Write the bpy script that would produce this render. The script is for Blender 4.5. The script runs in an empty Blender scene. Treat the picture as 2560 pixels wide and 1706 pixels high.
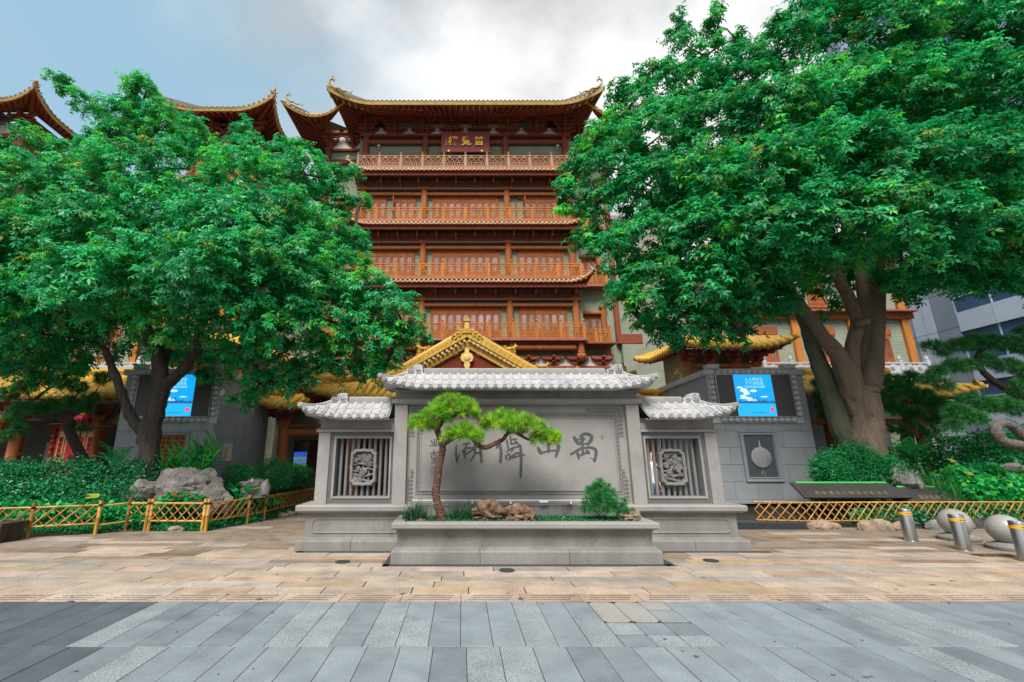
import bpy, math, random
import numpy as np
from mathutils import Vector, Matrix, noise

# ------------------------------------------------------------------ camera, sky, sun, exposure
S = bpy.context.scene
C = S.collection
R = math.radians
PI = math.pi
random.seed(7)
RNG = np.random.default_rng(11)

cam_d = bpy.data.cameras.new('camera')
cam_d.sensor_width = 36
cam_d.sensor_fit = 'HORIZONTAL'
cam_d.lens = 15.67
cam_d.shift_x = 0.0495
cam_d.clip_end = 800
cam_d.clip_start = 0.05
cam = bpy.data.objects.new('camera', cam_d)
cam.location = (0, 0, 1.6)
cam.rotation_euler = (R(90 + 14.56), 0, 0)
C.objects.link(cam)
S.camera = cam

SUN_EL, SUN_AZ = 52, 196      # azimuth measured clockwise from +Y (north): 180 = straight behind the camera
W = bpy.data.worlds.new('World')
S.world = W
W.use_nodes = True
wn, wl = W.node_tree.nodes, W.node_tree.links
wn.clear()
wo = wn.new('ShaderNodeOutputWorld')
bg = wn.new('ShaderNodeBackground')
bg.inputs['Strength'].default_value = 0.075
sky = wn.new('ShaderNodeTexSky')
sky.sky_type = 'NISHITA'
sky.sun_disc = False
sky.sun_elevation = R(SUN_EL)
sky.sun_rotation = R(SUN_AZ)
sky.air_density = 1.0
sky.dust_density = 2.0
sky.ozone_density = 1.2
tc = wn.new('ShaderNodeTexCoord')
mp = wn.new('ShaderNodeMapping')
mp.inputs['Scale'].default_value = (1.0, 1.0, 1.7)
mp.inputs['Location'].default_value = (3.1, 0.4, 0.0)
wl.new(tc.outputs['Generated'], mp.inputs['Vector'])
n1 = wn.new('ShaderNodeTexNoise')
n1.inputs['Scale'].default_value = 1.5
n1.inputs['Detail'].default_value = 5
n1.inputs['Roughness'].default_value = 0.5
n1.inputs['Distortion'].default_value = 0.25
wl.new(mp.outputs['Vector'], n1.inputs['Vector'])
# cloud cover: the sky opens towards the west (-X), as over the left of the photograph
dp = wn.new('ShaderNodeVectorMath'); dp.operation = 'DOT_PRODUCT'
dp.inputs[1].default_value = (0.75, -0.12, -0.1)
wl.new(tc.outputs['Generated'], dp.inputs[0])
ad = wn.new('ShaderNodeMath'); ad.operation = 'ADD'
wl.new(n1.outputs['Fac'], ad.inputs[0]); wl.new(dp.outputs['Value'], ad.inputs[1])
cr = wn.new('ShaderNodeMapRange')
cr.interpolation_type = 'SMOOTHSTEP'
cr.inputs['From Min'].default_value = -0.14
cr.inputs['From Max'].default_value = 0.16
wl.new(ad.outputs[0], cr.inputs['Value'])
n2 = wn.new('ShaderNodeTexNoise')
n2.inputs['Scale'].default_value = 3.3
n2.inputs['Detail'].default_value = 6
n2.inputs['Roughness'].default_value = 0.52
mp2 = wn.new('ShaderNodeMapping')
mp2.inputs['Location'].default_value = (0.35, 1.9, 0.6)
mp2.inputs['Scale'].default_value = (1.0, 1.0, 1.4)
wl.new(tc.outputs['Generated'], mp2.inputs['Vector'])
wl.new(mp2.outputs['Vector'], n2.inputs['Vector'])
cc = wn.new('ShaderNodeValToRGB')
cc.color_ramp.elements[0].position = 0.38; cc.color_ramp.elements[0].color = (4.7, 4.8, 4.95, 1)
cc.color_ramp.elements[1].position = 0.60; cc.color_ramp.elements[1].color = (8.5, 8.55, 8.6, 1)
wl.new(n2.outputs['Fac'], cc.inputs['Fac'])
bl = wn.new('ShaderNodeMixRGB'); bl.blend_type = 'MIX'      # thin veil over the blue
bl.inputs['Fac'].default_value = 0.5
bl.inputs['Color2'].default_value = (5.0, 8.0, 9.6, 1)
wl.new(sky.outputs['Color'], bl.inputs['Color1'])
mx = wn.new('ShaderNodeMixRGB')
wl.new(cr.outputs['Result'], mx.inputs['Fac'])
wl.new(bl.outputs['Color'], mx.inputs['Color1'])
wl.new(cc.outputs['Color'], mx.inputs['Color2'])
wl.new(mx.outputs['Color'], bg.inputs['Color'])
wl.new(bg.outputs['Background'], wo.inputs['Surface'])

sun_d = bpy.data.lights.new('sun', 'SUN')
sun_d.energy = 3.4
sun_d.angle = R(26)
sun_d.color = (1.0, 0.96, 0.9)
sun = bpy.data.objects.new('sun', sun_d)
C.objects.link(sun)
az, el = R(SUN_AZ), R(SUN_EL)
sun_dir = Vector((math.sin(az) * math.cos(el), math.cos(az) * math.cos(el), math.sin(el)))
sun.rotation_euler = sun_dir.to_track_quat('Z', 'Y').to_euler()
sun.location = (0, -20, 40)

S.view_settings.view_transform = 'Standard'
S.view_settings.look = 'None'
S.view_settings.exposure = 0.68
S.view_settings.gamma = 1
S.view_settings.use_curve_mapping = False

# ------------------------------------------------------------------ materials
MATS = {}


def mat(name, col, rough=0.7, var=0.18, scale=3.0, speck=0.0, sscale=120.0, rand=0.0, bump=0.0, bscale=40.0,
        metal=0.0, bdist=0.02, spec=0.4, stain=None, sdark=0.55, streak=False, trans=0.0, hue=0.0):
    """one plain stuff: base colour, broad and fine grain, per-piece variation, optional stains and relief"""
    if name in MATS:
        return MATS[name]
    m = bpy.data.materials.new(name)
    m.use_nodes = True
    n, l = m.node_tree.nodes, m.node_tree.links
    b = n['Principled BSDF']
    b.inputs['Roughness'].default_value = rough
    b.inputs['Metallic'].default_value = metal
    b.inputs['Specular IOR Level'].default_value = spec
    g = n.new('ShaderNodeNewGeometry')
    nz = n.new('ShaderNodeTexNoise')
    nz.inputs['Scale'].default_value = scale
    nz.inputs['Detail'].default_value = 4
    mp = n.new('ShaderNodeMapping')
    mp.inputs['Scale'].default_value = (1, 1, 0.15) if streak else (1, 1, 1)
    l.new(g.outputs['Position'], mp.inputs['Vector'])
    l.new(mp.outputs['Vector'], nz.inputs['Vector'])
    mr = n.new('ShaderNodeMapRange')
    mr.inputs['From Min'].default_value = 0.3; mr.inputs['From Max'].default_value = 0.7
    mr.inputs['To Min'].default_value = 1 - var; mr.inputs['To Max'].default_value = 1 + var
    l.new(nz.outputs['Fac'], mr.inputs['Value'])
    val = mr.outputs['Result']

    def mul(a, bb):
        k = n.new('ShaderNodeMath'); k.operation = 'MULTIPLY'
        l.new(a, k.inputs[0]); l.new(bb, k.inputs[1])
        return k.outputs[0]
    if speck:
        ns = n.new('ShaderNodeTexNoise')
        ns.inputs['Scale'].default_value = sscale
        ns.inputs['Detail'].default_value = 2
        l.new(g.outputs['Position'], ns.inputs['Vector'])
        m2 = n.new('ShaderNodeMapRange')
        m2.inputs['From Min'].default_value = 0.32; m2.inputs['From Max'].default_value = 0.68
        m2.inputs['To Min'].default_value = 1 - speck; m2.inputs['To Max'].default_value = 1 + speck
        l.new(ns.outputs['Fac'], m2.inputs['Value'])
        val = mul(val, m2.outputs['Result'])
    if stain:
        nt = n.new('ShaderNodeTexNoise')
        nt.inputs['Scale'].default_value = stain
        nt.inputs['Detail'].default_value = 6
        nt.inputs['Roughness'].default_value = 0.65
        l.new(g.outputs['Position'], nt.inputs['Vector'])
        m3 = n.new('ShaderNodeMapRange')
        m3.inputs['From Min'].default_value = 0.56; m3.inputs['From Max'].default_value = 0.72
        m3.inputs['To Min'].default_value = 1; m3.inputs['To Max'].default_value = sdark
        l.new(nt.outputs['Fac'], m3.inputs['Value'])
        val = mul(val, m3.outputs['Result'])
    if rand:
        oi = n.new('ShaderNodeObjectInfo')
        m4 = n.new('ShaderNodeMapRange')
        m4.inputs['To Min'].default_value = 1 - rand; m4.inputs['To Max'].default_value = 1 + rand
        l.new(oi.outputs['Random'], m4.inputs['Value'])
        val = mul(val, m4.outputs['Result'])
    vm = n.new('ShaderNodeVectorMath'); vm.operation = 'SCALE'
    vm.inputs[0].default_value = col[:3]
    l.new(val, vm.inputs['Scale'])
    out = vm.outputs['Vector']
    if hue:
        hs = n.new('ShaderNodeHueSaturation')
        oi2 = n.new('ShaderNodeObjectInfo')
        wnz = n.new('ShaderNodeTexWhiteNoise'); wnz.noise_dimensions = '1D'
        l.new(oi2.outputs['Random'], wnz.inputs['W'])
        m5 = n.new('ShaderNodeMapRange')
        m5.inputs['To Min'].default_value = 1 - hue; m5.inputs['To Max'].default_value = 1 + hue
        l.new(wnz.outputs['Value'], m5.inputs['Value'])
        l.new(m5.outputs['Result'], hs.inputs['Saturation'])
        l.new(out, hs.inputs['Color'])
        out = hs.outputs['Color']
    l.new(out, b.inputs['Base Color'])
    if bump:
        nb = n.new('ShaderNodeTexNoise')
        nb.inputs['Scale'].default_value = bscale
        nb.inputs['Detail'].default_value = 3
        l.new(mp.outputs['Vector'], nb.inputs['Vector'])
        bp = n.new('ShaderNodeBump')
        bp.inputs['Strength'].default_value = bump
        bp.inputs['Distance'].default_value = bdist
        l.new(nb.outputs['Fac'], bp.inputs['Height'])
        l.new(bp.outputs['Normal'], b.inputs['Normal'])
    if trans:
        tr = n.new('ShaderNodeBsdfTranslucent')
        l.new(out, tr.inputs['Color'])
        ms = n.new('ShaderNodeMixShader')
        ms.inputs['Fac'].default_value = trans
        l.new(b.outputs['BSDF'], ms.inputs[1]); l.new(tr.outputs['BSDF'], ms.inputs[2])
        l.new(ms.outputs['Shader'], n['Material Output'].inputs['Surface'])
    MATS[name] = m
    return m


def brick_mat(name, c1, c2, mortar, bw=0.42, bh=0.13):
    m = bpy.data.materials.new(name)
    m.use_nodes = True
    n, l = m.node_tree.nodes, m.node_tree.links
    b = n['Principled BSDF']
    b.inputs['Roughness'].default_value = 0.8
    g = n.new('ShaderNodeNewGeometry')
    sx = n.new('ShaderNodeSeparateXYZ')
    l.new(g.outputs['Position'], sx.inputs[0])
    a = n.new('ShaderNodeMath'); a.operation = 'ADD'
    l.new(sx.outputs['X'], a.inputs[0]); l.new(sx.outputs['Y'], a.inputs[1])
    cx = n.new('ShaderNodeCombineXYZ')
    l.new(a.outputs[0], cx.inputs['X']); l.new(sx.outputs['Z'], cx.inputs['Y'])
    t = n.new('ShaderNodeTexBrick')
    t.inputs['Color1'].default_value = (*c1, 1); t.inputs['Color2'].default_value = (*c2, 1)
    t.inputs['Mortar'].default_value = (*mortar, 1)
    t.inputs['Scale'].default_value = 1
    t.inputs['Mortar Size'].default_value = 0.012
    t.inputs['Brick Width'].default_value = bw; t.inputs['Row Height'].default_value = bh
    l.new(cx.outputs[0], t.inputs['Vector'])
    nz = n.new('ShaderNodeTexNoise'); nz.inputs['Scale'].default_value = 0.9; nz.inputs['Detail'].default_value = 5
    l.new(g.outputs['Position'], nz.inputs['Vector'])
    mr = n.new('ShaderNodeMapRange'); mr.inputs['To Min'].default_value = 0.75; mr.inputs['To Max'].default_value = 1.25
    l.new(nz.outputs['Fac'], mr.inputs['Value'])
    vm = n.new('ShaderNodeVectorMath'); vm.operation = 'SCALE'
    l.new(t.outputs['Color'], vm.inputs[0]); l.new(mr.outputs['Result'], vm.inputs['Scale'])
    l.new(vm.outputs['Vector'], b.inputs['Base Color'])
    bp = n.new('ShaderNodeBump'); bp.inputs['Strength'].default_value = 0.6; bp.inputs['Distance'].default_value = 0.01
    bp.invert = True
    l.new(t.outputs['Fac'], bp.inputs['Height']); l.new(bp.outputs['Normal'], b.inputs['Normal'])
    MATS[name] = m
    return m


def emit(name, col, s):
    m = bpy.data.materials.new(name)
    m.use_nodes = True
    b = m.node_tree.nodes['Principled BSDF']
    b.inputs['Base Color'].default_value = (0.02, 0.02, 0.02, 1)
    b.inputs['Emission Color'].default_value = (*col, 1)
    b.inputs['Emission Strength'].default_value = s
    MATS[name] = m
    return m


GRANITE = mat('grey_granite', (0.262, 0.252, 0.240), 0.75, 0.10, 1.8, 0.13, 60, bump=0.08, bscale=120, stain=1.6, sdark=0.80)
GRANITE_D = mat('weathered_granite', (0.200, 0.192, 0.180), 0.78, 0.20, 2.6, 0.16, 60, bump=0.2, bscale=90, stain=2.2, sdark=0.58, streak=True)
ROOFSTONE = mat('pale_roof_stone', (0.350, 0.346, 0.352), 0.75, 0.12, 4, 0.14, 60, rand=0.10, stain=3.0, sdark=0.66)
CARVED = mat('carved_stone', (0.17, 0.17, 0.172), 0.8, 0.12, 4, 0.22, 110)
INK = mat('engraved_ink_grey', (0.072, 0.074, 0.080), 0.8, 0.2, 9, 0.2, 80)
BED = mat('joint_bed', (0.035, 0.033, 0.03), 0.95, 0.2, 6)
GRAVEL = mat('dark_gravel', (0.05, 0.05, 0.055), 0.9, 0.4, 60, 0.5, 200, bump=0.6, bscale=150)
PINK = mat('pink_paving_granite', (0.340, 0.255, 0.200), 0.85, 0.22, 2.6, 0.30, 55, rand=0.16, hue=0.22, stain=1.7, sdark=0.66, bump=0.25, bscale=30)
OCHRE = mat('ochre_paving_granite', (0.335, 0.255, 0.178), 0.85, 0.22, 2.4, 0.30, 55, rand=0.16, hue=0.25, stain=1.9, sdark=0.66, bump=0.25, bscale=30)
BEIGE = mat('beige_paving_granite', (0.325, 0.272, 0.218), 0.85, 0.22, 2.5, 0.30, 55, rand=0.15, hue=0.3, stain=2.0, sdark=0.66, bump=0.25, bscale=30)
GREYP = mat('grey_paving_granite', (0.245, 0.225, 0.20), 0.85, 0.22, 2.5, 0.30, 55, rand=0.14, stain=1.8, sdark=0.66, bump=0.25, bscale=30)
SLATE = mat('blue_grey_paving', (0.190, 0.222, 0.246), 0.62, 0.13, 3.2, 0.22, 90, rand=0.12, stain=2.4, sdark=0.76, bump=0.15, bscale=60)
SLATE_D = mat('deep_blue_grey_paving', (0.165, 0.194, 0.218), 0.62, 0.15, 3.2, 0.2, 90, rand=0.14, stain=2.4, sdark=0.76, bump=0.15, bscale=60)
SPECK = mat('flamed_light_paving', (0.212, 0.236, 0.252), 0.8, 0.14, 3.0, 0.34, 60, rand=0.08, stain=2.2, sdark=0.8, bump=0.3, bscale=90)
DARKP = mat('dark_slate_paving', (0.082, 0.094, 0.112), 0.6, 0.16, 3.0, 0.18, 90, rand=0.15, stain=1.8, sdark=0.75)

SHADEP = mat('shaded_paving_granite', (0.205, 0.160, 0.120), 0.88, 0.25, 2.5, 0.30, 55, rand=0.18, hue=0.25, stain=1.8, sdark=0.6, bump=0.25, bscale=30)  # darker paving for the back courses: the trees' shade put into the stone colour


# ------------------------------------------------------------------ building helpers
WO = {}


class MB:
    """collects shapes in world coordinates; build() links them as ONE mesh object"""
    def __init__(self):
        self.v, self.f, self.m, self.mi = [], [], [], 0

    def add(self, vs, fs):
        k = len(self.v)
        self.v.extend([tuple(p) for p in vs])
        for f in fs:
            self.f.append([i + k for i in f]); self.m.append(self.mi)
        return self

    def box(self, x0, x1, y0, y1, z0, z1):
        return self.hexa([(x0, y0, z0), (x1, y0, z0), (x1, y1, z0), (x0, y1, z0), (x0, y0, z1), (x1, y0, z1), (x1, y1, z1), (x0, y1, z1)])

    def hexa(self, p):
        return self.add(p, [(3, 2, 1, 0), (4, 5, 6, 7), (0, 1, 5, 4), (1, 2, 6, 5), (2, 3, 7, 6), (3, 0, 4, 7)])

    def cbox(self, x0, x1, y0, y1, z0, z1, c=0.006):
        """box with a chamfered top edge"""
        zc = z1 - c
        p = [(x0, y0, z0), (x1, y0, z0), (x1, y1, z0), (x0, y1, z0), (x0, y0, zc), (x1, y0, zc), (x1, y1, zc), (x0, y1, zc),
             (x0 + c, y0 + c, z1), (x1 - c, y0 + c, z1), (x1 - c, y1 - c, z1), (x0 + c, y1 - c, z1)]
        return self.add(p, [(0, 1, 5, 4), (1, 2, 6, 5), (2, 3, 7, 6), (3, 0, 4, 7), (4, 5, 9, 8), (5, 6, 10, 9), (6, 7, 11, 10), (7, 4, 8, 11), (8, 9, 10, 11)])

    def levels(self, lv):
        """stack of rectangles (z, x0, x1, y0, y1): a moulded block"""
        vs, fs = [], []
        for z, x0, x1, y0, y1 in lv:
            vs += [(x0, y0, z), (x1, y0, z), (x1, y1, z), (x0, y1, z)]
        for k in range(len(lv) - 1):
            a = 4 * k
            for i in range(4):
                j = (i + 1) % 4
                fs.append((a + i, a + j, a + 4 + j, a + 4 + i))
        fs.append((3, 2, 1, 0)); t = 4 * (len(lv) - 1); fs.append((t, t + 1, t + 2, t + 3))
        return self.add(vs, fs)

    def loft(self, rings, closed=True, caps=True):
        n = len(rings[0]); vs = [p for r in rings for p in r]; fs = []
        for k in range(len(rings) - 1):
            for i in range(n if closed else n - 1):
                j = (i + 1) % n
                fs.append((k * n + i, k * n + j, (k + 1) * n + j, (k + 1) * n + i))
        if caps and closed:
            fs.append(tuple(range(n - 1, -1, -1))); t = (len(rings) - 1) * n; fs.append(tuple(range(t, t + n)))
        return self.add(vs, fs)

    def tube(self, pts, rad, n=8, caps=True, flat=1.0):
        pts = [Vector(p) for p in pts]
        if not hasattr(rad, '__len__'):
            rad = [rad] * len(pts)
        rings, up = [], None
        for i, p in enumerate(pts):
            d = (pts[min(i + 1, len(pts) - 1)] - pts[max(i - 1, 0)])
            d = d.normalized() if d.length > 1e-9 else Vector((0, 0, 1))
            if up is None:
                up = d.orthogonal().normalized()
            up = (up - d * up.dot(d))
            up = up.normalized() if up.length > 1e-6 else d.orthogonal().normalized()
            w = d.cross(up)
            rings.append([tuple(p + (up * math.cos(2 * PI * k / n) + w * math.sin(2 * PI * k / n) * flat) * rad[i]) for k in range(n)])
        return self.loft(rings, True, caps)

    def cyl(self, p, r, h, n=12, r2=None):
        x, y, z = p
        return self.tube([(x, y, z), (x, y, z + h)], [r, r if r2 is None else r2], n)

    def prism(self, poly, y0, y1, axis='y'):
        """extrude an outline in the XZ plane from y0 to y1"""
        n = len(poly)
        f = (lambda a, b, c: (a, c, b)) if axis == 'y' else ((lambda a, b, c: (c, a, b)) if axis == 'x' else (lambda a, b, c: (a, b, c)))
        vs = [f(a, b, y0) for a, b in poly] + [f(a, b, y1) for a, b in poly]
        fs = [tuple(range(n)), tuple(range(2 * n - 1, n - 1, -1))] + [(i, i + n, (i + 1) % n + n, (i + 1) % n) for i in range(n)]
        return self.add(vs, fs)

    def ribbon(self, pts, w, y0, y1):
        """flat strip along a polyline (x, z[, width]) in the XZ plane, y0 the front, y1 the back"""
        P = [Vector((p[0], p[1])) for p in pts]
        ws = [p[2] if len(p) > 2 else w for p in pts]
        L, Rr = [], []
        for i, p in enumerate(P):
            d = (P[min(i + 1, len(P) - 1)] - P[max(i - 1, 0)]).normalized()
            k = Vector((-d.y, d.x))
            L.append(p + k * ws[i] / 2); Rr.append(p - k * ws[i] / 2)
        rings = [[(a.x, y0, a.y), (b.x, y0, b.y), (b.x, y1, b.y), (a.x, y1, a.y)] for a, b in zip(L, Rr)]
        return self.loft(rings)

    def key(self, pts, w, y0, y1):
        """right-angled line made of boxes in the XZ plane"""
        for (a, b), (c, d) in zip(pts[:-1], pts[1:]):
            self.box(min(a, c) - w / 2, max(a, c) + w / 2, y0, y1, min(b, d) - w / 2, max(b, d) + w / 2)
        return self

    def lathe(self, prof, c, n=16, axis='z'):
        cx, cy, cz = c
        rings = []
        for r, h in prof:
            ring = []
            for k in range(n):
                a = 2 * PI * k / n
                q = (r * math.cos(a), r * math.sin(a), h)
                q = q if axis == 'z' else ((q[0], -q[2], q[1]) if axis == 'y' else (q[2], q[0], q[1]))
                ring.append((cx + q[0], cy + q[1], cz + q[2]))
            rings.append(ring)
        return self.loft(rings)

    def data(self, name, mats, smooth=False, origin=(0, 0, 0)):
        me = bpy.data.meshes.new(name)
        ox, oy, oz = origin
        me.from_pydata([(x - ox, y - oy, z - oz) for x, y, z in self.v], [], self.f)
        mats = mats if isinstance(mats, (list, tuple)) else [mats]
        for m in mats:
            me.materials.append(m)
        if len(mats) > 1:
            me.polygons.foreach_set('material_index', self.m)
        if smooth:
            me.shade_smooth() if smooth is True else me.set_sharp_from_angle(angle=R(smooth))
            if smooth is not True:
                me.polygons.foreach_set('use_smooth', [True] * len(me.polygons))
                me.set_sharp_from_angle(angle=R(smooth))
        me.update()
        return me

    def build(self, name, mats, parent=None, smooth=False, bevel=0, kind=None):
        org = WO[parent.name] if parent else Vector((0, 0, 0))
        me = self.data(name, mats, smooth, org)
        o = bpy.data.objects.new(name, me)
        C.objects.link(o)
        if parent:
            o.parent = parent
        WO[o.name] = org.copy()
        if bevel:
            md = o.modifiers.new('edge', 'BEVEL'); md.width = bevel; md.segments = 1; md.limit_method = 'ANGLE'; md.angle_limit = R(40)
        if kind:
            o['kind'] = kind
        return o


def inst(name, me, parent, loc, rot=None, scale=None, kind=None):
    """an object that shares a mesh; loc in world coordinates"""
    o = bpy.data.objects.new(name, me)
    C.objects.link(o)
    org = WO[parent.name] if parent else Vector((0, 0, 0))
    if parent:
        o.parent = parent
    m = Matrix.Translation(Vector(loc) - org)
    if rot is not None:
        m = m @ rot.to_4x4()
    if scale is not None:
        m = m @ Matrix.Diagonal((*scale, 1))
    o.matrix_basis = m
    WO[o.name] = Vector(loc)
    if kind:
        o['kind'] = kind
    return o


def thing(name, label, cat, loc=(0, 0, 0), group=None):
    o = bpy.data.objects.new(name, None)
    o.empty_display_size = 0.2
    C.objects.link(o)
    o.location = loc
    WO[o.name] = Vector(loc)
    tag(o, label, cat, group)
    return o


def tag(o, label=None, cat=None, group=None, kind=None):
    if label: o['label'] = label
    if cat: o['category'] = cat
    if group: o['group'] = group
    if kind: o['kind'] = kind
    return o


def struct(o, label=None):
    o['kind'] = 'structure'
    if label: o['label'] = label
    return o


def group_node(name, parent):
    """an Empty that stands for a part made of pieces"""
    o = bpy.data.objects.new(name, None)
    o.empty_display_size = 0.1
    C.objects.link(o)
    o.parent = parent
    WO[o.name] = WO[parent.name].copy()
    return o


def np_mesh(name, V, F, mats, mi=None, parent=None, smooth=False, kind=None, world=True):
    """quick mesh from numpy arrays (all faces the same size)"""
    org = np.array(WO[parent.name]) if (parent and world) else np.zeros(3)
    me = bpy.data.meshes.new(name)
    k = F.shape[1]
    me.vertices.add(len(V)); me.loops.add(F.size); me.polygons.add(len(F))
    me.vertices.foreach_set('co', (V - org).astype(np.float32).ravel())
    me.loops.foreach_set('vertex_index', F.astype(np.int32).ravel())
    me.polygons.foreach_set('loop_start', (np.arange(len(F)) * k).astype(np.int32))
    mats = mats if isinstance(mats, (list, tuple)) else [mats]
    for m in mats:
        me.materials.append(m)
    if mi is not None:
        me.polygons.foreach_set('material_index', mi.astype(np.int32))
    if smooth:
        me.polygons.foreach_set('use_smooth', np.ones(len(F), bool))
    me.update(calc_edges=True)
    o = bpy.data.objects.new(name, me)
    C.objects.link(o)
    if parent:
        o.parent = parent
    WO[o.name] = Vector(org)
    if kind:
        o['kind'] = kind
    return o


def text(name, s, m, parent, x, y, z, h, depth=0.006, sx=1.0, bold=0.0, center=True):
    """one line of lettering standing in the XZ plane and facing -Y, h the height of a character"""
    cu = bpy.data.curves.new(name, 'FONT')
    cu.body = s
    cu.size = h
    cu.extrude = depth
    cu.offset = bold
    cu.resolution_u = 3
    cu.align_x = 'CENTER' if center else 'LEFT'
    cu.align_y = 'CENTER'
    t = bpy.data.objects.new(name, cu)
    C.objects.link(t)
    bpy.context.view_layer.update()
    dg = bpy.context.evaluated_depsgraph_get()
    me = bpy.data.meshes.new_from_object(t.evaluated_get(dg))
    bpy.data.objects.remove(t)
    bpy.data.curves.remove(cu)
    me.name = name
    me.materials.clear(); me.materials.append(m)
    o = inst(name, me, parent, (x, y, z), Matrix.Rotation(R(90), 3, 'X'), (sx, 1, 1))
    return o
# ------------------------------------------------------------------ ground and paving
mb = MB()
mb.add([(-300, -120, -0.06), (300, -120, -0.06), (300, 400, -0.06), (-300, 400, -0.06)], [(0, 1, 2, 3)])
ground = struct(mb.build('ground', BED))

# pale granite paving: long slabs in courses across the square
mb = MB(); mb.box(-16, 22, 5.66, 20, -0.05, -0.0045)
paving = struct(mb.build('granite_paving', BED))
rnd = random.Random(5)
slab_cache = {}
field = MB()
n_slab = 0
courses, y = [], 5.985
while y < 19.6:
    d = rnd.choice([0.24, 0.26, 0.28, 0.30])
    courses.append((y, d)); y += d
PM = [PINK, PINK, OCHRE, BEIGE, BEIGE, GREYP]
for ci, (cy, d) in enumerate(courses):
    half = 1.25 * (cy + d) + 1.6
    x = max(-13.0, -half) - rnd.random() * 1.2
    xe = min(19.5, half + 1.4)
    g = 0.013
    while x < xe:
        L = rnd.choice([0.7, 0.9, 1.1, 1.3, 1.5, 1.8, 2.1])
        inwall = (-2.6 < x and x + L < 5.1 and cy > 8.6)
        if not inwall:
            zt = rnd.uniform(-0.002, 0.003)
            if n_slab < 290 and cy < 10.2:
                m = rnd.choice(PM)
                if rnd.random() < min(.8, max(0, (cy - 7.3) * .36 + (.15 if x < -3 else 0))): m = SHADEP
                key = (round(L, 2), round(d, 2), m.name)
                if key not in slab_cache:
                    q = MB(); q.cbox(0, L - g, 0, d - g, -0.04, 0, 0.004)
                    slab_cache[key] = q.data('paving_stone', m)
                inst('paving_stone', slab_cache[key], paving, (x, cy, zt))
                n_slab += 1
            else:
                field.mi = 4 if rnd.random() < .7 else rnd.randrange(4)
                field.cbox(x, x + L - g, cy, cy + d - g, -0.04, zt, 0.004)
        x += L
o = field.build('far_paving_stones', [PINK, OCHRE, BEIGE, GREYP, SHADEP], paving, kind='stuff')


# kerb course of slotted drain slabs
x = -7.0
w = 0.70
q = MB()
yy = [0, 0.060, 0.082, 0.138, 0.160, 0.216, 0.238, 0.295]
off = [0.10, 0.13, 0.16]
for k in range(0, 7, 2):
    q.cbox(0, w - 0.006, yy[k], yy[k + 1], -0.045, 0, 0.003)
for k in range(3):
    a, b = yy[2 * k + 1], yy[2 * k + 2]
    q.box(0, off[k] - 0.02, a, b, -0.045, -0.001); q.box(off[k] + 0.46, w - 0.006, a, b, -0.045, -0.001)
q.mi = 1
for k in range(3):
    q.box(off[k] - 0.019, off[k] + 0.459, yy[2 * k + 1] + .0005, yy[2 * k + 2] - .0005, -0.03, -0.0015)
drain = q.data('drain_slab', [PINK, BED])
while x < 8.5:
    inst('drain_slab', drain, paving, (x, 5.683, rnd.uniform(-0.003, 0.001)))
    x += w

# blue-grey strips of the street in front
mb = MB(); mb.box(-16, 17, -6, 5.658, -0.052, -0.0045)
street = struct(mb.build('street_paving', BED))
rnd = random.Random(12)
w = 0.287
strip_cache = {}
far = MB()


def strip(x, y0, y1, m, kind='paving_stone', wd=None):
    wd = wd or w
    key = (round(y1 - y0, 3), m.name, round(wd, 3))
    if key not in strip_cache:
        q = MB(); q.cbox(0, wd - 0.006, 0, y1 - y0 - 0.006, -0.04, 0, 0.002)
        strip_cache[key] = q.data(kind, m)
    return inst(kind, strip_cache[key], street, (x, y0, rnd.uniform(-0.0025, 0.002)))


for row, (y0, y1) in enumerate([(4.43, 5.668), (3.15, 4.43), (1.9, 3.15)]):
    i = 0
    x = -8.9 + row * 0.05
    while x < 9.6:
        if row == 0:
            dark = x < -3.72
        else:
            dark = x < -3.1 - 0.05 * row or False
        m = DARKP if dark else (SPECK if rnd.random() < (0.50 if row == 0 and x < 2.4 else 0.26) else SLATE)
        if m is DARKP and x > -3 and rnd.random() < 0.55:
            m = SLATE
        if m is SLATE and rnd.random() < (0.62 if x > 2.4 else 0.18):
            m = SLATE_D
        vis = abs(x) < 1.15 * y1 + 2.2 and row < 2
        if row == 0 and 1.40 <= x < 2.1:
            # service covers let into the strips: lozenge-ended stones
            pass
        elif not vis:
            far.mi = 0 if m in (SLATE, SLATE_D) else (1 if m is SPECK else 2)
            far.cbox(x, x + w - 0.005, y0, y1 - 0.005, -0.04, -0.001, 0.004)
        elif rnd.random() < 0.35 and row == 0:
            ym = 5.06
            strip(x, y0, ym, m)
            strip(x, ym, y1, m if rnd.random() < .6 else SLATE)
        else:
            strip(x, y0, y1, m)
        i += 1
        x += w
for x in np.arange(-8.9, 9.5, w):
    for r_ in range(4):
        far.mi = rnd.choice([0, 0, 0, 1, 2])
        far.cbox(x, x + w - 0.005, 1.9 - 1.28 * (r_ + 1), 1.9 - 1.28 * r_ - 0.005, -0.04, -0.001, 0.004)
far.build('far_paving_strips', [SLATE, SPECK, DARKP], street, kind='stuff')
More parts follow.
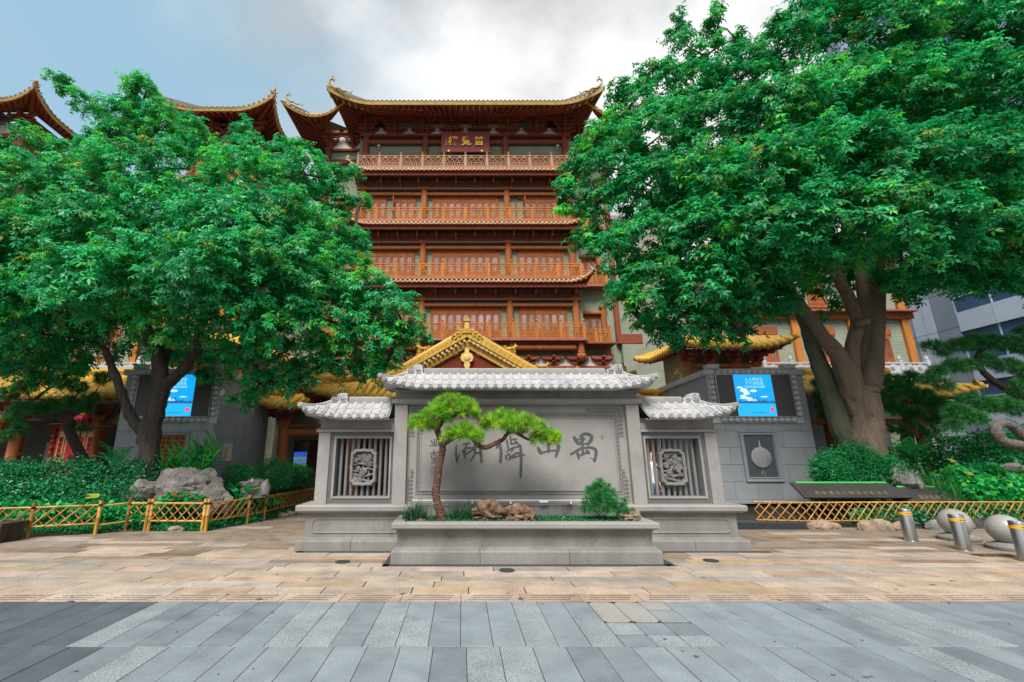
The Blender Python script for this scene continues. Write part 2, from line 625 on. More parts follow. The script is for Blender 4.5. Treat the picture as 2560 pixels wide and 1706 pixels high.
# service covers (three columns of cut stones, pointed ends, dark gaps between)
COVER = mat('worn_beige_cover_stone', (0.27, 0.265, 0.245), 0.8, 0.1, 2, 0.3, 80, rand=0.06, stain=1.5, sdark=0.8)
for k, xx in enumerate([1.4345, 1.7215, 2.0085]):
    for j, (a, b, m) in enumerate([(5.02, 5.66, COVER), (4.70, 5.0, SPECK if k != 1 else SLATE_D), (4.43, 4.69, SLATE_D if k == 0 else SPECK)] if k != 2 else
                                  [(5.02, 5.40, SPECK), (5.41, 5.66, COVER), (4.70, 5.0, SLATE_D), (4.43, 4.69, SPECK)]):
        q = MB(); c = 0.05 if (b - a) > 0.5 else 0.012
        poly = [(xx + c, a), (xx + 0.28 - c, a), (xx + 0.28, a + c), (xx + 0.28, b - c), (xx + 0.28 - c, b), (xx + c, b), (xx, b - c), (xx, a + c)]
        q.prism(poly, -0.04, rnd.uniform(-0.003, 0.001), axis='z')
        q.build('cover_stone', m, street)

# dark gravel seam round the foot of planter and wall
q = MB()
for a in [(-1.20, 3.20, 7.36, 7.47), (-1.2, -1.1, 7.36, 8.4), (3.1, 3.26, 7.36, 8.44), (-2.86, -1.1, 8.36, 8.46), (3.1, 5.36, 8.36, 8.46), (-2.86, -2.73, 8.36, 9.3)]:
    q.box(a[0], a[1], a[2], a[3], -0.02, 0.006)
o = q.build('gravel_seam', GRAVEL); tag(o, 'dark gravel seam round the foot of the stone planter', 'gravel', kind='stuff')

# small inspection lids
IRON = mat('dull_iron', (0.06, 0.062, 0.06), 0.55, 0.2, 8, 0.2, 60, metal=0.4)
q = MB(); q.lathe([(0.0, 0), (0.115, 0), (0.115, 0.010), (0.10, 0.012), (0.095, 0.008), (0.0, 0.009)], (0, 0, 0), 24)
for k in range(-3, 4):
    q.box(-0.07, 0.07, k * 0.022 - 0.005, k * 0.022 + 0.005, 0.008, 0.013)
lid = q.data('inspection_lid', IRON)
for (x, y, lab) in [(-1.86, 7.63, 'round iron lid left of the planter'), (3.96, 7.72, 'round iron lid right of the planter'), (0.66, 7.09, 'round iron lid in front of the planter')]:
    o = inst('inspection_lid', lid, None, (x, y, 0.004)); tag(o, lab, 'drain lid', 'small lids in the granite paving')
q = MB()
q.box(8.60, 9.25, 8.02, 8.20, 0.0, 0.012)
for k in range(7):
    q.box(8.63, 9.22, 8.035 + k * 0.022, 8.047 + k * 0.022, 0.012, 0.018)
o = q.build('drain_cover', mat('rusty_iron', (0.09, 0.055, 0.04), 0.8, 0.3, 8, 0.3, 60)); tag(o, 'rusty rectangular drain cover beside the stone balls', 'drain cover')

# trodden gum and oil spots on the street stones
q = MB(); rr = random.Random(41)
for k in range(90):
    x, y = rr.uniform(-5.5, 7), rr.uniform(2.6, 7.2)
    r = rr.choice([.008, .012, .016, .022, .035]); e = rr.uniform(.6, 1)
    q.prism([(x + r * (1 + .3 * math.sin(3 * a + k)) * math.cos(a), y + r * e * math.sin(a)) for a in np.linspace(0, 2 * PI, 9)[:-1]], 0.001, 0.0045, axis='z')
o = q.build('gum_spots', mat('dark_gum', (.07, .075, .08), .8, .3, 30)); tag(o, 'small dark trodden spots on the street paving', 'stains', kind='stuff')
# ------------------------------------------------------------------ stone planter
PX = 1.01
planter = thing('stone_planter', 'long moulded grey granite planter in front of the screen wall', 'planter', (PX, 8.0, 0))


def rect(z, hw, yf, yb=8.58):
    return (z, PX - hw, PX + hw, yf, yb)


q = MB(); cuts = [PX - 2.1, PX - 0.72, PX + 0.66, PX + 2.1]
for k in range(3):
    a, b = cuts[k], cuts[k + 1]
    ia, ib = (0.05 if k == 0 else 0.002), (0.05 if k == 2 else 0.002)
    q = MB(); q.levels([(0, a + 0.002, b - 0.002, 7.47, 8.58), (0.175, a + 0.002, b - 0.002, 7.47, 8.58), (0.19, a + (0.012 if k == 0 else .002), b - (0.012 if k == 2 else .002), 7.485, 8.58), (0.225, a + ia, b - ib, 7.64, 8.58)])
    q.build('base_slab', GRANITE_D, planter, bevel=0.006)
q = MB(); q.levels([rect(0.222, 2.03, 7.66), rect(0.42, 2.03, 7.66), rect(0.45, 2.045, 7.63), rect(0.47, 2.045, 7.63), rect(0.485, 2.06, 7.60)])
q.build('dado', GRANITE_D, planter)
q = MB()   # coping ring
for (x0, x1, y0, y1) in [(PX - 2.11, PX + 2.11, 7.50, 7.72)]:
    q.levels([(0.482, x0 + 0.05, x1 - 0.05, y0 + 0.06, y1), (0.51, x0 + 0.005, x1 - 0.005, y0 + 0.005, y1), (0.575, x0, x1, y0, y1), (0.592, x0 + 0.01, x1 - 0.01, y0 + 0.01, y1)])
q.build('front_coping', GRANITE, planter, bevel=0.005)
for s in (-1, 1):
    a, b = sorted((PX + s * 2.11, PX + s * 1.93))
    q = MB(); q.levels([(0.482, a + (0.05 if s < 0 else 0), b - (0.05 if s > 0 else 0), 7.725, 8.5), (0.575, a, b, 7.725, 8.5), (0.592, a, b, 7.725, 8.5)])
    q.build('side_coping', GRANITE, planter, bevel=0.005)
SOIL = mat('dark_soil', (0.03, 0.024, 0.017), 0.95, 0.3, 12, 0.3, 60, bump=0.5)
q = MB(); q.box(PX - 1.93, PX + 1.93, 7.72, 8.50, 0.3, 0.555)
q.build('soil', SOIL, planter)

# ------------------------------------------------------------------ stone screen wall
WX = 1.08
wall = thing('stone_screen_wall', 'grey carved granite screen wall with tiled roof and calligraphy panel', 'screen wall', (WX, 8.95, 0))


def wblock(name, lv, m=GRANITE, bevel=0.006, parent=wall):
    q = MB(); q.levels(lv); return q.build(name, m, parent, bevel=bevel)


for s in (-1, 1):
    X = lambda d: WX + s * d

    def xr(a, b):
        return tuple(sorted((X(a), X(b))))
    # base slabs, two stones each side
    for a, b in ((2.05, 3.02), (3.024, 4.0)):
        x0, x1 = xr(a, b)
        e = 0.06 if b > 3.9 else 0.001
        i0, i1 = (x0 + e, x1) if s < 0 else (x0, x1 - e)
        wblock('base_slab', [(0, x0, x1, 8.45, 9.45), (0.155, x0, x1, 8.45, 9.45), (0.17, x0, x1, 8.46, 9.44), (0.205, i0, i1, 8.61, 9.29)], GRANITE_D)
    x0, x1 = xr(1.9, 3.9)
    dd = wblock('dado', [(0.203, x0, x1, 8.62, 9.28), (0.58, x0, x1, 8.62, 9.28), (0.60, x0, x1, 8.60, 9.30), (0.62, x0, x1, 8.585, 9.31)], GRANITE_D, 0)
    # raised frame on the dado, ends cut to a curve
    q = MB(); px0, px1 = xr(2.2, 3.78); zz0, zz1, c = 0.27, 0.52, 0.06
    ring = []
    for (w_, y_) in ((0, 8.62), (0, 8.608), (0.012, 8.604), (0.026, 8.614), (0.026, 8.622)):
        a, b, d, e = px0 + w_, px1 - w_, zz0 + w_, zz1 - w_
        ring.append([(x, y_, z) for x, z in ((a + c, d), (b - c, d), (b - c * .3, d + c * .3), (b, d + c), (b, e - c), (b - c * .3, e - c * .3), (b - c, e), (a + c, e), (a + c * .3, e - c * .3), (a, e - c), (a, d + c), (a + c * .3, d + c * .3))])
    q.loft(ring, True, False); q.build('relief_frame', GRANITE_D, wall)
    x0, x1 = xr(1.9, 4.06)
    wblock('coping', [(0.62, x0 if s > 0 else x0 + .03, x1 - .03 if s > 0 else x1, 8.56, 9.33), (0.655, x0, x1, 8.50, 9.38), (0.735, x0, x1, 8.49, 9.39), (0.755, x0 + .01, x1 - .01, 8.52, 9.36)], GRANITE)
    x0, x1 = xr(2.12, 2.37)
    wblock('pillar', [(0.752, x0, x1, 8.72, 9.18), (2.585, x0, x1, 8.72, 9.18)])
    x0, x1 = xr(3.59, 3.815)
    wblock('pillar', [(0.752, x0, x1, 8.74, 9.16), (2.055, x0, x1, 8.74, 9.16)])
    # lintel band and frieze over the wing
    x0, x1 = xr(2.373, 3.86)
    wblock('lintel', [(2.058, x0, x1, 8.715, 9.185), (2.115, x0, x1, 8.715, 9.185)])
    x0, x1 = xr(2.373, 3.79)
    wblock('frieze', [(2.117, x0, x1, 8.75, 9.15), (2.27, x0, x1, 8.75, 9.15), (2.285, x0, x1, 8.72, 9.18), (2.31, x0, x1, 8.68, 9.22)], GRANITE_D)
    # window: frame round the opening
    ox0, ox1 = xr(2.45, 3.475)
    px0, px1 = xr(2.372, 3.588)
    oz0, oz1 = 0.885, 1.945
    fr = group_node('window_frame', wall)
    for nm, a in (('sill', (px0, px1, 8.78, 9.1, 0.757, oz0)), ('lintel', (px0, px1, 8.78, 9.1, oz1, 2.056)), ('jamb', (px0, ox0, 8.78, 9.1, oz0, oz1)), ('jamb', (ox1, px1, 8.78, 9.1, oz0, oz1))):
        q = MB(); q.box(*a); q.build(nm, CARVED, fr)
    q = MB()   # moulding round the opening
    t = 0.035
    q.box(ox0 - t, ox1 + t, 8.757, 8.782, oz1, oz1 + t); q.box(ox0 - t, ox1 + t, 8.757, 8.782, oz0 - t, oz0)
    q.box(ox0 - t, ox0, 8.757, 8.782, oz0, oz1); q.box(ox1, ox1 + t, 8.757, 8.782, oz0, oz1)
    t2 = 0.012
    q.build('moulding', GRANITE, fr)
    # nine stone bars
    nb = 9
    for k in range(nb):
        xb = ox0 + (ox1 - ox0) * (k + 0.75) / (nb + 0.5)
        q = MB(); r = 0.029
        q.loft([[(xb + r * math.cos(PI / 8 + i * PI / 4), 8.90 + r * 1.2 * math.sin(PI / 8 + i * PI / 4), z) for i in range(8)] for z in (oz0, oz1)])
        q.build('stone_bar', CARVED, fr)
    # pierced cloud plaque held by the bars
    cx, cz = WX + s * 2.945, 1.41
    pl = group_node('carved_plaque', wall)
    hw, hh = 0.25, 0.335

    def notch(hw, hh, c):
        return [(-hw + c, -hh), (-.05, -hh), (0, -hh - .012), (.05, -hh), (hw - c, -hh), (hw - c * .75, -hh + c * .55), (hw, -hh + c), (hw, -.05), (hw + .012, 0), (hw, .05), (hw, hh - c), (hw - c * .75, hh - c * .55), (hw - c, hh), (.05, hh), (0, hh + .012), (-.05, hh), (-hw + c, hh), (-hw + c * .75, hh - c * .55), (-hw, hh - c), (-hw, .05), (-hw - .012, 0), (-hw, -.05), (-hw, -hh + c), (-hw + c * .75, -hh + c * .55)]
    rings = []
    for (k_, y_) in ((0, 8.93), (0, 8.80), (0.015, 8.775), (0.045, 8.775), (0.06, 8.80), (0.06, 8.93)):
        rings.append([(cx + a * (hw - k_) / hw, y_, cz + b * (hh - k_) / hh) for a, b in notch(hw, hh, .07)])
    q = MB(); q.loft(rings, True, False); q.build('plaque_frame', GRANITE_D, pl)
    rr = random.Random(30 + s)
    q = MB()
    for k in range(17):                 # cloud scrolls in relief, gaps left between them
        ax, az = cx + rr.uniform(-.15, .15), cz + rr.uniform(-.24, .24)
        r0 = rr.uniform(.035, .065); ph = rr.uniform(0, 6.28); sg = rr.choice((-1, 1))
        q.lathe([(0, -0.03), (r0 * .95, -0.03), (r0 * .95, 0.012), (r0 * .6, 0.028), (0, 0.034)], (ax, 8.845 + rr.uniform(-.012, .012), az), 12, 'y')
        sp = [(ax + r0 * (1 - t * .8) * math.cos(ph + sg * t * 9), 8.808, az + r0 * (1 - t * .8) * math.sin(ph + sg * t * 9)) for t in np.linspace(0, 1, 14)]
        q.tube(sp, 0.0085, 5)
    for k in range(6):                  # long cloud tails tie the scrolls together
        z0 = cz - .24 + k * .095
        q.tube([(cx - .2 + j * .1, 8.85, z0 + .03 * math.sin(j * 1.4 + k * 2)) for j in range(5)], [.012, .022, .026, .02, .012], 6)
    q.build('cloud_relief', CARVED, pl, smooth=40)

# meander bands: real little fillets
def meander(x0, x1, z, h, y, q, vert=False):
    n = max(1, round((x1 - x0) / (h * 1.35)))
    p = (x1 - x0) / n
    w_ = h * 0.14
    for k in range(n):
        a = x0 + k * p
        L = [(a, z + w_ / 2), (a, z + h), (a + p * .72, z + h), (a + p * .72, z + h * .3), (a + p * .36, z + h * .3), (a + p * .36, z + h * .65)]
        L2 = [(a, z + w_ / 2), (a + p, z + w_ / 2)]
        for pts in (L, L2):
            if vert:
                pts = [(b, c) for c, b in pts]
            q.key(pts, w_, y - 0.004, y + 0.004)


q = MB(); y = 8.83
bx0, bx1, bz0, bz1, bh = WX - 1.94, WX + 1.97, 0.91, 2.42, 0.055
meander(bx0, bx1, bz0, bh, y, q); meander(bx0, bx1, bz1 - bh, bh, y, q)
meander(bz0 + bh * 1.3, bz1 - bh * 1.3, bx0, bh, y, q, True); meander(bz0 + bh * 1.3, bz1 - bh * 1.3, bx1 - bh, bh, y, q, True)
q.build('meander_border', CARVED, wall, kind='stuff')
for s in (-1, 1):
    q = MB()
    a, b = sorted((WX + s * 2.38, WX + s * 3.58)); h = 0.034; y = 8.778
    meander(a + .01, b - .01, 2.012, h, y, q); meander(a + .01, b - .01, 0.775, h, y, q)
    meander(0.83, 2.0, a + .008, h, y, q, True); meander(0.83, 2.0, b - .008 - h, h, y, q, True)
    q.build('meander_border', CARVED, wall, kind='stuff')
# thunder-scroll corners of the centre panel
rr = random.Random(3)
q = MB()
for s in (-1, 1):
    for (z0, z1) in ((2.445, 2.54), ):
        for k in range(7):
            a = WX + s * (1.38 + k * .095)
            meander(min(a, a + s * .085), max(a, a + s * .085), z0, .075, 8.83, q)
    for k in range(6):
        a, b = sorted((WX + s * 1.985, WX + s * 2.075)); z = 1.98 + k * .075
        meander(a, b, z, .06, 8.83, q)
    for k in range(8):
        a, b = sorted((WX + s * (1.985), WX + s * (2.085 - .045 * (k > 5)))); z = 0.80 + k * .072
        meander(a, b, z, .058, 8.83, q)
q.build('corner_scrollwork', CARVED, wall, kind='stuff')
# centre panel with a sunk field
wblock('centre_panel', [(0.757, WX - 2.118, WX + 2.118, 8.833, 9.12), (2.583, WX - 2.118, WX + 2.118, 8.833, 9.12)], GRANITE, 0)
q = MB(); x0, x1, z0, z1 = bx0 + bh + .03, bx1 - bh - .03, bz0 + bh + .025, bz1 - bh - .03
for a in ((x0 - .012, x1 + .012, z1, z1 + .012), (x0 - .012, x1 + .012, z0 - .012, z0), (x0 - .012, x0, z0, z1), (x1, x1 + .012, z0, z1)):
    q.box(a[0], a[1], 8.818, 8.834, a[2], a[3])
for e, t in ((.125, .02),):
    for a in ((bx0 - e, bx1 + e, bz1 + .145, bz1 + .145 + t),):
        q.box(a[0], a[1], 8.82, 8.834, a[2], a[3])
q.build('field_moulding', GRANITE, wall)
wblock('centre_plinth', [(0.50, WX - 2.0, WX + 2.0, 8.70, 9.2), (0.72, WX - 2.0, WX + 2.0, 8.70, 9.2), (0.752, WX - 2.11, WX + 2.11, 8.70, 9.2)], GRANITE_D)
wblock('lintel', [(2.588, WX - 2.40, WX + 2.40, 8.69, 9.21), (2.61, WX - 2.40, WX + 2.40, 8.69, 9.21), (2.615, WX - 2.43, WX + 2.43, 8.665, 9.235), (2.695, WX - 2.43, WX + 2.43, 8.665, 9.235)])
wblock('frieze', [(2.697, WX - 2.36, WX + 2.36, 8.72, 9.18), (2.80, WX - 2.36, WX + 2.36, 8.72, 9.18), (2.82, WX - 2.38, WX + 2.38, 8.66, 9.24), (2.845, WX - 2.38, WX + 2.38, 8.66, 9.24), (2.86, WX - 2.4, WX + 2.4, 8.60, 9.3)], GRANITE_D)
STROKES = {'yu':[[(2.18,1.975,0.0633),(2.23,1.891,0.0789),(2.281,1.825,0.0536)],[(2.304,2.0,0.0538),(2.352,1.938,0.0695),(2.314,1.848,0.0567)],[(2.341,2.015,0.0475),(2.429,2.031,0.0571),(2.514,1.993,0.0728),(2.517,1.925,0.0695),(2.438,1.825,0.0536)],[(2.248,1.929,0.0316),(2.383,1.938,0.0348)],[(2.258,1.836,0.0347),(2.44,1.845,0.0347)],[(2.092,1.642,0.0313),(2.185,1.688,0.0533),(2.316,1.764,0.0472)],[(2.216,1.723,0.0534),(2.244,1.619,0.0626),(2.252,1.551,0.025)],[(2.345,1.848,0.0536),(2.331,1.642,0.0439)],[(2.267,1.619,0.0344),(2.388,1.668,0.0439),(2.466,1.665,0.0345)],[(2.4,1.723,0.0471),(2.459,1.677,0.0533)],[(2.355,1.764,0.0346),(2.474,1.772,0.0472),(2.578,1.738,0.0629),(2.587,1.65,0.0627),(2.546,1.521,0.0531)],[(2.553,1.529,0.0312),(2.479,1.577,0.0125)]],'shan':[[(1.475,1.779,0.0409),(1.504,1.711,0.0785),(1.54,1.65,0.0564)],[(1.525,1.665,0.047),(1.668,1.703,0.0408),(1.81,1.718,0.0345)],[(1.856,1.833,0.0693),(1.876,1.772,0.0723),(1.812,1.604,0.0407)],[(1.686,1.91,0.0537),(1.676,1.698,0.0534)]],'xian':[[(0.754,1.887,0.041),(0.705,1.795,0.0567),(0.665,1.753,0.022)],[(0.745,1.833,0.0504),(0.765,1.68,0.0627),(0.747,1.502,0.0531)],[(0.951,1.98,0.0316),(0.96,1.845,0.0378)],[(0.881,1.91,0.0379),(0.901,1.759,0.0409)],[(0.955,1.916,0.0316),(1.066,1.932,0.0316)],[(0.96,1.839,0.0347),(1.085,1.858,0.0378)],[(1.034,1.902,0.0284),(1.089,1.858,0.0347)],[(1.088,1.815,0.0409),(1.138,1.795,0.0567),(1.146,1.559,0.0594),(1.126,1.244,0.0465)],[(0.871,1.695,0.0251),(0.995,1.764,0.044),(1.138,1.793,0.0378)],[(1.003,1.764,0.0346),(0.965,1.688,0.0282)],[(0.94,1.571,0.0313),(1.055,1.668,0.0376),(1.203,1.635,0.0407)],[(0.971,1.582,0.0282),(1.074,1.683,0.0282)],[(0.85,1.619,0.0313),(0.872,1.544,0.0406)],[(0.863,1.622,0.0251),(0.932,1.65,0.0345),(0.92,1.538,0.0312)],[(0.974,1.577,0.0313),(1.116,1.619,0.0344)]],'hu':[[(-0.098,1.81,0.0283),(-0.1,1.65,0.047),(-0.08,1.505,0.0406)],[(-0.083,1.517,0.0312),(-0.036,1.653,0.0188)],[(0.028,1.718,0.0471),(0.07,1.586,0.0344)],[(0.044,1.833,0.0347),(0.162,1.858,0.0347)],[(0.102,1.833,0.0347),(0.067,1.68,0.0376)],[(0.067,1.759,0.0346),(0.225,1.766,0.0346)],[(0.067,1.641,0.0313),(0.228,1.732,0.0314)],[(0.249,1.818,0.0409),(0.263,1.665,0.047),(0.179,1.52,0.0187)],[(0.352,1.933,0.0474),(0.373,1.68,0.0565),(0.388,1.499,0.053)],[(0.287,1.662,0.0408),(0.384,1.689,0.0377)],[(0.264,1.779,0.0315),(0.374,1.79,0.0346)]],'sig':[[(-0.588,1.907,0.0221),(-0.557,1.861,0.0315)],[(-0.526,1.925,0.0221),(-0.518,1.815,0.0283)],[(-0.609,1.804,0.0189),(-0.468,1.812,0.022)],[(-0.563,1.855,0.0158),(-0.544,1.83,0.0221)],[(-0.485,1.933,0.0253),(-0.481,1.815,0.0252)],[(-0.526,1.732,0.022),(-0.534,1.68,0.0251)],[(-0.582,1.662,0.0188),(-0.458,1.686,0.0188)],[(-0.578,1.625,0.0157),(-0.565,1.568,0.0219)],[(-0.547,1.632,0.0188),(-0.484,1.644,0.0188),(-0.487,1.577,0.0188)],[(-0.543,1.58,0.0156),(-0.48,1.589,0.0156)],[(-0.561,1.538,0.0187),(-0.467,1.556,0.0188)],[(-0.521,1.577,0.0219),(-0.517,1.496,0.0218)],[(-0.569,1.486,0.0156),(-0.456,1.505,0.0218)]],'seal':[[(-0.571,1.405,0.0156),(-0.478,1.405,0.0156)],[(-0.569,1.282,0.0155),(-0.476,1.282,0.0155)],[(-0.568,1.405,0.0156),(-0.566,1.282,0.0155)],[(-0.478,1.405,0.0156),(-0.476,1.282,0.0155)],[(-0.546,1.379,0.0124),(-0.496,1.382,0.0124)],[(-0.524,1.379,0.0124),(-0.523,1.304,0.0124)],[(-0.545,1.341,0.0124),(-0.496,1.346,0.0124)],[(-0.545,1.304,0.0124),(-0.495,1.307,0.0124)]],'seal2':[[(2.725,2.003,0.0222),(2.722,1.925,0.0221)],[(2.751,1.995,0.0222),(2.741,1.932,0.019)],[(2.702,1.969,0.0158),(2.765,1.975,0.0158)]]}

for nm, lab in (('yu', 'first large brush character from the right, engraved'), ('shan', 'second large brush character from the right, engraved'), ('xian', 'third large brush character, with a long downward stroke'), ('hu', 'leftmost large brush character, engraved'), ('sig', 'small signature characters beside the pine trunk'), ('seal', 'square seal below the signature'), ('seal2', 'faint small seal mark at the right')):
    q = MB()
    for k, st in enumerate(STROKES[nm]):
        P = [Vector((a, b)) for a, b, c in st]
        ex = []
        for i in range(len(st) - 1):           # finer points so the brush line bends smoothly
            for t in (0, .25, .5, .75):
                p0 = P[max(i - 1, 0)]; p1 = P[i]; p2 = P[i + 1]; p3 = P[min(i + 2, len(P) - 1)]
                c = 0.5 * ((2 * p1) + (p2 - p0) * t + (2 * p0 - 5 * p1 + 4 * p2 - p3) * t * t + (3 * p1 - 3 * p2 + p3 - p0) * t ** 3)
                ex.append((c.x, c.y, st[i][2] * (1 - t) + st[i + 1][2] * t))
        ex.append(st[-1])
        a, b = ex[0], ex[1]
        ex = [(a[0] - (b[0] - a[0]) * .7, a[1] - (b[1] - a[1]) * .7, a[2] * .35)] + ex
        a, b = ex[-1], ex[-2]
        ex.append((a[0] + (a[0] - b[0]) * .8, a[1] + (a[1] - b[1]) * .8, a[2] * .3))
        q.ribbon(ex, 0.02, 8.8305 - k * .0001, 8.8345)
    q.build('seal_mark' if 'seal' in nm else 'engraved_character', INK if 'seal' not in nm else CARVED, wall)['label'] = lab


# tiled roof of the wall: round cover tiles, stepped pan tiles, ridge, hip ridges with scrolls
def wall_roof(xa, xb, zr, ze, yr, ye, free_l, free_r, sp=0.1735, lift=0.165, clen=0.85):
    deckm = ROOFSTONE
    prof = []
    for t in np.linspace(0, 1, 7):
        prof.append((yr + (ye - yr) * t, zr + (ze - zr) * (1 - (1 - t) ** 1.25)))

    def fl(x):
        k = 0
        if free_l: k = max(k, (xa + clen - x) / clen)
        if free_r: k = max(k, (x - (xb - clen)) / clen)
        return lift * max(0, k) ** 2
    xs = np.linspace(xa, xb, 40)

    def hk(x):      # share of the slope left in front of the hip
        k = 1.0
        if free_l: k = min(k, (x - xa + .06) / .62)
        if free_r: k = min(k, (xb - x + .06) / .62)
        return max(.12, k)
    q = MB()
    for back in (0, 1):
        rings = []
        for x in xs:
            f = fl(x)
            kk = hk(x)
            rings.append([(x, (ye + (y - ye) * kk if not back else 2 * 8.95 - ye - (y - ye) * kk), ze + (z - ze) * kk + f * (1 if kk < 1 else i / 6) - 0.012) for i, (y, z) in enumerate(prof)])
        q.loft(rings, False, False)
    rings = []
    for x in xs:       # underside and eave edge
        f = fl(x)
        rings.append([(x, ye, ze + f - 0.012), (x, ye + .012, ze + f - .05), (x, ye + .10, ze + f - .055), (x, 8.62, ze - .01 + f * .3), (x, 9.28, ze - .01 + f * .3), (x, 2 * 8.95 - ye - .1, ze + f - .055), (x, 2 * 8.95 - ye, ze + f - .05), (x, 2 * 8.95 - ye, ze + f - .012)])
    q.loft(rings, False, False)
    for x in ([xa] if free_l else []) + ([xb] if free_r else []):
        f = fl(x)
        pts = [(x, y, z + f * (i / 6) - .012) for i, (y, z) in enumerate(prof)]
        pts2 = [(x, 2 * 8.95 - y, z) for (x, y, z) in reversed(pts)]
        low = [(x, 2 * 8.95 - ye, ze + f - .05), (x, 9.28, ze - .01 + f * .3), (x, 8.62, ze - .01 + f * .3), (x, ye + .012, ze + f - .05)]
        q.add(pts + pts2 + low, [tuple(range(len(pts) * 2 + 4))])
    q.build('roof_deck', deckm, wall)
    # tile meshes
    r = 0.034
    q = MB()
    for k in range(3):
        i0, i1 = [(0, 2), (2, 4), (4, 6)][k]
        (y0, z0), (y1, z1) = prof[i0], prof[i1]
        y1 -= 0.006
        R0, R1 = r * 0.94, r * 1.04
        rings = [[((RR) * math.cos(a), yy_, zz_ + RR * math.sin(a) - .006) for a in np.linspace(-.25, PI + .25, 8)] for yy_, zz_, RR in ((y0, z0, R0), ((y0 + y1) / 2, (z0 + z1) / 2 - .002, (R0 + R1) / 2), (y1, z1, R1))]
        q.loft(rings, False, False)
    cover = q.data('cover_tile', ROOFSTONE, 40)
    q = MB(); rr_ = r * 1.15
    q.lathe([(0, 0), (rr_, 0), (rr_, .022), (rr_ * .86, .026), (rr_ * .8, .018), (rr_ * .2, .018), (rr_ * .12, .024), (0, .024)], (0, ye - .008, ze + .018), 14, 'y')
    for a in (0, 1):
        q.box(-rr_ * .62 if a else -.004, rr_ * .62 if a else .004, ye - .032, ye - .02, ze + .018 - (.004 if a else rr_ * .62), ze + .018 + (.004 if a else rr_ * .62))
    disc = q.data('tile_disc', ROOFSTONE)
    pans = []
    for k in range(3):
        i0, i1 = [(0, 2), (2, 4), (4, 6)][k]
        (y0, z0), (y1, z1) = prof[i0], prof[i1]
        q = MB(); hw = sp / 2
        rings = []
        y1 -= 0.012; 
        for yy_, zz_, up in ((y0, z0, .0), (y1, z1, .014), (y1, z1, -.002)):
            rings.append([(u * hw, yy_, zz_ + up - .008 + .016 * (u * u - .25)) for u in np.linspace(-.82, .82, 6)])
        q.loft(rings, False, False)
        if k == 2:       # drip lip
            q.prism([(-hw * .86, ze + .004), (-hw * .45, ze - .020), (0, ze - .036), (hw * .45, ze - .020), (hw * .86, ze + .004)], ye - .02, ye - .006)
        pans.append(q.data('pan_tile', ROOFSTONE))
    n = int(round((xb - xa - .1) / sp))
    sp2 = (xb - xa - .1) / n
    for k in range(n + 1):
        x = xa + .05 + k * sp2
        f = fl(x)
        kk = hk(x); inst('cover_tile', cover, wall, (x, ye * (1 - kk), ze * (1 - kk) + f * (.55 if kk == 1 else 1)), None, (1, kk, kk) if kk < 1 else None); inst('tile_disc', disc, wall, (x, 0, f))
        if k < n:
            xm = x + sp2 / 2; f = fl(xm); kk = hk(xm)
            for j in range(3):
                inst('pan_tile', pans[j], wall, (xm, ye * (1 - kk), ze * (1 - kk) + f * (.2 + .4 * j if kk == 1 else 1)), None, (1, kk, kk) if kk < 1 else None)
    # ridge
    r0 = xa + (.74 if free_l else 0); r1 = xb - (.74 if free_r else 0)
    cut = [r0, (r0 + r1) / 2 - .05, r1] if r1 - r0 > 2 else [r0, r1]
    for a, b in zip(cut[:-1], cut[1:]):
        q = MB()
        q.box(a, b - .003, yr + .03, 2 * 8.95 - yr - .03, zr - .02, zr + .075)
        q.tube([(a, 8.95, zr + .085), (b - .003, 8.95, zr + .085)], .052, 10)
        q.box(a, b - .003, yr + .02, 2 * 8.95 - yr - .02, zr - .02, zr + .012)
        q.build('ridge_stone', GRANITE, wall)
    for sgn, fr_, xf in ((-1, free_l, xa + .56), (1, free_r, xb - .56)):
        if not fr_:
            continue
        # stepped scroll finial
        P = [(-.165, 0), (.165, 0), (.165, .10), (.15, .13), (.05, .135), (.045, .165), (.02, .2), (-.02, .215), (-.13, .215), (-.165, .19), (-.15, .16), (-.165, .13)]
        P = [(xf - sgn * a * -1 if sgn < 0 else xf - a, zr - .02 + b) for a, b in P]
        if sgn < 0:
            P = [(a, b) for a, b in P]
        fg = group_node('ridge_finial', wall)
        q = MB(); q.prism(P, 8.85, 9.05); q.build('finial_block', ROOFSTONE, fg, bevel=.006)
        q = MB()
        m_ = lambda a: xf + (a if sgn < 0 else -a)
        for L in ([(-.13, .17), (-.13, .10), (-.06, .10), (-.06, .14), (-.10, .14)], [(-.02, .16), (-.02, .07), (-.12, .07), (-.12, .04), (0, .04)], [(.03, .10), (.12, .10), (.12, .04), (.05, .04), (.05, .075), (.09, .075)], [(-.09, .19), (-.05, .19), (-.05, .165)]):
            q.key([(m_(a), zr - .02 + b) for a, b in L], .011, 8.842, 8.852)
        q.build('finial_scroll', CARVED, fg)
        # hip ridge sweeping out to the corner
        xe = xa if sgn < 0 else xb
        for back in (0, 1):
            pts = []
            for t in np.linspace(0, 1, 9):
                x = (xf + sgn * .15) + (xe + sgn * .05 - xf - sgn * .15) * t
                y = yr + .03 + (ye + .02 - yr - .03) * t ** 1.5
                z = zr + .05 + (ze + lift + .055 - zr - .05) * (1 - (1 - t) ** 1.9) + .03 * t ** 4
                pts.append((x, y if not back else 2 * 8.95 - y, z))
            q = MB()
            rings = []
            for (x, y, z) in pts:
                rings.append([(x - .028, y, z - .085), (x + .028, y, z - .085), (x + .028, y, z + .01), (x + .02, y, z + .022), (x - .02, y, z + .022), (x - .028, y, z + .01)])
            q.loft(rings)
            x, y, z = pts[-1]
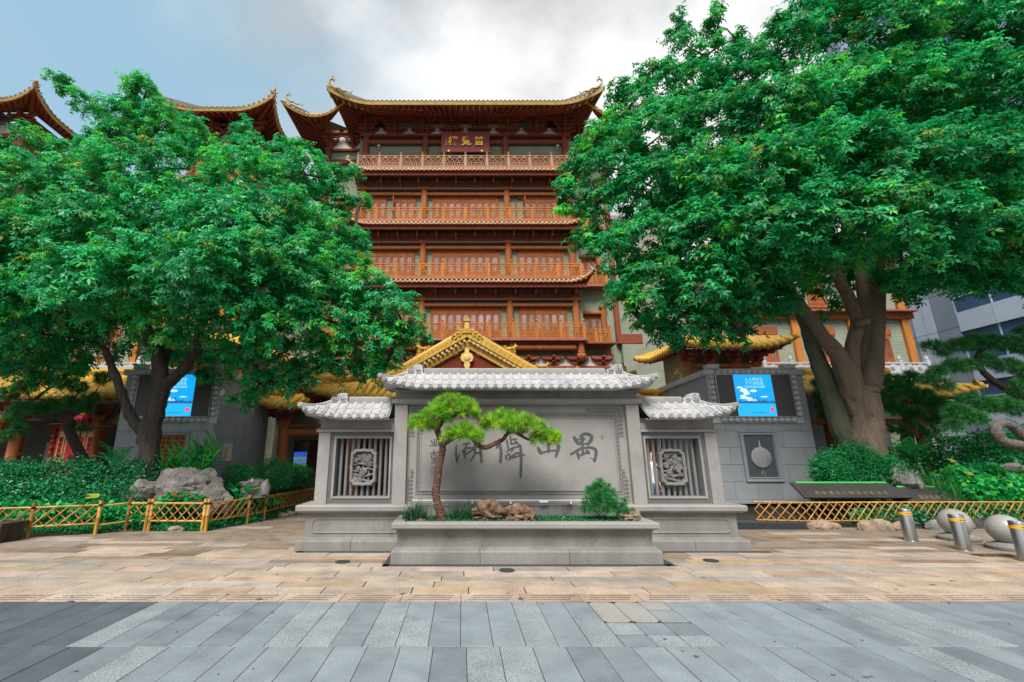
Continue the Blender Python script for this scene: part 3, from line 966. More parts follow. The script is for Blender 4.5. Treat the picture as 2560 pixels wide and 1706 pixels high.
            # scroll at the tip
            q.tube([(x + sgn * (.012 + .032 * (1 - t * .75) * math.cos(3.6 - t * 8)), y - .02, z - .03 + .045 * (1 - t * .75) * math.sin(3.6 - t * 8)) for t in np.linspace(0, 1, 16)], .014, 6)
            q.build('hip_ridge', ROOFSTONE, wall)


wall_roof(WX - 2.58, WX + 2.58, 3.215, 2.875, 8.86, 8.36, True, True)
wall_roof(WX - 4.06, WX - 2.435, 2.635, 2.325, 8.86, 8.40, True, False)
wall_roof(WX + 2.435, WX + 4.06, 2.635, 2.325, 8.86, 8.40, False, True)
# lamp bar along the foot of the panel
WHITE = mat('white_plastic', (0.7, 0.7, 0.7), 0.5, 0.05)
lb = thing('lamp_bar', 'thin white tube lamp on brackets along the foot of the stone panel', 'lamp', (1.2, 8.6, 0.8))
q = MB(); q.tube([(-0.9, 8.60, .83), (2.75, 8.60, .83)], .010, 6); q.build('lamp_tube', WHITE, lb)
q = MB(); q.box(1.42, 1.58, 8.585, 8.62, .795, .825); q.build('junction_box', WHITE, lb)
for x in (-.5, .2, .9, 2.0, 2.5):
    q = MB(); q.box(x - .012, x + .012, 8.595, 8.72, .77, .82); q.build('bracket', WHITE, lb)
# ------------------------------------------------------------------ temple materials
W_RAIL = mat('orange_brown_timber', (0.42, 0.160, 0.040), 0.75, spec=.12, var=0.2, scale=6, speck=0.12, sscale=30, rand=0.12, streak=True) # 0.2, 6, 0.12, 30, rand=0.12, streak=True)
W_RAIL_OLD = mat('bleached_timber', (0.36, 0.215, 0.125), 0.7, 0.2, 6, 0.15, 30, rand=0.12, streak=True)
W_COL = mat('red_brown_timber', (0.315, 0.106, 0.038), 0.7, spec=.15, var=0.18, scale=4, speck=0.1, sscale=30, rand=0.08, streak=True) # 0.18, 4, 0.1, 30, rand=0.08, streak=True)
W_WIN = mat('window_timber', (0.30, 0.092, 0.032), 0.7, spec=.15, var=0.15, scale=6, rand=0.10) # 0.15, 6, rand=0.10)
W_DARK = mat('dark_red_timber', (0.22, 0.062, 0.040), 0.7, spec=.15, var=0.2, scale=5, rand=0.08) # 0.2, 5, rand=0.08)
W_EDGE = mat('rose_brown_paint', (0.30, 0.10, 0.065), 0.6, 0.15, 3)
W_PLATE = mat('grey_brown_plate', (0.26, 0.16, 0.13), 0.6, 0.12, 3)
GOLD = mat('yellow_glazed_tile', (0.52, 0.315, 0.048), 0.45, spec=.35, var=0.14, scale=6, speck=0.08, sscale=40, rand=0.10, stain=5, sdark=0.72) # 0.14, 6, 0.08, 40, rand=0.10, stain=5, sdark=0.72, spec=0.6)
GOLD_W = mat('weathered_yellow_tile', (0.46, 0.31, 0.14), 0.45, 0.2, 6, 0.15, 40, rand=0.14, stain=6, sdark=0.6)
GOLD_D = mat('dull_gold_trim', (0.42, 0.26, 0.06), 0.4, 0.2, 5, rand=0.1, stain=4, sdark=0.6)
TILE_B = mat('blackened_roof_tile', (0.10, 0.075, 0.04), 0.6, 0.2, 6, rand=0.1)
RED_D = mat('dark_red_wall_paint', (0.15, 0.033, 0.020), 0.8, spec=.1, var=0.1, scale=2)
PLASTER = mat('white_plaster', (0.56, 0.53, 0.49), 0.8, 0.08, 2, stain=2, sdark=0.8)
CREAM = mat('cream_soffit_board', (0.50, 0.44, 0.36), 0.7, 0.1, 3)
BRICK = brick_mat('green_grey_brick', (0.185, 0.225, 0.155), (0.215, 0.25, 0.18), (0.34, 0.36, 0.29))
BRICK_D = brick_mat('dull_grey_brick', (0.19, 0.21, 0.15), (0.22, 0.24, 0.18), (0.30, 0.31, 0.24), 0.3, 0.09)
PANE = mat('pale_window_pane', (0.86, 0.87, 0.90), 0.16, 0.35, 0.9, metal=.85)
VOID = mat('dark_interior', (0.012, 0.010, 0.009), 0.9, 0.2)
FZ = [9.70, 14.28, 18.87, 23.45]
HX = 0.33


def roof_tile_mesh(r, L, slope, sp, m, nm='roof_tile', disc=True, mdisc=None):
    q = MB()
    rings = [[(r * math.cos(a), y, slope * y + r * math.sin(a)) for a in np.linspace(-.2, PI + .2, 7)] for y in (0, L)]
    q.loft(rings, False, False)
    if disc:
        q.mi = 1 if mdisc else 0
        q.lathe([(0, .0), (r * 1.12, 0), (r * 1.12, .03), (r * .7, .05), (0, .05)], (0, 0.01, 0), 9, 'y')
        q.prism([(r * .9, .01), (sp / 2, -.02 - r * .2), (sp - r * .9, .01), (sp - r * 1.1, -r * .9), (sp / 2, -r * 1.55), (r * 1.1, -r * .9)], -.03, -.005)
    return q.data(nm, [m, mdisc] if mdisc else m, 50)


def eave_roof(parent, x0, x1, y0, y1, z, lift, cout, clen, inset, rise, top_in, top_rise, m_tile, m_fasc, m_under,
              tsp=0.34, tr=0.08, tlen=0.8, sides='flr', fh=0.16, tiles=True, rafters=True, tslope=None, m_disc=None, maxt=999):
    """curved-up tiled eave round a rectangle: tiles, fascia, rafters and boarded underside"""
    xc, yc, Lx, Ly = (x0 + x1) / 2, (y0 + y1) / 2, x1 - x0, y1 - y0

    def k(s, L):
        d = abs(s) * L / 2 - (L / 2 - min(clen, L / 2))
        return max(0, d / min(clen, L / 2)) ** 2.0

    def edge(side, s):
        if side == 'f': K = k(s, Lx); return Vector((xc + s * (Lx / 2 + cout), y0 - cout * K, z + lift * K)), K
        if side == 'b': K = k(s, Lx); return Vector((xc + s * (Lx / 2 + cout), y1 + cout * K, z + lift * K)), K
        if side == 'l': K = k(s, Ly); return Vector((x0 - cout * K, yc + s * (Ly / 2 + cout), z + lift * K)), K
        K = k(s, Ly); return Vector((x1 + cout * K, yc + s * (Ly / 2 + cout), z + lift * K)), K

    def inner(side, s, ins, zz):
        if side in 'fb':
            return Vector((xc + s * (Lx / 2 - ins), y0 + ins if side == 'f' else y1 - ins, zz))
        return Vector((x0 + ins if side == 'l' else x1 - ins, yc + s * (Ly / 2 - ins), zz))
    top, fas, und, raf = MB(), MB(), MB(), MB()
    ts = top_rise / max(top_in, .01) if tslope is None else tslope
    tms = [(fr_, roof_tile_mesh(tr, tlen * fr_, ts, tsp, m_tile, mdisc=m_disc)) for fr_ in ((1, .6, .3, .12) if tlen > 1 else (1, .5))] if tiles else None
    cnt = 0
    for sd in sides:
        L = Lx if sd in 'fb' else Ly
        N = 44
        ss = np.linspace(-1, 1, N + 1)
        A, B, D = [], [], []
        for s in ss:
            e, K = edge(sd, s)
            i1 = inner(sd, s, top_in, z + top_rise)
            i2 = inner(sd, s, inset, z + rise)
            mid = e.lerp(i1, .5); mid.z -= top_rise * .06
            A.append([e, mid, i1])
            o = Vector((0, -1, 0)) if sd == 'f' else Vector((0, 1, 0)) if sd == 'b' else Vector((-1, 0, 0)) if sd == 'l' else Vector((1, 0, 0))
            B.append([e + o * .0 + Vector((0, 0, .01)), e + o * .02 + Vector((0, 0, -.05)), e - o * .03 + Vector((0, 0, -fh)), e - o * .12 + Vector((0, 0, -fh))])
            mm = e.lerp(i2, .45); mm.z = e.z + (i2.z - e.z) * .38 - fh * .6
            D.append([e - o * .08 + Vector((0, 0, -fh * .8)), mm, i2 + Vector((0, 0, -fh * .3))])
        top.loft([[tuple(p) for p in r_] for r_ in A], False, False)
        fas.loft([[tuple(p) for p in r_] for r_ in B], False, False)
        und.loft([[tuple(p) for p in r_] for r_ in D], False, False)
        if rafters:
            nr = int(L / 0.42)
            for j in range(nr + 1):
                s = -1 + 2 * (j + .5) / (nr + 1)
                e, K = edge(sd, s); i2 = inner(sd, s * (1 - .0), inset, z + rise)
                p = e.lerp(i2, .06); p.z = e.z - fh * 1.05; p2 = e.lerp(i2, .45); p2.z = e.z + (i2.z - e.z) * .38 - fh * 1.0
                d = (p2 - p).normalized(); w_ = d.cross(Vector((0, 0, 1))).normalized() * .1; h_ = Vector((0, 0, .09))
                raf.hexa([tuple(v) for v in (p - w_ - h_, p + w_ - h_, p2 + w_ - h_, p2 - w_ - h_, p - w_ + h_, p + w_ + h_, p2 + w_ + h_, p2 - w_ + h_)])
        if tiles:
            rot = Matrix.Rotation({'f': 0, 'b': PI, 'l': -PI / 2, 'r': PI / 2}[sd], 3, 'Z')
            nt = int((L + 2 * cout - .1) / tsp)
            for j in range(nt + 1):
                if cnt >= maxt: break
                s = -1 + 2 * (j * tsp + .05 + ((L + 2 * cout - .1) - nt * tsp) / 2) / (L + 2 * cout)
                e, K = edge(sd, s)
                room = (1 - abs(s)) * (L / 2 + cout)
                tm = next((t_ for fr_, t_ in tms if fr_ * tlen <= room + .15), tms[-1][1])
                inst('roof_tile', tm, parent, e + Vector((0, 0, .03)), rot); cnt += 1
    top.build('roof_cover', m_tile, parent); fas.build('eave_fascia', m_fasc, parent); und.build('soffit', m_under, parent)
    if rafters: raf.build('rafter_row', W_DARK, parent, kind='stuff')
    return edge


# small reusable meshes
def bracket_set(n, m_side=1.0):
    """dougong: crossing bow-shaped arms on blocks, stepping outwards"""
    q = MB()
    for t in range(n):
        z0 = t * .30; w_ = .42 + .22 * t; y_ = -.16 * t
        P = [(-w_, .13), (-w_, .24), (w_, .24), (w_, .13), (w_ * .8, .04), (w_ * .55, 0), (-w_ * .55, 0), (-w_ * .8, .04)]
        q.prism([(a, b + z0) for a, b in P], y_ - .07, y_ + .07)
        for sx in (-w_ * .85, 0, w_ * .85):
            q.levels([(z0 + .24, sx - .06, sx + .06, y_ - .06, y_ + .06), (z0 + .30, sx - .1, sx + .1, y_ - .1, y_ + .1)])
        # nose towards the front
        P = [(y_ - .45, .16), (y_ - .34, .24), (.3, .24), (.3, 0), (y_ - .2, 0), (y_ - .36, .05)]
        q.prism([(a, b + z0) for a, b in P], -.07, .07, axis='x')
    q.levels([(-.14, -.12, .12, -.12, .12), (0, -.2, .2, -.2, .2)])
    return q.data('bracket_set', W_DARK)


BR4, BR2 = bracket_set(4), bracket_set(2)
q = MB()   # bracket under a balcony eave: a beam end, a strut, a drop
q.box(-.07, .07, -.95, .15, -.20, 0); q.prism([(-.85, -.2), (-.1, -.2), (-.1, -.85), (-.22, -.62), (-.5, -.34)], -.05, .05, axis='x')
q.box(-.09, .09, -.16, .15, -1.0, -.2); q.box(-.055, .055, -.75, -.62, -.62, -.2); q.lathe([(0, -.14), (.07, -.1), (.07, 0), (0, 0)], (0, -.685, -.62), 8)
EBR = q.data('eave_bracket', W_DARK)


def rail_panel_mesh(pw, m, nm='rail_panel'):
    q = MB(); b = .036
    q.box(0, pw, -.03, .03, .08, .14); q.box(0, pw, -.03, .03, .82, .88)
    q.box(0, pw, -.045, .045, 1.0, 1.07)
    for sx in (0.0, pw - .05): q.box(sx, sx + .05, -.025, .025, .14, .82)
    for t in (.25, .75):
        q.prism([(pw * t - .22, 1.0), (pw * t + .22, 1.0), (pw * t + .12, .95), (pw * t + .05, .88), (pw * t - .05, .88), (pw * t - .12, .95)], -.02, .02)
    for zz in (.28, .43): q.box(.05, pw - .05, -.012, .012, zz - b / 2, zz + b / 2)
    n = 8
    for k in range(1, n):
        x = pw * k / n
        q.box(x - b / 2, x + b / 2, -.014, .014, .14, .43 if k % 2 else .58)
        if k % 2: q.box(x - b / 2, x + b / 2, -.014, .014, .64, .82)
    for k in range(0, n, 2):
        a = pw * k / n; c = pw * (k + 2) / n
        q.key([(a + .06, .58), (a + pw / n * .8, .58)], b, -.014, .014)
        q.key([(a + pw / n * .5, .7), (c - pw / n * .5, .7)], b, -.014, .014)
        q.key([(a + pw / n * .5, .58), (a + pw / n * .5, .7)], b, -.014, .014)
        q.key([(c - pw / n * .5, .43), (c - pw / n * .5, .7)], b, -.014, .014)
    return q.data(nm, m)


def rail_post_mesh(m):
    q = MB(); q.box(-.075, .075, -.075, .075, 0, 1.14)
    q.lathe([(.04, 1.14), (.075, 1.17), (.04, 1.20), (.085, 1.25), (.08, 1.32), (.03, 1.39), (0, 1.41)], (0, 0, 0), 8)
    return q.data('rail_post', m)


def railing(parent, x0, x1, y, z, n, m, ret=0.0):
    pw = (x1 - x0) / n
    pm, po = rail_panel_mesh(pw - .15, m), rail_post_mesh(m)
    for k in range(n + 1):
        inst('rail_post', po, parent, (x0 + k * pw, y, z))
        if k < n: inst('rail_panel', pm, parent, (x0 + k * pw + .075, y, z))
    if ret:
        pr_ = rail_panel_mesh(ret - .15, m)
        for x in (x0, x1):
            inst('rail_panel', pr_, parent, (x, y + .075, z), Matrix.Rotation(PI / 2, 3, 'Z'))


def leaf_mesh(w, h, oz0, oz1, nm='window_leaf'):
    """casement: timber frame, eight-sided opening, diamond lattice, pale pane behind"""
    q = MB(); e = .05
    ox0, ox1, c = w * .2, w * .8, .07
    out = [(0, 0), (w, 0), (w, h), (0, h)]
    for a in ((0.01, ox0, 0, h), (ox1, w - .01, 0, h), (ox0, ox1, 0, oz0), (ox0, ox1, oz1, h)):
        q.box(a[0], a[1], -.03, .03, a[2], a[3])
    for sx, sz in ((ox0, oz0), (ox1, oz0), (ox0, oz1), (ox1, oz1)):
        dx = c if sx == ox0 else -c; dz = c * 1.3 if sz == oz0 else -c * 1.3
        q.prism([(sx, sz), (sx + dx, sz), (sx, sz + dz)], -.03, .03)
    q.box(ox0 - .04, ox1 + .04, -.045, -.03, oz0 - .30, oz0 - .27); q.box(ox0 - .04, ox1 + .04, -.045, -.03, .12, .15)
    b = .017
    W_, H_ = ox1 - ox0, oz1 - oz0
    st = W_ / 2.6
    for sgn in (-1, 1):
        o = -H_
        while o < W_ + H_:
            pts = []
            for (x, zz) in ((o, 0), (o + sgn * H_, H_)):
                pts.append((x, zz))
            (xa, za), (xb, zb) = pts
            # clip to the opening
            t0, t1 = 0, 1; dx = xb - xa
            ta, tb = sorted(((0 - xa) / dx, (W_ - xa) / dx)); t0, t1 = max(t0, ta), min(t1, tb)
            if t1 > t0 + .02:
                q.ribbon([(ox0 + xa + dx * t0, oz0 + H_ * t0), (ox0 + xa + dx * t1, oz0 + H_ * t1)], b, -.012, .012)
            o += st
    q.mi = 1
    q.add([(ox0, .02, oz0), (ox1, .02, oz0), (ox1, .02, oz1), (ox0, .02, oz1)], [(0, 1, 2, 3)])
    return q.data(nm, [W_WIN, PANE])


LEAF = leaf_mesh(.55, 2.25, .75, 1.95)


def bay(parent, xa, xb, y, z, n, skip=(), mesh=LEAF, head=2.45):
    """a bay between two columns: brick cheeks, timber frame, a row of casements, round tie beam"""
    w_ = n * .55
    c = (xa + xb) / 2
    q = MB()
    q.box(c - w_ / 2 - .10, c - w_ / 2, y - .05, y + .12, z, z + head); q.box(c + w_ / 2, c + w_ / 2 + .10, y - .05, y + .12, z, z + head)
    q.box(c - w_ / 2 - .10, c + w_ / 2 + .10, y - .05, y + .12, z + head - .12, z + head)
    for k in range(3, n, 3):
        q.box(c - w_ / 2 + k * .55 - .025, c - w_ / 2 + k * .55 + .025, y - .06, y + .1, z, z + head - .12)
    q.build('window_frame', W_WIN, parent)
    for k in range(n):
        x = c - w_ / 2 + k * .55
        if k in skip:
            q = MB(); q.box(x, x + .55, y + .16, y + .17, z, z + head - .1); q.build('dark_opening', VOID, parent)
            inst('window_leaf', mesh, parent, (x + .53, y - .05, z + .04), Matrix.Rotation(R(-82), 3, 'Z'))
        else:
            inst('window_leaf', mesh, parent, (x, y, z + .04))
    q = MB(); q.tube([(xa + .2, y - .12, z + head + .22), (xb - .2, y - .12, z + head + .22)], .20, 12, flat=.75)
    q.build('tie_beam', W_COL, parent, smooth=40)


COLM = {}


def column(parent, x, y, z0, z1, r=.26, m=None, nm='column'):
    q = MB(); q.tube([(x, y, z0), (x, y, z1)], [r, r * .96], 14)
    q.box(x - r * 1.15, x + r * 1.15, y - r * 1.15, y + r * 1.15, z1 - .02, z1 + .18)
    return q.build(nm, m or W_COL, parent, smooth=40)


# ------------------------------------------------------------------ main hall
hall = thing('temple_hall', 'tall red timber temple hall with stacked balconies and upswept tiled eaves', 'temple', (HX, 31, 0))
cols = [HX - 8.05, HX - 3.23, HX + 3.23, HX + 8.05]
q = MB(); q.box(HX - 8.6, HX + 8.6, 31.2, 44, 0, 27.6); q.build('brick_wall', BRICK, hall)
for s in (-1, 1):
    a, b = sorted((HX + s * 8.62, HX + s * 11.4))
    q = MB(); q.box(a, b, 31.95, 44, 0, 27.6); q.build('wing_wall', BRICK, hall)
for f, z in enumerate(FZ):
    top = f == 3
    st = group_node('storey', hall)
    mr = W_RAIL_OLD if top else W_RAIL
    # balcony slab and rail
    hw = 8.42 if f else 8.35
    q = MB(); q.box(HX - hw - .15, HX + hw + .15, 30.02, 31.18, z - .26, z - .02); q.build('balcony_slab', W_EDGE, st, bevel=.02)
    railing(st, HX - hw, HX + hw, 30.25, z, 10, mr, ret=1.0)
    if not top:
        for s in (-1, 1):
            a, b = sorted((HX + s * (hw + .02), HX + s * (hw + 2.1)))
            q = MB(); q.box(a - .1, b + .1, 31.0, 31.94, z - .42, z - .2); q.build('wing_slab', W_EDGE, st)
            railing(st, a, b, 31.15, z - .18, 2, mr)
    # columns, beams, windows
    for i, x in enumerate(cols):
        column(st, x, 31.0, z, z + (2.98 if not top else 3.3), .27 if not top else .25, W_COL if not top else W_DARK)
    if not top:
        for s in (-1, 1):
            column(st, HX + s * 10.3, 31.8, z, z + 2.7, .22)
            bay(st, *sorted((HX + s * 8.3, HX + s * 10.3)), 31.9, z - .1, 2, head=2.2)
        for i in range(3):
            skip = (2,) if (f == 2 and i == 0) else ((0,) if (f == 2 and i == 2) else ())
            bay(st, cols[i], cols[i + 1], 31.1, z, 9 if i == 1 else 6, skip)
        q = MB(); q.box(HX - 8.5, HX + 8.5, 30.72, 31.19, z + 3.0, z + 3.09); q.build('wall_plate', W_PLATE, st)
        q = MB(); q.box(HX - 8.3, HX + 8.3, 31.02, 31.18, z + 3.1, z + 4.05)
        for k in range(12):
            x = HX - 8.0 + k * 1.455
            q.box(x - .55, x + .55, 30.98, 31.03, z + 3.22, z + 3.5)
        q.build('frieze_board', W_DARK, st)
        q = MB()
        for k in range(12):
            x = HX - 8.0 + k * 1.455
            q.box(x - .62, x + .62, 30.985, 31.015, z + 3.72, z + 3.93)
        q.build('vent_panel', mat('grey_green_vent', (0.16, 0.18, 0.15), .8), st)
        for k in range(12):
            inst('eave_bracket', EBR, st, (HX - 8.73 + k * 1.455 + .73 - .02, 31.0, z + 4.05))
        ev = group_node('balcony_eave', hall)
        zz = FZ[f + 1] - .52
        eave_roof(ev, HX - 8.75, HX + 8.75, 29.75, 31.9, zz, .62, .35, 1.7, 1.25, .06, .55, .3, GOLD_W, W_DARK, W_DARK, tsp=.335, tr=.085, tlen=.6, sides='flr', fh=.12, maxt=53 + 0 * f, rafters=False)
        q = MB()      # scalloped valance under the tiles
        nn = 54
        P = [(HX - 8.7, zz - .10)]
        for k in range(nn):
            a = HX - 8.7 + k * 17.4 / nn; w_ = 17.4 / nn
            P += [(a, zz - .33), (a + w_ * .25, zz - .30), (a + w_ * .5, zz - .36), (a + w_ * .75, zz - .30)]
        P += [(HX + 8.7, zz - .33), (HX + 8.7, zz - .10)]
        for k in range(nn):
            i = 1 + 4 * k
            a = P[i]; b = P[i + 4]
            q.prism([(a[0], zz - .10), a, P[i + 1], P[i + 2], P[i + 3], b, (b[0], zz - .10)], 29.93, 29.96)
        q.box(HX - 8.7, HX + 8.7, 29.9, 29.99, zz - .40, zz - .365)
        q.build('valance', W_DARK, ev)
        for s in (-1, 1):     # curled ends of the hip ridges
            pts = [(HX + s * (8.2 + t * .85), 30.3 - t * .85, zz + .30 + .38 * t ** 2) for t in np.linspace(0, 1, 7)]
            pts += [(pts[-1][0] - s * .02, pts[-1][1] - .02, pts[-1][2] + .14), (pts[-1][0] - s * .14, pts[-1][1], pts[-1][2] + .24), (pts[-1][0] - s * .02, pts[-1][1], pts[-1][2] + .34)]
            q = MB(); q.tube(pts, [.12] * 6 + [.11, .09, .06, .03], 8); q.build('hip_ridge', GOLD_W, ev, smooth=True)
    else:
        # top storey: brick, low doors behind the rail, name board bay
        for i in range(3):
            xa, xb = cols[i], cols[i + 1]; c = (xa + xb) / 2; w_ = 2.2 if i != 1 else 2.75
            q = MB(); q.box(c - w_, c + w_, 31.08, 31.19, z, z + 1.75)
            for k in range(1, 6): q.box(c - w_ + k * w_ / 3 - .03, c - w_ + k * w_ / 3 + .03, 31.05, 31.08, z, z + 1.6)
            q.box(c - w_ - .1, c + w_ + .1, 31.0, 31.08, z + 1.66, z + 1.78)
            q.build('door_range', W_WIN, st)
            q = MB(); q.tube([(xa + .2, 31.0, z + 2.85), (xb - .2, 31.0, z + 2.85)], .19, 10); q.build('tie_beam', W_DARK, st, smooth=40)
        q = MB(); q.box(HX - 8.5, HX + 8.5, 30.7, 31.19, z + 3.3, z + 3.46); q.build('wall_plate', W_DARK, st)
        q = MB(); q.box(HX - 8.3, HX + 8.3, 31.05, 31.19, z + 3.47, z + 4.3); q.build('plaster_infill', PLASTER, st)
        for k in range(8):
            x = HX - 8.05 + k * 16.1 / 7
            inst('bracket_set', BR4, st, (x, 30.95, z + 3.6))
            q = MB()
            P = [(x - 1.0, .0), (x - .86, .08), (x - .74, .2), (x - .6, .24), (x - .5, .4), (x - .25, .46), (x + .25, .46), (x + .5, .4), (x + .6, .24), (x + .74, .2), (x + .86, .08), (x + 1.0, 0)]
            q.prism([(a, z + 4.02 - b) for a, b in P] + [(x + 1.0, z + 4.25), (x - 1.0, z + 4.25)], 30.98, 31.04); q.build('cloud_board', W_DARK, st)
        q = MB(); q.box(HX - 8.8, HX + 8.8, 29.6, 31.2, z + 4.95, z + 5.1)
        for y_ in (30.4, 29.75): q.box(HX - 9.0, HX + 9.0, y_ - .1, y_ + .1, z + 4.55 + (30.9 - y_) * .25, z + 4.85 + (30.9 - y_) * .2)
        q.build('eave_purlin', W_DARK, st)
# wings of the top storey under the lower side roofs
q = MB(); q.box(HX - 11.3, HX + 11.3, 31.8, 31.96, 26.3, 27.5); q.build('wing_infill', PLASTER, hall)
q = MB(); q.box(HX - 11.5, HX + 11.5, 31.7, 31.99, 26.1, 26.3); q.box(HX - 11.5, HX + 11.5, 31.75, 31.99, 24.9, 25.3); q.build('wing_beam', W_DARK, hall)
for s in (-1, 1):
    for d in (9.3, 11.1): inst('bracket_set', BR4, hall, (HX + s * d, 31.8, 26.55))
    column(hall, HX + s * 11.3, 31.8, 9.6, 26.1, .22, W_DARK)
for s in (-1, 1):
    wr = group_node('side_roof', hall)
    a, b = sorted((HX + s * 9.2, HX + s * 13.65))
    eave_roof(wr, HX - 13.65 if s < 0 else HX + 9.9, HX - 9.9 if s < 0 else HX + 13.65, 29.2, 40, 27.45, .85, .6, 3.6, 2.6, .35, 4, 1.8, TILE_B, GOLD_D, W_DARK, tsp=.34, tr=.085, tlen=.7, sides='f' + ('l' if s < 0 else 'r'), maxt=14 if s < 0 else 4, m_disc=GOLD_D, fh=.2)
tr_ = group_node('top_roof', hall)
edge = eave_roof(tr_, HX - 9.75, HX + 9.75, 28.3, 46, 27.86, .72, .7, 3.2, 2.9, .75, 7, 4.5, TILE_B, GOLD_D, W_DARK, tsp=.335, tr=.085, tlen=.7, sides='flr', maxt=61, m_disc=TILE_B, fh=.30)
q = MB()
for j in range(46):     # pale boards between the flying rafters
    s = -1 + 2 * (j + .5) / 46
    e, K = edge('f', s)
    q.hexa([(e.x - .13, e.y + .20, e.z - .285), (e.x + .0, e.y + .20, e.z - .285), (e.x + .0, e.y + .75, e.z - .21), (e.x - .13, e.y + .75, e.z - .21), (e.x - .13, e.y + .20, e.z - .275), (e.x + .0, e.y + .20, e.z - .275), (e.x + .0, e.y + .75, e.z - .2), (e.x - .13, e.y + .75, e.z - .2)])
q.build('soffit_board_row', CREAM, tr_, kind='stuff')
q = MB(); q.box(HX - 8.5, HX + 8.5, 35, 36, 31.5, 33.2); q.build('main_ridge', GOLD_D, tr_)


def dragon(parent, x, y, z, s, sc, m=GOLD_D, nm='dragon_finial', tilt=.36):
    """serpent with a raised looped neck, horned head and forked tail, lying along a hip ridge"""
    q = MB()
    T_ = lambda a: tilt * min(a, 0)
    body = [(-1.5, 0, .0), (-1.2, 0, .10), (-.9, .03, .02), (-.6, -.03, .12), (-.3, .0, .05), (0, 0, .14), (.22, 0, .42), (.22, 0, .72), (.05, 0, .88), (-.12, 0, .80), (-.13, 0, .68)]
    q.tube([(x + s * a * sc, y + b * sc, z + (c + T_(a)) * sc) for a, b, c in body], [.03 * sc, .06 * sc, .08 * sc, .09 * sc, .10 * sc, .10 * sc, .085 * sc, .08 * sc, .08 * sc, .09 * sc, .05 * sc], 7)
    for a, c in ((-.02, 1.02), (.10, 1.08)):
        q.tube([(x + s * .02 * sc, y, z + .9 * sc), (x + s * a * sc, y, z + c * sc), (x + s * (a - .14) * sc, y, z + (c + .06) * sc)], [.035 * sc, .025 * sc, .01 * sc], 5)
    for k in range(6):
        a = -1.25 + k * .25
        q.prism([(x + s * (a - .05) * sc, z + (.1 + T_(a)) * sc), (x + s * (a + .05) * sc, z + (.1 + T_(a)) * sc), (x + s * (a - .03) * sc, z + (.24 + T_(a)) * sc)], y - .015 * sc, y + .015 * sc)
    for c in (.25, .1, -.05):
        q.tube([(x - s * 1.45 * sc, y, z + (.03 + T_(-1.45)) * sc), (x - s * (1.65 + c * .2) * sc, y, z + (c + T_(-1.6)) * sc)], [.035 * sc, .012 * sc], 5)
    return q.build(nm, m, parent, smooth=40)


for s in (-1, 1):
    dragon(tr_, HX + s * 10.1, 27.75, 28.55, s, .95)
dragon(hall, HX - 13.75, 28.75, 28.25, -1, .75)

# name board over the door
board = thing('name_board', 'dark red name board with three gold characters under the top eave', 'sign board', (HX, 30.5, 25.0))
NB_RED = mat('maroon_lacquer', (0.20, 0.018, 0.026), .5, .1, 3)
GOLDLEAF = mat('gold_leaf', (0.92, 0.56, 0.05), .5, .1, 5)
q = MB(); q.hexa([(HX - 1.93, 30.42, 25.02), (HX + 1.93, 30.42, 25.02), (HX + 1.93, 30.50, 25.02), (HX - 1.93, 30.50, 25.02), (HX - 1.93, 30.22, 26.62), (HX + 1.93, 30.22, 26.62), (HX + 1.93, 30.32, 26.62), (HX - 1.93, 30.32, 26.62)])
q.build('panel', NB_RED, board, bevel=.03)
q = MB()
for a in ((-1.97, 1.97, 24.98, 25.08), (-1.97, 1.97, 26.58, 26.66)):
    q.box(HX + a[0], HX + a[1], 30.40 if a[2] < 25.5 else 30.20, 30.47 if a[2] < 25.5 else 30.30, a[2], a[3])
q.build('frame', W_DARK, board)
for ch, dx in (('樓', -.98), ('覺', .06), ('普', 1.08)):
    text('gold_character', ch, GOLDLEAF, board, HX + dx, 30.27, 25.84, .86, .012, .95, bold=.016)
for k, ch in enumerate('釋光明書'):
    text('small_character', ch, GOLDLEAF, board, HX - 1.53, 30.29, 26.17 - k * .2, .16, .008)
q = MB()
for x in (-1.32, 1.30):
    q.lathe([(0, 0), (.09, .02), (.1, .08), (.03, .11), (0, .11)], (HX + x, 30.36, 24.99), 12, 'y')
q.build('boss', GOLDLEAF, board)
for x in (HX - 7.0, HX + 7.45):
    sp_ = thing('floodlight', 'white floodlight on the brick wall %s of the name board' % ('left' if x < 0 else 'right'), 'lamp', (x, 31.0, 25.9))
    q = MB(); q.box(x - .1, x + .1, 30.85, 31.05, 25.85, 26.0); q.build('lamp_head', PLASTER, sp_)
    q = MB(); q.box(x - .03, x + .03, 31.0, 31.2, 25.7, 25.86); q.build('lamp_arm', PLASTER, sp_)

# underside of the first balcony: beam, hanging lotus posts, bracket frieze
for x in (HX - 10.2, HX - 8.1, HX - 3.23, HX + 3.23, HX + 8.1, HX + 10.2):
    yy = 30.5 if abs(x - HX) < 9 else 31.2
    q = MB(); z0 = 8.05
    q.tube([(x, yy, 8.6), (x, yy, 9.45)], [.24, .24], 12)
    q.lathe([(0, -.05), (.12, .0), (.2, .12), (.31, .25), (.34, .4), (.30, .52), (.22, .58), (.27, .62), (.22, .68)], (x, yy, z0), 14)
    q.build('lotus_post', W_COL, hall, smooth=40)
for xa, xb in zip(cols[:-1], cols[1:]):
    q = MB(); q.tube([(xa + .3, 30.55, 9.05), (xb - .3, 30.55, 9.05)], .24, 12); q.build('tie_beam', W_COL, hall, smooth=40)
q = MB(); q.box(HX - 10.6, HX + 10.6, 30.3, 31.95, 9.3, 9.42); q.box(HX - 10.5, HX + 10.5, 30.7, 30.9, 7.6, 7.78); q.box(HX - 10.5, HX + 10.5, 30.7, 30.9, 7.15, 7.3); q.build('under_beam', W_DARK, hall)
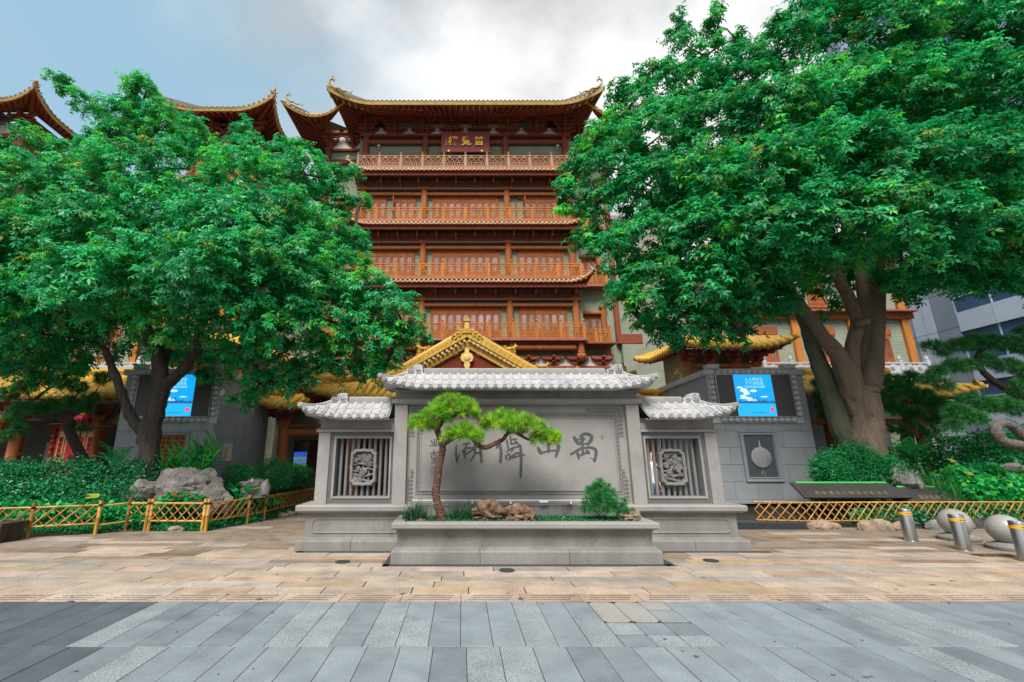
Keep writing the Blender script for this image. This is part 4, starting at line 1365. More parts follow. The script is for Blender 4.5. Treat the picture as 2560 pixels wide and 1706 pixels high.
q = MB(); q.box(HX - 10.4, HX + 10.4, 31.0, 31.18, 7.8, 8.5); q.build('plaster_infill', PLASTER, hall)
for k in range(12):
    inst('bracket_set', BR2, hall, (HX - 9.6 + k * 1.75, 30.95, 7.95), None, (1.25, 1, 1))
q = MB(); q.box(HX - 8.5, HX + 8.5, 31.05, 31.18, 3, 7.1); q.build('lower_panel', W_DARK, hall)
# ------------------------------------------------------------------ front gate hall with the yellow gable
GX = 0.22
gate = thing('gate_hall', 'front gate hall with yellow glazed gable roof behind the stone wall', 'gate hall', (GX, 19, 0))
GY = 17.0
ap, sl = 5.98, 0.58                       # apex height, slope
hw = 3.4
q = MB()     # gable wall
q.prism([(GX - hw + .3, ap - .25 - (hw - .3) * sl), (GX, ap - .25), (GX + hw - .3, ap - .25 - (hw - .3) * sl), (GX + hw - .3, 3.6), (GX - hw + .3, 3.6)], GY + .12, GY + .3)
q.build('gable_wall', RED_D, gate)
for s in (-1, 1):
    bx = lambda d, dz: (GX + s * d, ap - d * sl + dz)
    q = MB(); q.prism([bx(0, .02), bx(hw, .02), bx(hw, -.22), bx(0, -.22)], GY, GY + .1); q.build('bargeboard', GOLD, gate)
    q = MB(); q.prism([bx(0, .52), bx(hw + .1, .42), bx(hw + .1, .14), bx(0, .15)], GY - .18, GY + .30)
    q.build('verge_ridge', GOLD, gate, bevel=.02)
    q = MB()
    for k in range(18):      # low scroll relief on the verge
        d = .25 + k * .175
        x, z = bx(d, .32)
        q.tube([(x + .06 * math.cos(a), GY - .185, z + .06 * math.sin(a)) for a in np.linspace(0, 4.6, 7)], .014, 4)
    q.build('verge_relief', GOLD_D, gate)
    q = MB(); q.tube([(bx(0, .52)[0], GY - .05, bx(0, .52)[1]), (bx(hw + .1, .45)[0], GY - .05, bx(hw + .1, .45)[1])], .075, 8); q.build('verge_cap', GOLD, gate, smooth=40)
    m_ = MB(); m_.lathe([(0, 0), (.058, 0), (.060, .03), (.04, .04), (.0, .04)], (0, 0, 0), 10, 'y')
    m_.tube([(0, 0, 0), (0, .35, 0)], .055, 8); m_.prism([(.045, .0), (.09, -.10), (.135, .0)], -.02, 0)
    vt = m_.data('verge_tile', GOLD_W, 40)
    n = 20
    for k in range(n):
        x, z = bx(.10 + k * hw / n, .06)
        inst('verge_tile', vt, gate, (x, GY - .12, z))
    for d in (1.55, 2.75, .9 if False else 2.2):
        pass
    for cx_, zz_ in ((.42, -.2), (1.7, -.2)):
        q = MB()
        for a in range(6):
            x, z = bx(cx_ + .09 * math.cos(a * PI / 3), zz_ + .09 * math.sin(a * PI / 3))
            q.lathe([(0, 0), (.026, 0), (.018, .02), (0, .02)], (x, GY - .002, z), 7, 'y')
        q.build('nail_rosette', GOLD_D, gate)


def beast(parent, x, y, z, s, sc, m=GOLD):
    q = MB()
    P = lambda a, b, c: (x + s * a * sc, y + b * sc, z + c * sc)
    q.tube([P(-.34, 0, .30), P(-.15, 0, .32), (x + s * .1 * sc, y, z + .30 * sc), P(.28, 0, .36)], [.06 * sc, .11 * sc, .10 * sc, .12 * sc], 8)
    q.tube([P(.26, 0, .36), P(.38, 0, .50), P(.50, 0, .48)], [.12 * sc, .13 * sc, .07 * sc], 8)
    for a in (-.25, -.13, .15, .27):
        q.tube([P(a, .05 * (1 if a in (-.25, .15) else -1), .28), P(a + .02, .06 * (1 if a in (-.25, .15) else -1), .12), P(a + .05, .06 * (1 if a in (-.25, .15) else -1), -.02)], [.06 * sc, .04 * sc, .045 * sc], 6)
    q.tube([P(-.34, 0, .32), P(-.46, 0, .42), P(-.42, 0, .56)], [.04 * sc, .05 * sc, .015 * sc], 6)
    for b in (-.07, .07):
        q.tube([P(.34, b, .58), P(.32, b * 1.3, .70)], [.04 * sc, .01 * sc], 5)
    return q.build('ridge_beast', m, parent, smooth=50)


for s in (-1, 1):
    for d in (1.72, 2.95):
        beast(gate, GX + s * d, GY - .05, ap - d * sl + .56, s, .52)
# ridge seen end-on: stepped crest with curled flanks
q = MB()
q.levels([(ap + .30, GX - .20, GX + .20, GY - .22, GY + 6), (ap + .45, GX - .15, GX + .15, GY - .24, GY + 6), (ap + .50, GX - .10, GX + .10, GY - .24, GY + 6), (ap + .76, GX - .09, GX + .09, GY - .2, GY + 6), (ap + .79, GX - .13, GX + .13, GY - .24, GY + 6), (ap + .85, GX - .13, GX + .13, GY - .24, GY + 6), (ap + .86, GX - .1, GX + .1, GY - .24, GY + 6), (ap + .93, GX - .1, GX + .1, GY - .24, GY + 6)])
q.build('main_ridge', GOLD, gate)
for s in (-1, 1):
    q = MB()
    for k in range(3):
        q.tube([(GX + s * (.2 + k * .15 + .09 * math.cos(a)), GY - .2, ap + .36 - k * .11 + .08 * math.sin(a)) for a in np.linspace(-1, 4.4, 9)], .035, 6)
    q.build('ridge_scroll', GOLD, gate, smooth=True)
q = MB()     # hanging-fish ornament under the apex
P = [(0, .62), (.1, .52), (.09, .40), (.22, .34), (.27, .2), (.22, .06), (.1, .0), (.14, -.1), (.08, -.22), (.0, -.30)]
P = P + [(-a, b) for a, b in reversed(P[1:-1])]
q.prism([(GX + a * .95, ap - .84 + b) for a, b in reversed(P)], GY - .06, GY + .02)
q.lathe([(0, 0), (.15, 0), (.13, .03), (.1, .03), (.08, .05), (0, .06)], (GX, GY - .06, ap - .64), 14, 'y')
q.build('pendant_ornament', mat('pale_gold_carving', (.62, .42, .15), .4, .15, 8), gate, bevel=.012)
# roof slopes behind the gable and the skirt roofs
q = MB()
for s in (-1, 1):
    a = [(GX, GY, ap + .05), (GX + s * hw, GY, ap + .05 - hw * sl), (GX + s * hw, GY + 6, ap + .05 - hw * sl), (GX, GY + 6, ap + .05)]
    q.add(a, [(0, 1, 2, 3)])
q.build('roof_slope', GOLD, gate)
sk = group_node('skirt_roof', gate)
ed = eave_roof(sk, GX - 5.9, GX + 5.9, 16.0, 24, 3.72, .42, .30, 2.2, 1.3, .35, 2.6, 1.15, GOLD, GOLD_D, W_DARK, tsp=.27, tr=.075, tlen=1.9, sides='flr', fh=.12, tslope=.46)
lo = group_node('lower_roof', gate)
eave_roof(lo, GX - 8.35, GX + 8.35, 16.6, 24, 3.42, .45, .25, 1.9, 1.2, .3, 1.9, .75, GOLD, GOLD_D, W_DARK, tsp=.27, tr=.075, tlen=1.7, sides='flr', fh=.12, tslope=.42)
for s in (-1, 1):
    pts = [(GX + s * (3.3 + 2.75 * t), 18.5 - 2.7 * t, 4.85 - 1.15 * t + .55 * t ** 3 + .25) for t in np.linspace(0, 1, 9)]
    q = MB(); q.tube(pts, [.13] * 9, 8); q.build('hip_ridge', GOLD, gate, smooth=True)
    for t in (.35, .6):
        beast(gate, GX + s * (3.3 + 2.75 * t), 18.5 - 2.7 * t, 4.85 - 1.15 * t + .55 * t ** 3 + .33, s, .5)
    dragon(gate, GX + s * 5.7, 16.1, 4.42, s, .5, GOLD)
    pts = [(GX + s * (6.5 + 1.95 * t), 18.3 - 1.8 * t, 4.15 - .72 * t + .5 * t ** 3 + .2) for t in np.linspace(0, 1, 7)]
    q = MB(); q.tube(pts, [.12] * 7, 8); q.build('hip_ridge', GOLD, gate, smooth=True)
    dragon(gate, GX + s * 8.0, 16.75, 4.18, s, .62, GOLD)
    # columns, lintels, bracket clusters
    for x in (7.0, 4.3):
        column(gate, GX + s * x, 17.4, .15, 2.75, .20)
        inst('bracket_set', BR2, gate, (GX + s * x, 17.35, 2.92), None, (.8, .8, .75))
    a, b = sorted((GX + s * 7.0, GX + s * 4.3))
    q = MB(); q.tube([(a, 17.4, 2.5), (b, 17.4, 2.5)], .15, 10); q.box(a, b, 17.3, 17.5, 2.72, 2.8); q.build('tie_beam', W_COL, gate)
    a, b = sorted((GX + s * 4.3, GX + s * 2.0))
    q = MB(); q.tube([(a, 17.4, 2.5), (b, 17.4, 2.5)], .15, 10); q.build('tie_beam', W_COL, gate)
    q = MB(); a, b = sorted((GX + s * 5.0, GX + s * 8.3)); q.box(a, b, 19.6, 19.7, 0, 3.7); q.build('back_wall', BRICK_D, gate)
    q = MB(); a, b = sorted((GX + s * 6.0, GX + s * 7.1)); q.box(a, b, 19.52, 19.6, .3, 2.3); q.build('door_leaf', W_DARK, gate)
    q = MB(); a, b = sorted((GX + s * 5.0, GX + s * 5.1)); q.box(a, b, 17.6, 19.6, 0, 3.7); q.build('side_wall', W_DARK, gate)
q = MB(); q.box(GX - 5.0, GX + 5.0, 21.5, 21.6, 0, 3.8); q.build('back_panel', mat('dark_panelling', (.05, .03, .024), .5, .2, 4), gate)
for k in range(8):
    q = MB(); x = GX - 4.6 + k * 1.16
    q.box(x, x + 1.05, 21.42, 21.48, .4, 2.7); q.build('door_leaf', W_DARK, gate)
q = MB()
for k in range(8):
    for j in range(9):
        x = GX - 4.4 + k * 1.16
        q.box(x, x + .14, 21.40, 21.42, 1.2 + j * .15, 1.29 + j * .15); q.box(x + .4, x + .54, 21.40, 21.42, 1.2 + j * .15, 1.29 + j * .15)
q.build('gilt_lettering', GOLD_D, gate, kind='stuff')
q = MB(); q.box(GX - 8.4, GX + 8.4, 17.0, 24, 0.0, .14); q.box(GX - 7.4, GX + 7.4, 16.7, 17.0, 0, .07); q.build('stone_step', GRANITE_D, gate)
# information kiosk left of the wall
ki = thing('display_kiosk', 'upright black display kiosk with a blue and green screen inside the gate', 'screen', (-6.0, 17.9, .14))
q = MB(); q.box(-6.54, -5.94, 17.85, 17.97, .14, 2.20); q.build('body', mat('black_gloss', (.012, .012, .014), .2, .05), ki, bevel=.02)
q = MB(); q.box(-6.49, -5.99, 17.835, 17.85, 1.62, 1.78); q.build('screen_band', emit('screen_blue', (.05, .12, .9), .35), ki)
q = MB(); q.box(-6.49, -5.99, 17.835, 17.85, 1.18, 1.615); q.build('screen_field', emit('screen_green', (.18, .42, .12), .28), ki)
q = MB()
for i in range(5):
    for j in range(2):
        q.box(-6.46 + i * .095, -6.40 + i * .095, 17.83, 17.836, 1.50 - j * .16, 1.57 - j * .16)
q.build('screen_icons', emit('icon_blue', (.05, .1, .8), .9), ki)

# ------------------------------------------------------------------ stone piers with the display screens
PIER = mat('blue_grey_stone_block', (0.29, 0.315, 0.335), 0.6, 0.08, 1.6, 0.08, 60, rand=0.06, stain=1.0, sdark=0.86)
PIER_T = mat('pale_carved_frame', (0.43, 0.44, 0.45), 0.65, 0.1, 3, 0.12, 60, rand=0.05, stain=2, sdark=.75)
NICHE = mat('dark_slate_relief', (0.075, 0.09, 0.10), 0.5, 0.1, 4, 0.1, 60)
LEDB = mat('led_screen_off', (0.062, 0.060, 0.062), 0.45, 0.05, 90, .1, 300)


def bead_mesh(L):
    q = MB(); rs = [.0, .062, .078, .082, .078, .062, .0]
    q.lathe([(r, -L / 2 + L * i / 6) for i, r in enumerate(rs)], (0, 0, 0), 10, 'x')
    q.box(-L / 2, L / 2, .0, .06, -.05, .05)
    return q.data('frame_bead', PIER_T, 50)


for s in (-1, 1):
    cx = 8.90 if s > 0 else -8.70
    nm = 'right' if s > 0 else 'left'
    lab = 'tapering blue grey stone pier with a lute relief niche right of the wall' if s > 0 else 'pale grey stone pier behind the dark tree trunk on the left'
    pier = thing('stone_pier', lab, 'pier', (cx, 13.9, 0), 'stone piers beside the gate')
    x0, x1 = (cx - 1.36, cx + 1.55) if s > 0 else (cx - 1.55, cx + 1.30)
    Y = 13.5
    xin, xout = (x0, x1) if s > 0 else (x1, x0)
    q = MB(); q.prism([(xin + s * .05, Y + .055), (xout - s * .05, Y + .055), (xout - s * .05, 18.0), (xin + s * .35, 18.0)], 0, 4.02, axis='z'); q.build('core', BED, pier)
    # blocks, running bond; the niche takes the middle of the lower rows
    rows = [(.30, .42), (.42, .90), (.90, 1.38), (1.38, 1.86), (1.86, 2.34), (2.34, 2.72)]
    nx0, nx1, nz0, nz1 = cx - .66, cx + .44, .903, 2.337
    if s < 0: nx0, nx1 = 2 * cx - nx1, 2 * cx - nx0
    for r_, (za, zb) in enumerate(rows):
        xs = [x0, x0 + .62, cx - .2, cx + .62, x1] if r_ % 2 == 0 else [x0, x0 + .35, cx - .35, cx + .35, x1 - .35, x1]
        if r_ == 0: xs = [x0, cx - .6, cx + .9, x1]
        for a, b in zip(xs[:-1], xs[1:]):
            segs = [(a, b)]
            if zb > nz0 and za < nz1:
                segs = [(a, min(b, nx0)), (max(a, nx1), b)]
            for c, d in segs:
                if d - c > .05:
                    q = MB(); yb = Y - (.03 if r_ == 0 else 0); q.box(c + .003, d - .003, yb, Y + .06, za + .003, zb - .003); q.build('stone_block', PIER, pier, bevel=.004)
    for za, zb in [(.3 + k * .47, .3 + k * .47 + .464) for k in range(8)]:
        # canted inner face, towards the gate
        for k_ in range(6):
            a0, a1 = k_ * .05, (k_ + 1) * .05; b0, b1 = k_ * .75, (k_ + 1) * .75 - .005
            P0 = (xin + s * a0, Y + b0 + .004); P1 = (xin + s * a1, Y + b1)
            q = MB(); q.prism([(P0[0], P0[1]), (P1[0], P1[1]), (P1[0] + s * .045, P1[1]), (P0[0] + s * .045, P0[1])], za, zb, axis='z'); q.build('stone_block', PIER, pier)
        xo = xout
        q = MB(); q.box(min(xo, xo - s * .06), max(xo, xo - s * .06), Y + .062, 18.0, za, zb); q.build('stone_block', PIER, pier)
    q = MB(); q.box(x0 + .004, x1 - .004, Y + .002, Y + .06, 2.723, 4.015); q.build('upper_face', PIER, pier)
    # coping
    q = MB(); q.prism([(xin - s * .1, Y - .06), (xout + s * .1, Y - .06), (xout + s * .1, 18.0), (xin + s * .2, 18.0)], 4.022, 4.2, axis='z')
    q.build('coping', PIER_T, pier, bevel=.02)
    # screen in a beaded frame
    sx0, sx1, sz0, sz1 = cx - 1.16, cx + 1.08, 2.77, 4.02
    if s < 0: sx0, sx1 = 2 * cx - sx1, 2 * cx - sx0
    led = thing('display_screen', 'grey display screen showing a blue poster, ' + ('on the right stone pier' if s > 0 else 'half hidden by the left tree trunk'), 'screen', (cx, Y - .1, 2.77), 'display screens on the piers')
    q = MB(); q.box(sx0, sx1, Y - .09, Y - .005, sz0, sz1); q.build('panel', LEDB, led)
    q = MB(); t = .03
    for a in ((sx0 - t, sx1 + t, sz1, sz1 + t), (sx0 - t, sx1 + t, sz0 - t, sz0), (sx0 - t, sx0, sz0, sz1), (sx1, sx1 + t, sz0, sz1)):
        q.box(a[0], a[1], Y - .11, Y, a[2], a[3])
    q.build('bezel', mat('thin_metal_bezel', (.30, .30, .29), .4, .05, metal=.6), led)
    px0, px1 = (sx0 + .53, sx0 + 1.68) if s > 0 else (sx0 + .56, sx0 + 1.71)
    py = Y - .093
    po = group_node('poster', led)
    q = MB(); q.box(px0, px1, py, py + .003, sz0 + .40, sz1); q.build('poster_sky', emit('poster_sky_blue', (.0, .36, .86), .75), po)
    q = MB(); q.box(px0, px1, py, py + .003, sz0, sz0 + .40); q.build('poster_water', emit('poster_water_blue', (.01, .42, .88), .8), po)
    rr = random.Random(4)
    q = MB(); x = px0
    while x < px1 - .02:
        w_ = rr.uniform(.02, .06); h_ = rr.uniform(.02, .10)
        q.box(x, min(x + w_, px1), py - .003, py - .001, sz0 + .38, sz0 + .40 + h_); x += w_
    q.prism([(px0 + .50, sz0 + .40), (px0 + .53, sz0 + .40), (px0 + .515, sz0 + .60)], py - .004, py - .001); q.box(px0 + .61, px0 + .64, py - .004, py - .001, sz0 + .4, sz0 + .57)
    q.build('poster_skyline', emit('poster_skyline_blue', (.01, .12, .30), .7), po)
    q = MB()
    for (a, b, ra, rb) in ((.26, .78, .12, .06), (.33, .70, .10, .07), (.22, .60, .10, .04), (.55, .76, .11, .04), (.3, .54, .2, .03), (.85, .58, .12, .02), (.45, .48, .2, .03), (.15, .86, .1, .03)):
        q.prism([(px0 + a + ra * math.cos(k * PI / 7) * (1 + .15 * math.sin(k * 5)), sz0 + b + rb * math.sin(k * PI / 7)) for k in range(14)], py - .003, py - .001)
    q.build('poster_cloud', emit('poster_cloud_white', (.55, .72, .92), .85), po)
    q = MB()
    for k in range(5):
        a = k * 2 * PI / 5 + .3
        q.lathe([(0, 0), (.032, 0), (.032, .002), (0, .002)], (px1 - .12 + .038 * math.cos(a), py - .001, sz0 + .2 + .038 * math.sin(a)), 9, 'y')
    q.build('poster_flower', emit('poster_flower_red', (.85, .06, .10), .9), po)
    pm = emit('poster_lettering_pale', (.36, .72, .95), .85) if 'poster_lettering_pale' not in MATS else MATS['poster_lettering_pale']
    ccx = (px0 + px1) / 2 + .04
    text('poster_lettering', '人人讲安全', pm, po, ccx, py - .002, sz1 - .145, .112, .001, bold=.0)
    text('poster_lettering', '个个会应急', pm, po, ccx, py - .002, sz1 - .265, .112, .001, bold=.0)
    text('poster_lettering', '排查身边安全隐患', pm, po, ccx, py - .002, sz1 - .375, .078, .001, bold=.0)
    text('poster_small_print', '广州市应急管理宣传', MATS['poster_skyline_blue'], po, ccx, py - .002, sz0 + .10, .05, .001)
    bd = bead_mesh(.2)
    for k in range(12):
        x = sx0 + (sx1 - sx0) * (k + .5) / 12
        inst('frame_bead', bd, pier, (x, Y - .07, sz0 - .11)); inst('frame_bead', bd, pier, (x, Y - .07, sz1 + .10))
    for k in range(8):
        z = sz0 - .02 + (sz1 - sz0 + .04) * (k + .5) / 8
        for x in (sx0 - .13, sx1 + .13):
            inst('frame_bead', bd, pier, (x, Y - .07, z), None, (.95, 1, .95))
    q = MB(); q.box(sx0 - .24, sx1 + .24, Y - .04, Y, sz0 - .2, sz1 + .2); q.build('frame_board', PIER_T, pier)
    for x in (sx0 - .05, sx1 + .05):
        q = MB(); q.levels([(4.205, x - .2, x + .2, Y - .14, Y + .1), (4.25, x - .17, x + .17, Y - .12, Y + .1), (4.34, x - .2, x + .2, Y - .14, Y + .1)]); q.build('frame_cap', PIER_T, pier)
    # niche
    ni = group_node('niche', pier)
    q = MB(); q.box(nx0 + .1, nx1 - .1, Y + .02, Y + .06, nz0 + .1, nz1 - .1); q.build('niche_back', NICHE if s > 0 else W_DARK, ni)
    rings = []
    for k_, y_ in ((0, Y + .02), (0, Y - .05), (.03, Y - .05), (.05, Y - .02), (.08, Y - .02), (.10, Y - .04), (.13, Y + .03)):
        rings.append([(nx0 + k_, y_, nz0 + k_), (nx1 - k_, y_, nz0 + k_), (nx1 - k_, y_, nz1 - k_), (nx0 + k_, y_, nz1 - k_)])
    q = MB(); q.loft(rings, True, False); q.build('niche_frame', PIER, ni)
    mx = (nx0 + nx1) / 2
    if s > 0:
        SILVER = mat('brushed_silver', (.45, .45, .46), .45, .08, 20, metal=.55)
        q = MB(); q.lathe([(0, -.0), (.29, 0), (.30, .02), (.29, .04), (.27, .045), (0, .05)], (mx, Y + .02, 1.58), 32, 'y'); q.build('lute_disc', SILVER, ni)
        q = MB()
        for a in np.linspace(-.9, .2, 4):
            q.ribbon([(mx + .15 * math.cos(a), 1.58 + .15 * math.sin(a)), (mx + .28 * math.cos(a), 1.58 + .28 * math.sin(a))], .008, Y - .034, Y - .03)
        q.build('lute_string', NICHE, ni)
        q = MB(); q.prism([(mx - .035, 1.87), (mx + .035, 1.87), (mx + .01, 2.08), (mx - .01, 2.08)], Y - .02, Y + .02); q.build('lute_neck', SILVER, ni)
        q = MB()
        for k in range(5):
            q.tube([(mx - .1 + k * .06 + .04 * math.cos(a), Y + .005, 2.16 + .05 * math.sin(k * 2) + .04 * math.sin(a)) for a in np.linspace(0, 5, 8)], .008, 4)
        q.tube([(mx, Y + .0, 1.28), (mx, Y, 1.22)], .012, 5)
        for k in range(4):
            q.tube([(mx + (.06 - .01 * k) * math.cos(a), Y + .005, 1.13 + (.09 - .02 * k) * math.sin(a)) for a in np.linspace(0, 6, 10)], .007, 4)
        q.build('relief_lines', mat('worn_relief_edge', (.2, .22, .23), .5), ni)
    else:
        LAT = W_RAIL
        q = MB()
        for k in range(7):
            x = nx0 + .14 + k * (nx1 - nx0 - .28) / 6
            q.box(x - .014, x + .014, Y - .005, Y + .018, nz0 + .12, nz1 - .12)
        for k in range(10):
            z = nz0 + .14 + k * (nz1 - nz0 - .28) / 9
            q.box(nx0 + .12, nx1 - .12, Y - .003, Y + .016, z - .014, z + .014)
        q.build('lattice', LAT, ni)
        # small notice on the canted face and a security camera
        nt = thing('notice_sheet', 'small white notice sheet on the left pier', 'notice', (-7.46, 14.65, 1.47))
        q = MB(); q.hexa([(-7.445, 14.35, 1.47), (-7.465, 14.95, 1.47), (-7.475, 14.95, 1.47), (-7.455, 14.35, 1.47), (-7.445, 14.35, 2.0), (-7.465, 14.95, 2.0), (-7.475, 14.95, 2.0), (-7.455, 14.35, 2.0)]); q.build('sheet', PLASTER, nt)
        q = MB(); q.box(-7.462, -7.440, 14.42, 14.60, 1.52, 1.95); q.build('printed_strip', mat('pale_gold_print', (.5, .38, .16), .7), nt)
        cm = thing('security_camera', 'white dome security camera on the corner of the left pier', 'camera', (-7.3, 13.5, 3.5))
        q = MB(); q.tube([(-7.42, 13.75, 3.6), (-7.24, 13.5, 3.6), (-7.24, 13.45, 3.55)], .025, 6); q.build('arm', WHITE, cm)
        q = MB(); q.lathe([(0, -.10), (.05, -.08), (.065, -.02), (.07, .0), (.07, .06), (.04, .08), (0, .08)], (-7.24, 13.45, 3.48), 12); q.build('dome', WHITE, cm, smooth=40)

# ------------------------------------------------------------------ side halls with lanterns
LRED = mat('red_lantern_silk', (0.52, 0.016, 0.018), 0.5, 0.15, 20, trans=0.15)
LGOLD = mat('lantern_gold', (0.62, 0.34, 0.06), .4)


def lantern(x, y, z, r, lab):
    t = thing('red_lantern', lab, 'lantern', (x, y, z), 'red lanterns under the side eaves')
    q = MB()
    n = 20
    rings = []
    for i in range(9):
        a = -PI / 2 * .82 + PI * .82 * i / 8
        rings.append([((r * math.cos(a)) * (1 + (.035 if k % 2 else -.02)) * math.cos(2 * PI * k / n) + x, (r * math.cos(a)) * (1 + (.035 if k % 2 else -.02)) * math.sin(2 * PI * k / n) + y, z + r * .82 * math.sin(a)) for k in range(n)])
    q.loft(rings); q.build('shade', LRED, t)
    q = MB(); q.cyl((x, y, z + r * .76), r * .38, r * .14); q.cyl((x, y, z - r * .9), r * .36, r * .14); q.cyl((x, y, z + r * .9), .01, .5, 5); q.build('rim', LGOLD, t)
    q = MB(); q.cyl((x, y, z - r * 1.25), r * .3, r * .35, 10); q.tube([(x, y, z - r * 1.2), (x, y, z - r * 2.3)], [.03, .045], 6); q.build('tassel', LRED, t)
    return t


for s in (-1, 1):
    side = 'left' if s < 0 else 'right'
    hl = thing('side_hall', 'open side hall with yellow tiled eaves and red columns on the ' + side, 'hall', (GX + s * 15, 18, 0), 'side halls beside the piers')
    a, b = sorted((GX + s * 11.3, GX + s * (26.0 if s < 0 else 17.7)))
    eave_roof(hl, a, b, 15.6, 22, 3.72, .32, .25, 1.6, 1.2, .3, 2.6, 1.2, GOLD, GOLD_D, W_DARK, tsp=.28, tr=.08, tlen=1.8, sides='f' + 'lr', fh=.14, tslope=.46)
    q = MB(); q.tube([(a + .5, 18.2, 5.0), (b - .3, 18.2, 5.0)], .2, 8); q.build('main_ridge', GOLD, hl)
    xsC = (13.4, 16.4, 19.4, 22.4) if s < 0 else (13.3, 16.6)
    for k, xx in enumerate(xsC):
        column(hl, GX + s * xx, 16.6, 0, 2.9, .21)
        inst('bracket_set', BR2, hl, (GX + s * xx, 16.5, 3.05), None, (.9, .8, .7))
    q = MB(); q.box(a + .3, b - .3, 16.5, 16.7, 2.75, 2.95); q.build('tie_beam', W_COL, hl)
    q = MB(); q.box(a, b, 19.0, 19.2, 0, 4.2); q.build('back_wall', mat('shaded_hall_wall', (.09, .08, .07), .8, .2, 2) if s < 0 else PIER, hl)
    if s < 0:
        lantern(GX - 13.55, 15.9, 2.84, .27, 'red lantern beside the pine trunk, right of the banner')
        lantern(GX - 16.5, 16.0, 2.88, .27, 'red lantern at the far left edge')
        # framed window and banner on the back wall
        q = MB()
        for (x0_, x1_, z0_, z1_) in ((-16.6, -15.4, 1.95, 2.15), (-16.6, -16.4, .3, 1.95), (-15.6, -15.4, .3, 1.95)):
            q.box(x0_, x1_, 18.3, 18.4, z0_, z1_)
        q.build('window_frame', PIER, hl)
        q = MB(); q.box(-16.4, -15.6, 18.36, 18.4, .3, 1.95); q.build('window_pane', mat('dim_pane', (.12, .11, .075), .3, .3, 2), hl)
        bn = thing('blessing_banner', 'red blessing banner with black characters on a wooden stand', 'banner', (-14.55, 16.9, 0))
        ORW = mat('orange_board', (.34, .115, .05), .6, .1)
        q = MB(); q.box(-15.1, -13.6, 17.0, 17.06, .4, 2.85); q.build('board', ORW, bn)
        CR = mat('cream_silk_border', (.60, .45, .22), .7)
        RS = mat('bright_red_silk', (.50, .012, .016), .7, .15, 12)
        for (x0_, x1_) in ((-15.0, -14.78), (-14.7, -14.02), (-13.94, -13.72)):
            q = MB(); q.box(x0_, x1_, 16.985, 16.998, .4, 2.52); q.build('scroll_border', CR, bn)
            q = MB(); q.box(x0_ + .035, x1_ - .035, 16.975, 16.984, .4, 2.32); q.build('scroll', RS, bn)
        BLK = mat('black_ink', (.01, .01, .01), .6)
        text('banner_character', '祈', BLK, bn, -14.36, 16.968, 1.98, .30, .003, bold=.006); text('banner_character', '福', BLK, bn, -14.36, 16.968, 1.50, .30, .003, bold=.006)
        for k, c in enumerate('福慧双修吉祥'):
            text('couplet_character', c, BLK, bn, -14.89, 16.968, 2.22 - k * .2, .12, .002)
            text('couplet_character', c, BLK, bn, -13.83, 16.968, 2.22 - k * .2, .12, .002)
        for x in (-15.16, -13.5):
            st_ = thing('lantern_string', 'string of small red lanterns hanging %s of the banner' % ('left' if x < -14 else 'right'), 'lanterns', (x, 16.95, 2.6))
            for k in range(9):
                q = MB(); q.lathe([(0, -.09), (.06, -.08), (.085, 0), (.06, .08), (0, .09)], (x, 16.95, 2.55 - k * .21), 10); q.build('small_lantern', LRED, st_)
    else:
        lantern(GX + 13.2, 15.9, 2.80, .27, 'red lantern left of the big right trunk')
        lantern(GX + 15.7, 15.9, 2.84, .27, 'red lantern right of the big right trunk')
        lantern(GX + 16.35, 15.9, 2.86, .25, 'red lantern farthest right under the eave')
        text('gold_sign_character', '普', GOLDLEAF, hl, GX + 14.55, 16.45, 2.72, .42, .02, bold=.01)
        # fence of pale slats and red notice seen past the pier
        q = MB()
        for k in range(12): q.box(GX + 12.2 + k * .17, GX + 12.3 + k * .17, 18.2, 18.24, .9, 2.0)
        q.build('slat_screen', PLASTER, hl, kind='stuff')
        q = MB(); q.box(GX + 13.45, GX + 13.8, 18.15, 18.19, 1.0, 2.05); q.build('red_notice', RS, hl)

# ------------------------------------------------------------------ small pavilion above the right pier, its twin on the left
for s in (-1, 1):
    pv = thing('corner_pavilion', 'small bracketed pavilion roof rising behind the %s pier' % ('right' if s > 0 else 'left'), 'pavilion', (GX + s * 12.4, 22.5, 0), 'pavilions behind the piers')
    xa, xb = sorted((GX + s * 10.1, GX + s * 15.3))
    eave_roof(pv, xa, xb, 20.6, 25, 6.75, .40, .35, 1.5, 1.2, .25, 1.8, 1.1, GOLD, GOLD_D, W_DARK, tsp=.3, tr=.085, tlen=1.2, sides='flr', fh=.14, tslope=.5)
    q = MB(); q.box(xa + 1.0, xb - 1.0, 22.0, 24.5, 0, 6.9); q.build('wall', BRICK_D, pv)
    for x in (xa + .9, xa + 2.0, xb - 2.0, xb - .9):
        column(pv, x, 21.7, 0, 6.0, .16); inst('bracket_set', BR2, pv, (x, 21.6, 6.15), None, (.8, .8, .75))
    q = MB(); q.box(xa + .7, xb - .7, 21.6, 21.8, 5.9, 6.05); q.build('tie_beam', W_COL, pv)
    lm = leaf_mesh(.55, 1.1, .25, .95, 'lattice_leaf')
    for k in range(3): inst('lattice_leaf', lm, pv, ((xa + xb) / 2 - .82 + k * .55, 21.9, 4.9))
    q = MB(); q.box(xa + .6, xb - .6, 19.6, 22, 4.5, 4.75); q.build('terrace', PIER, pv)

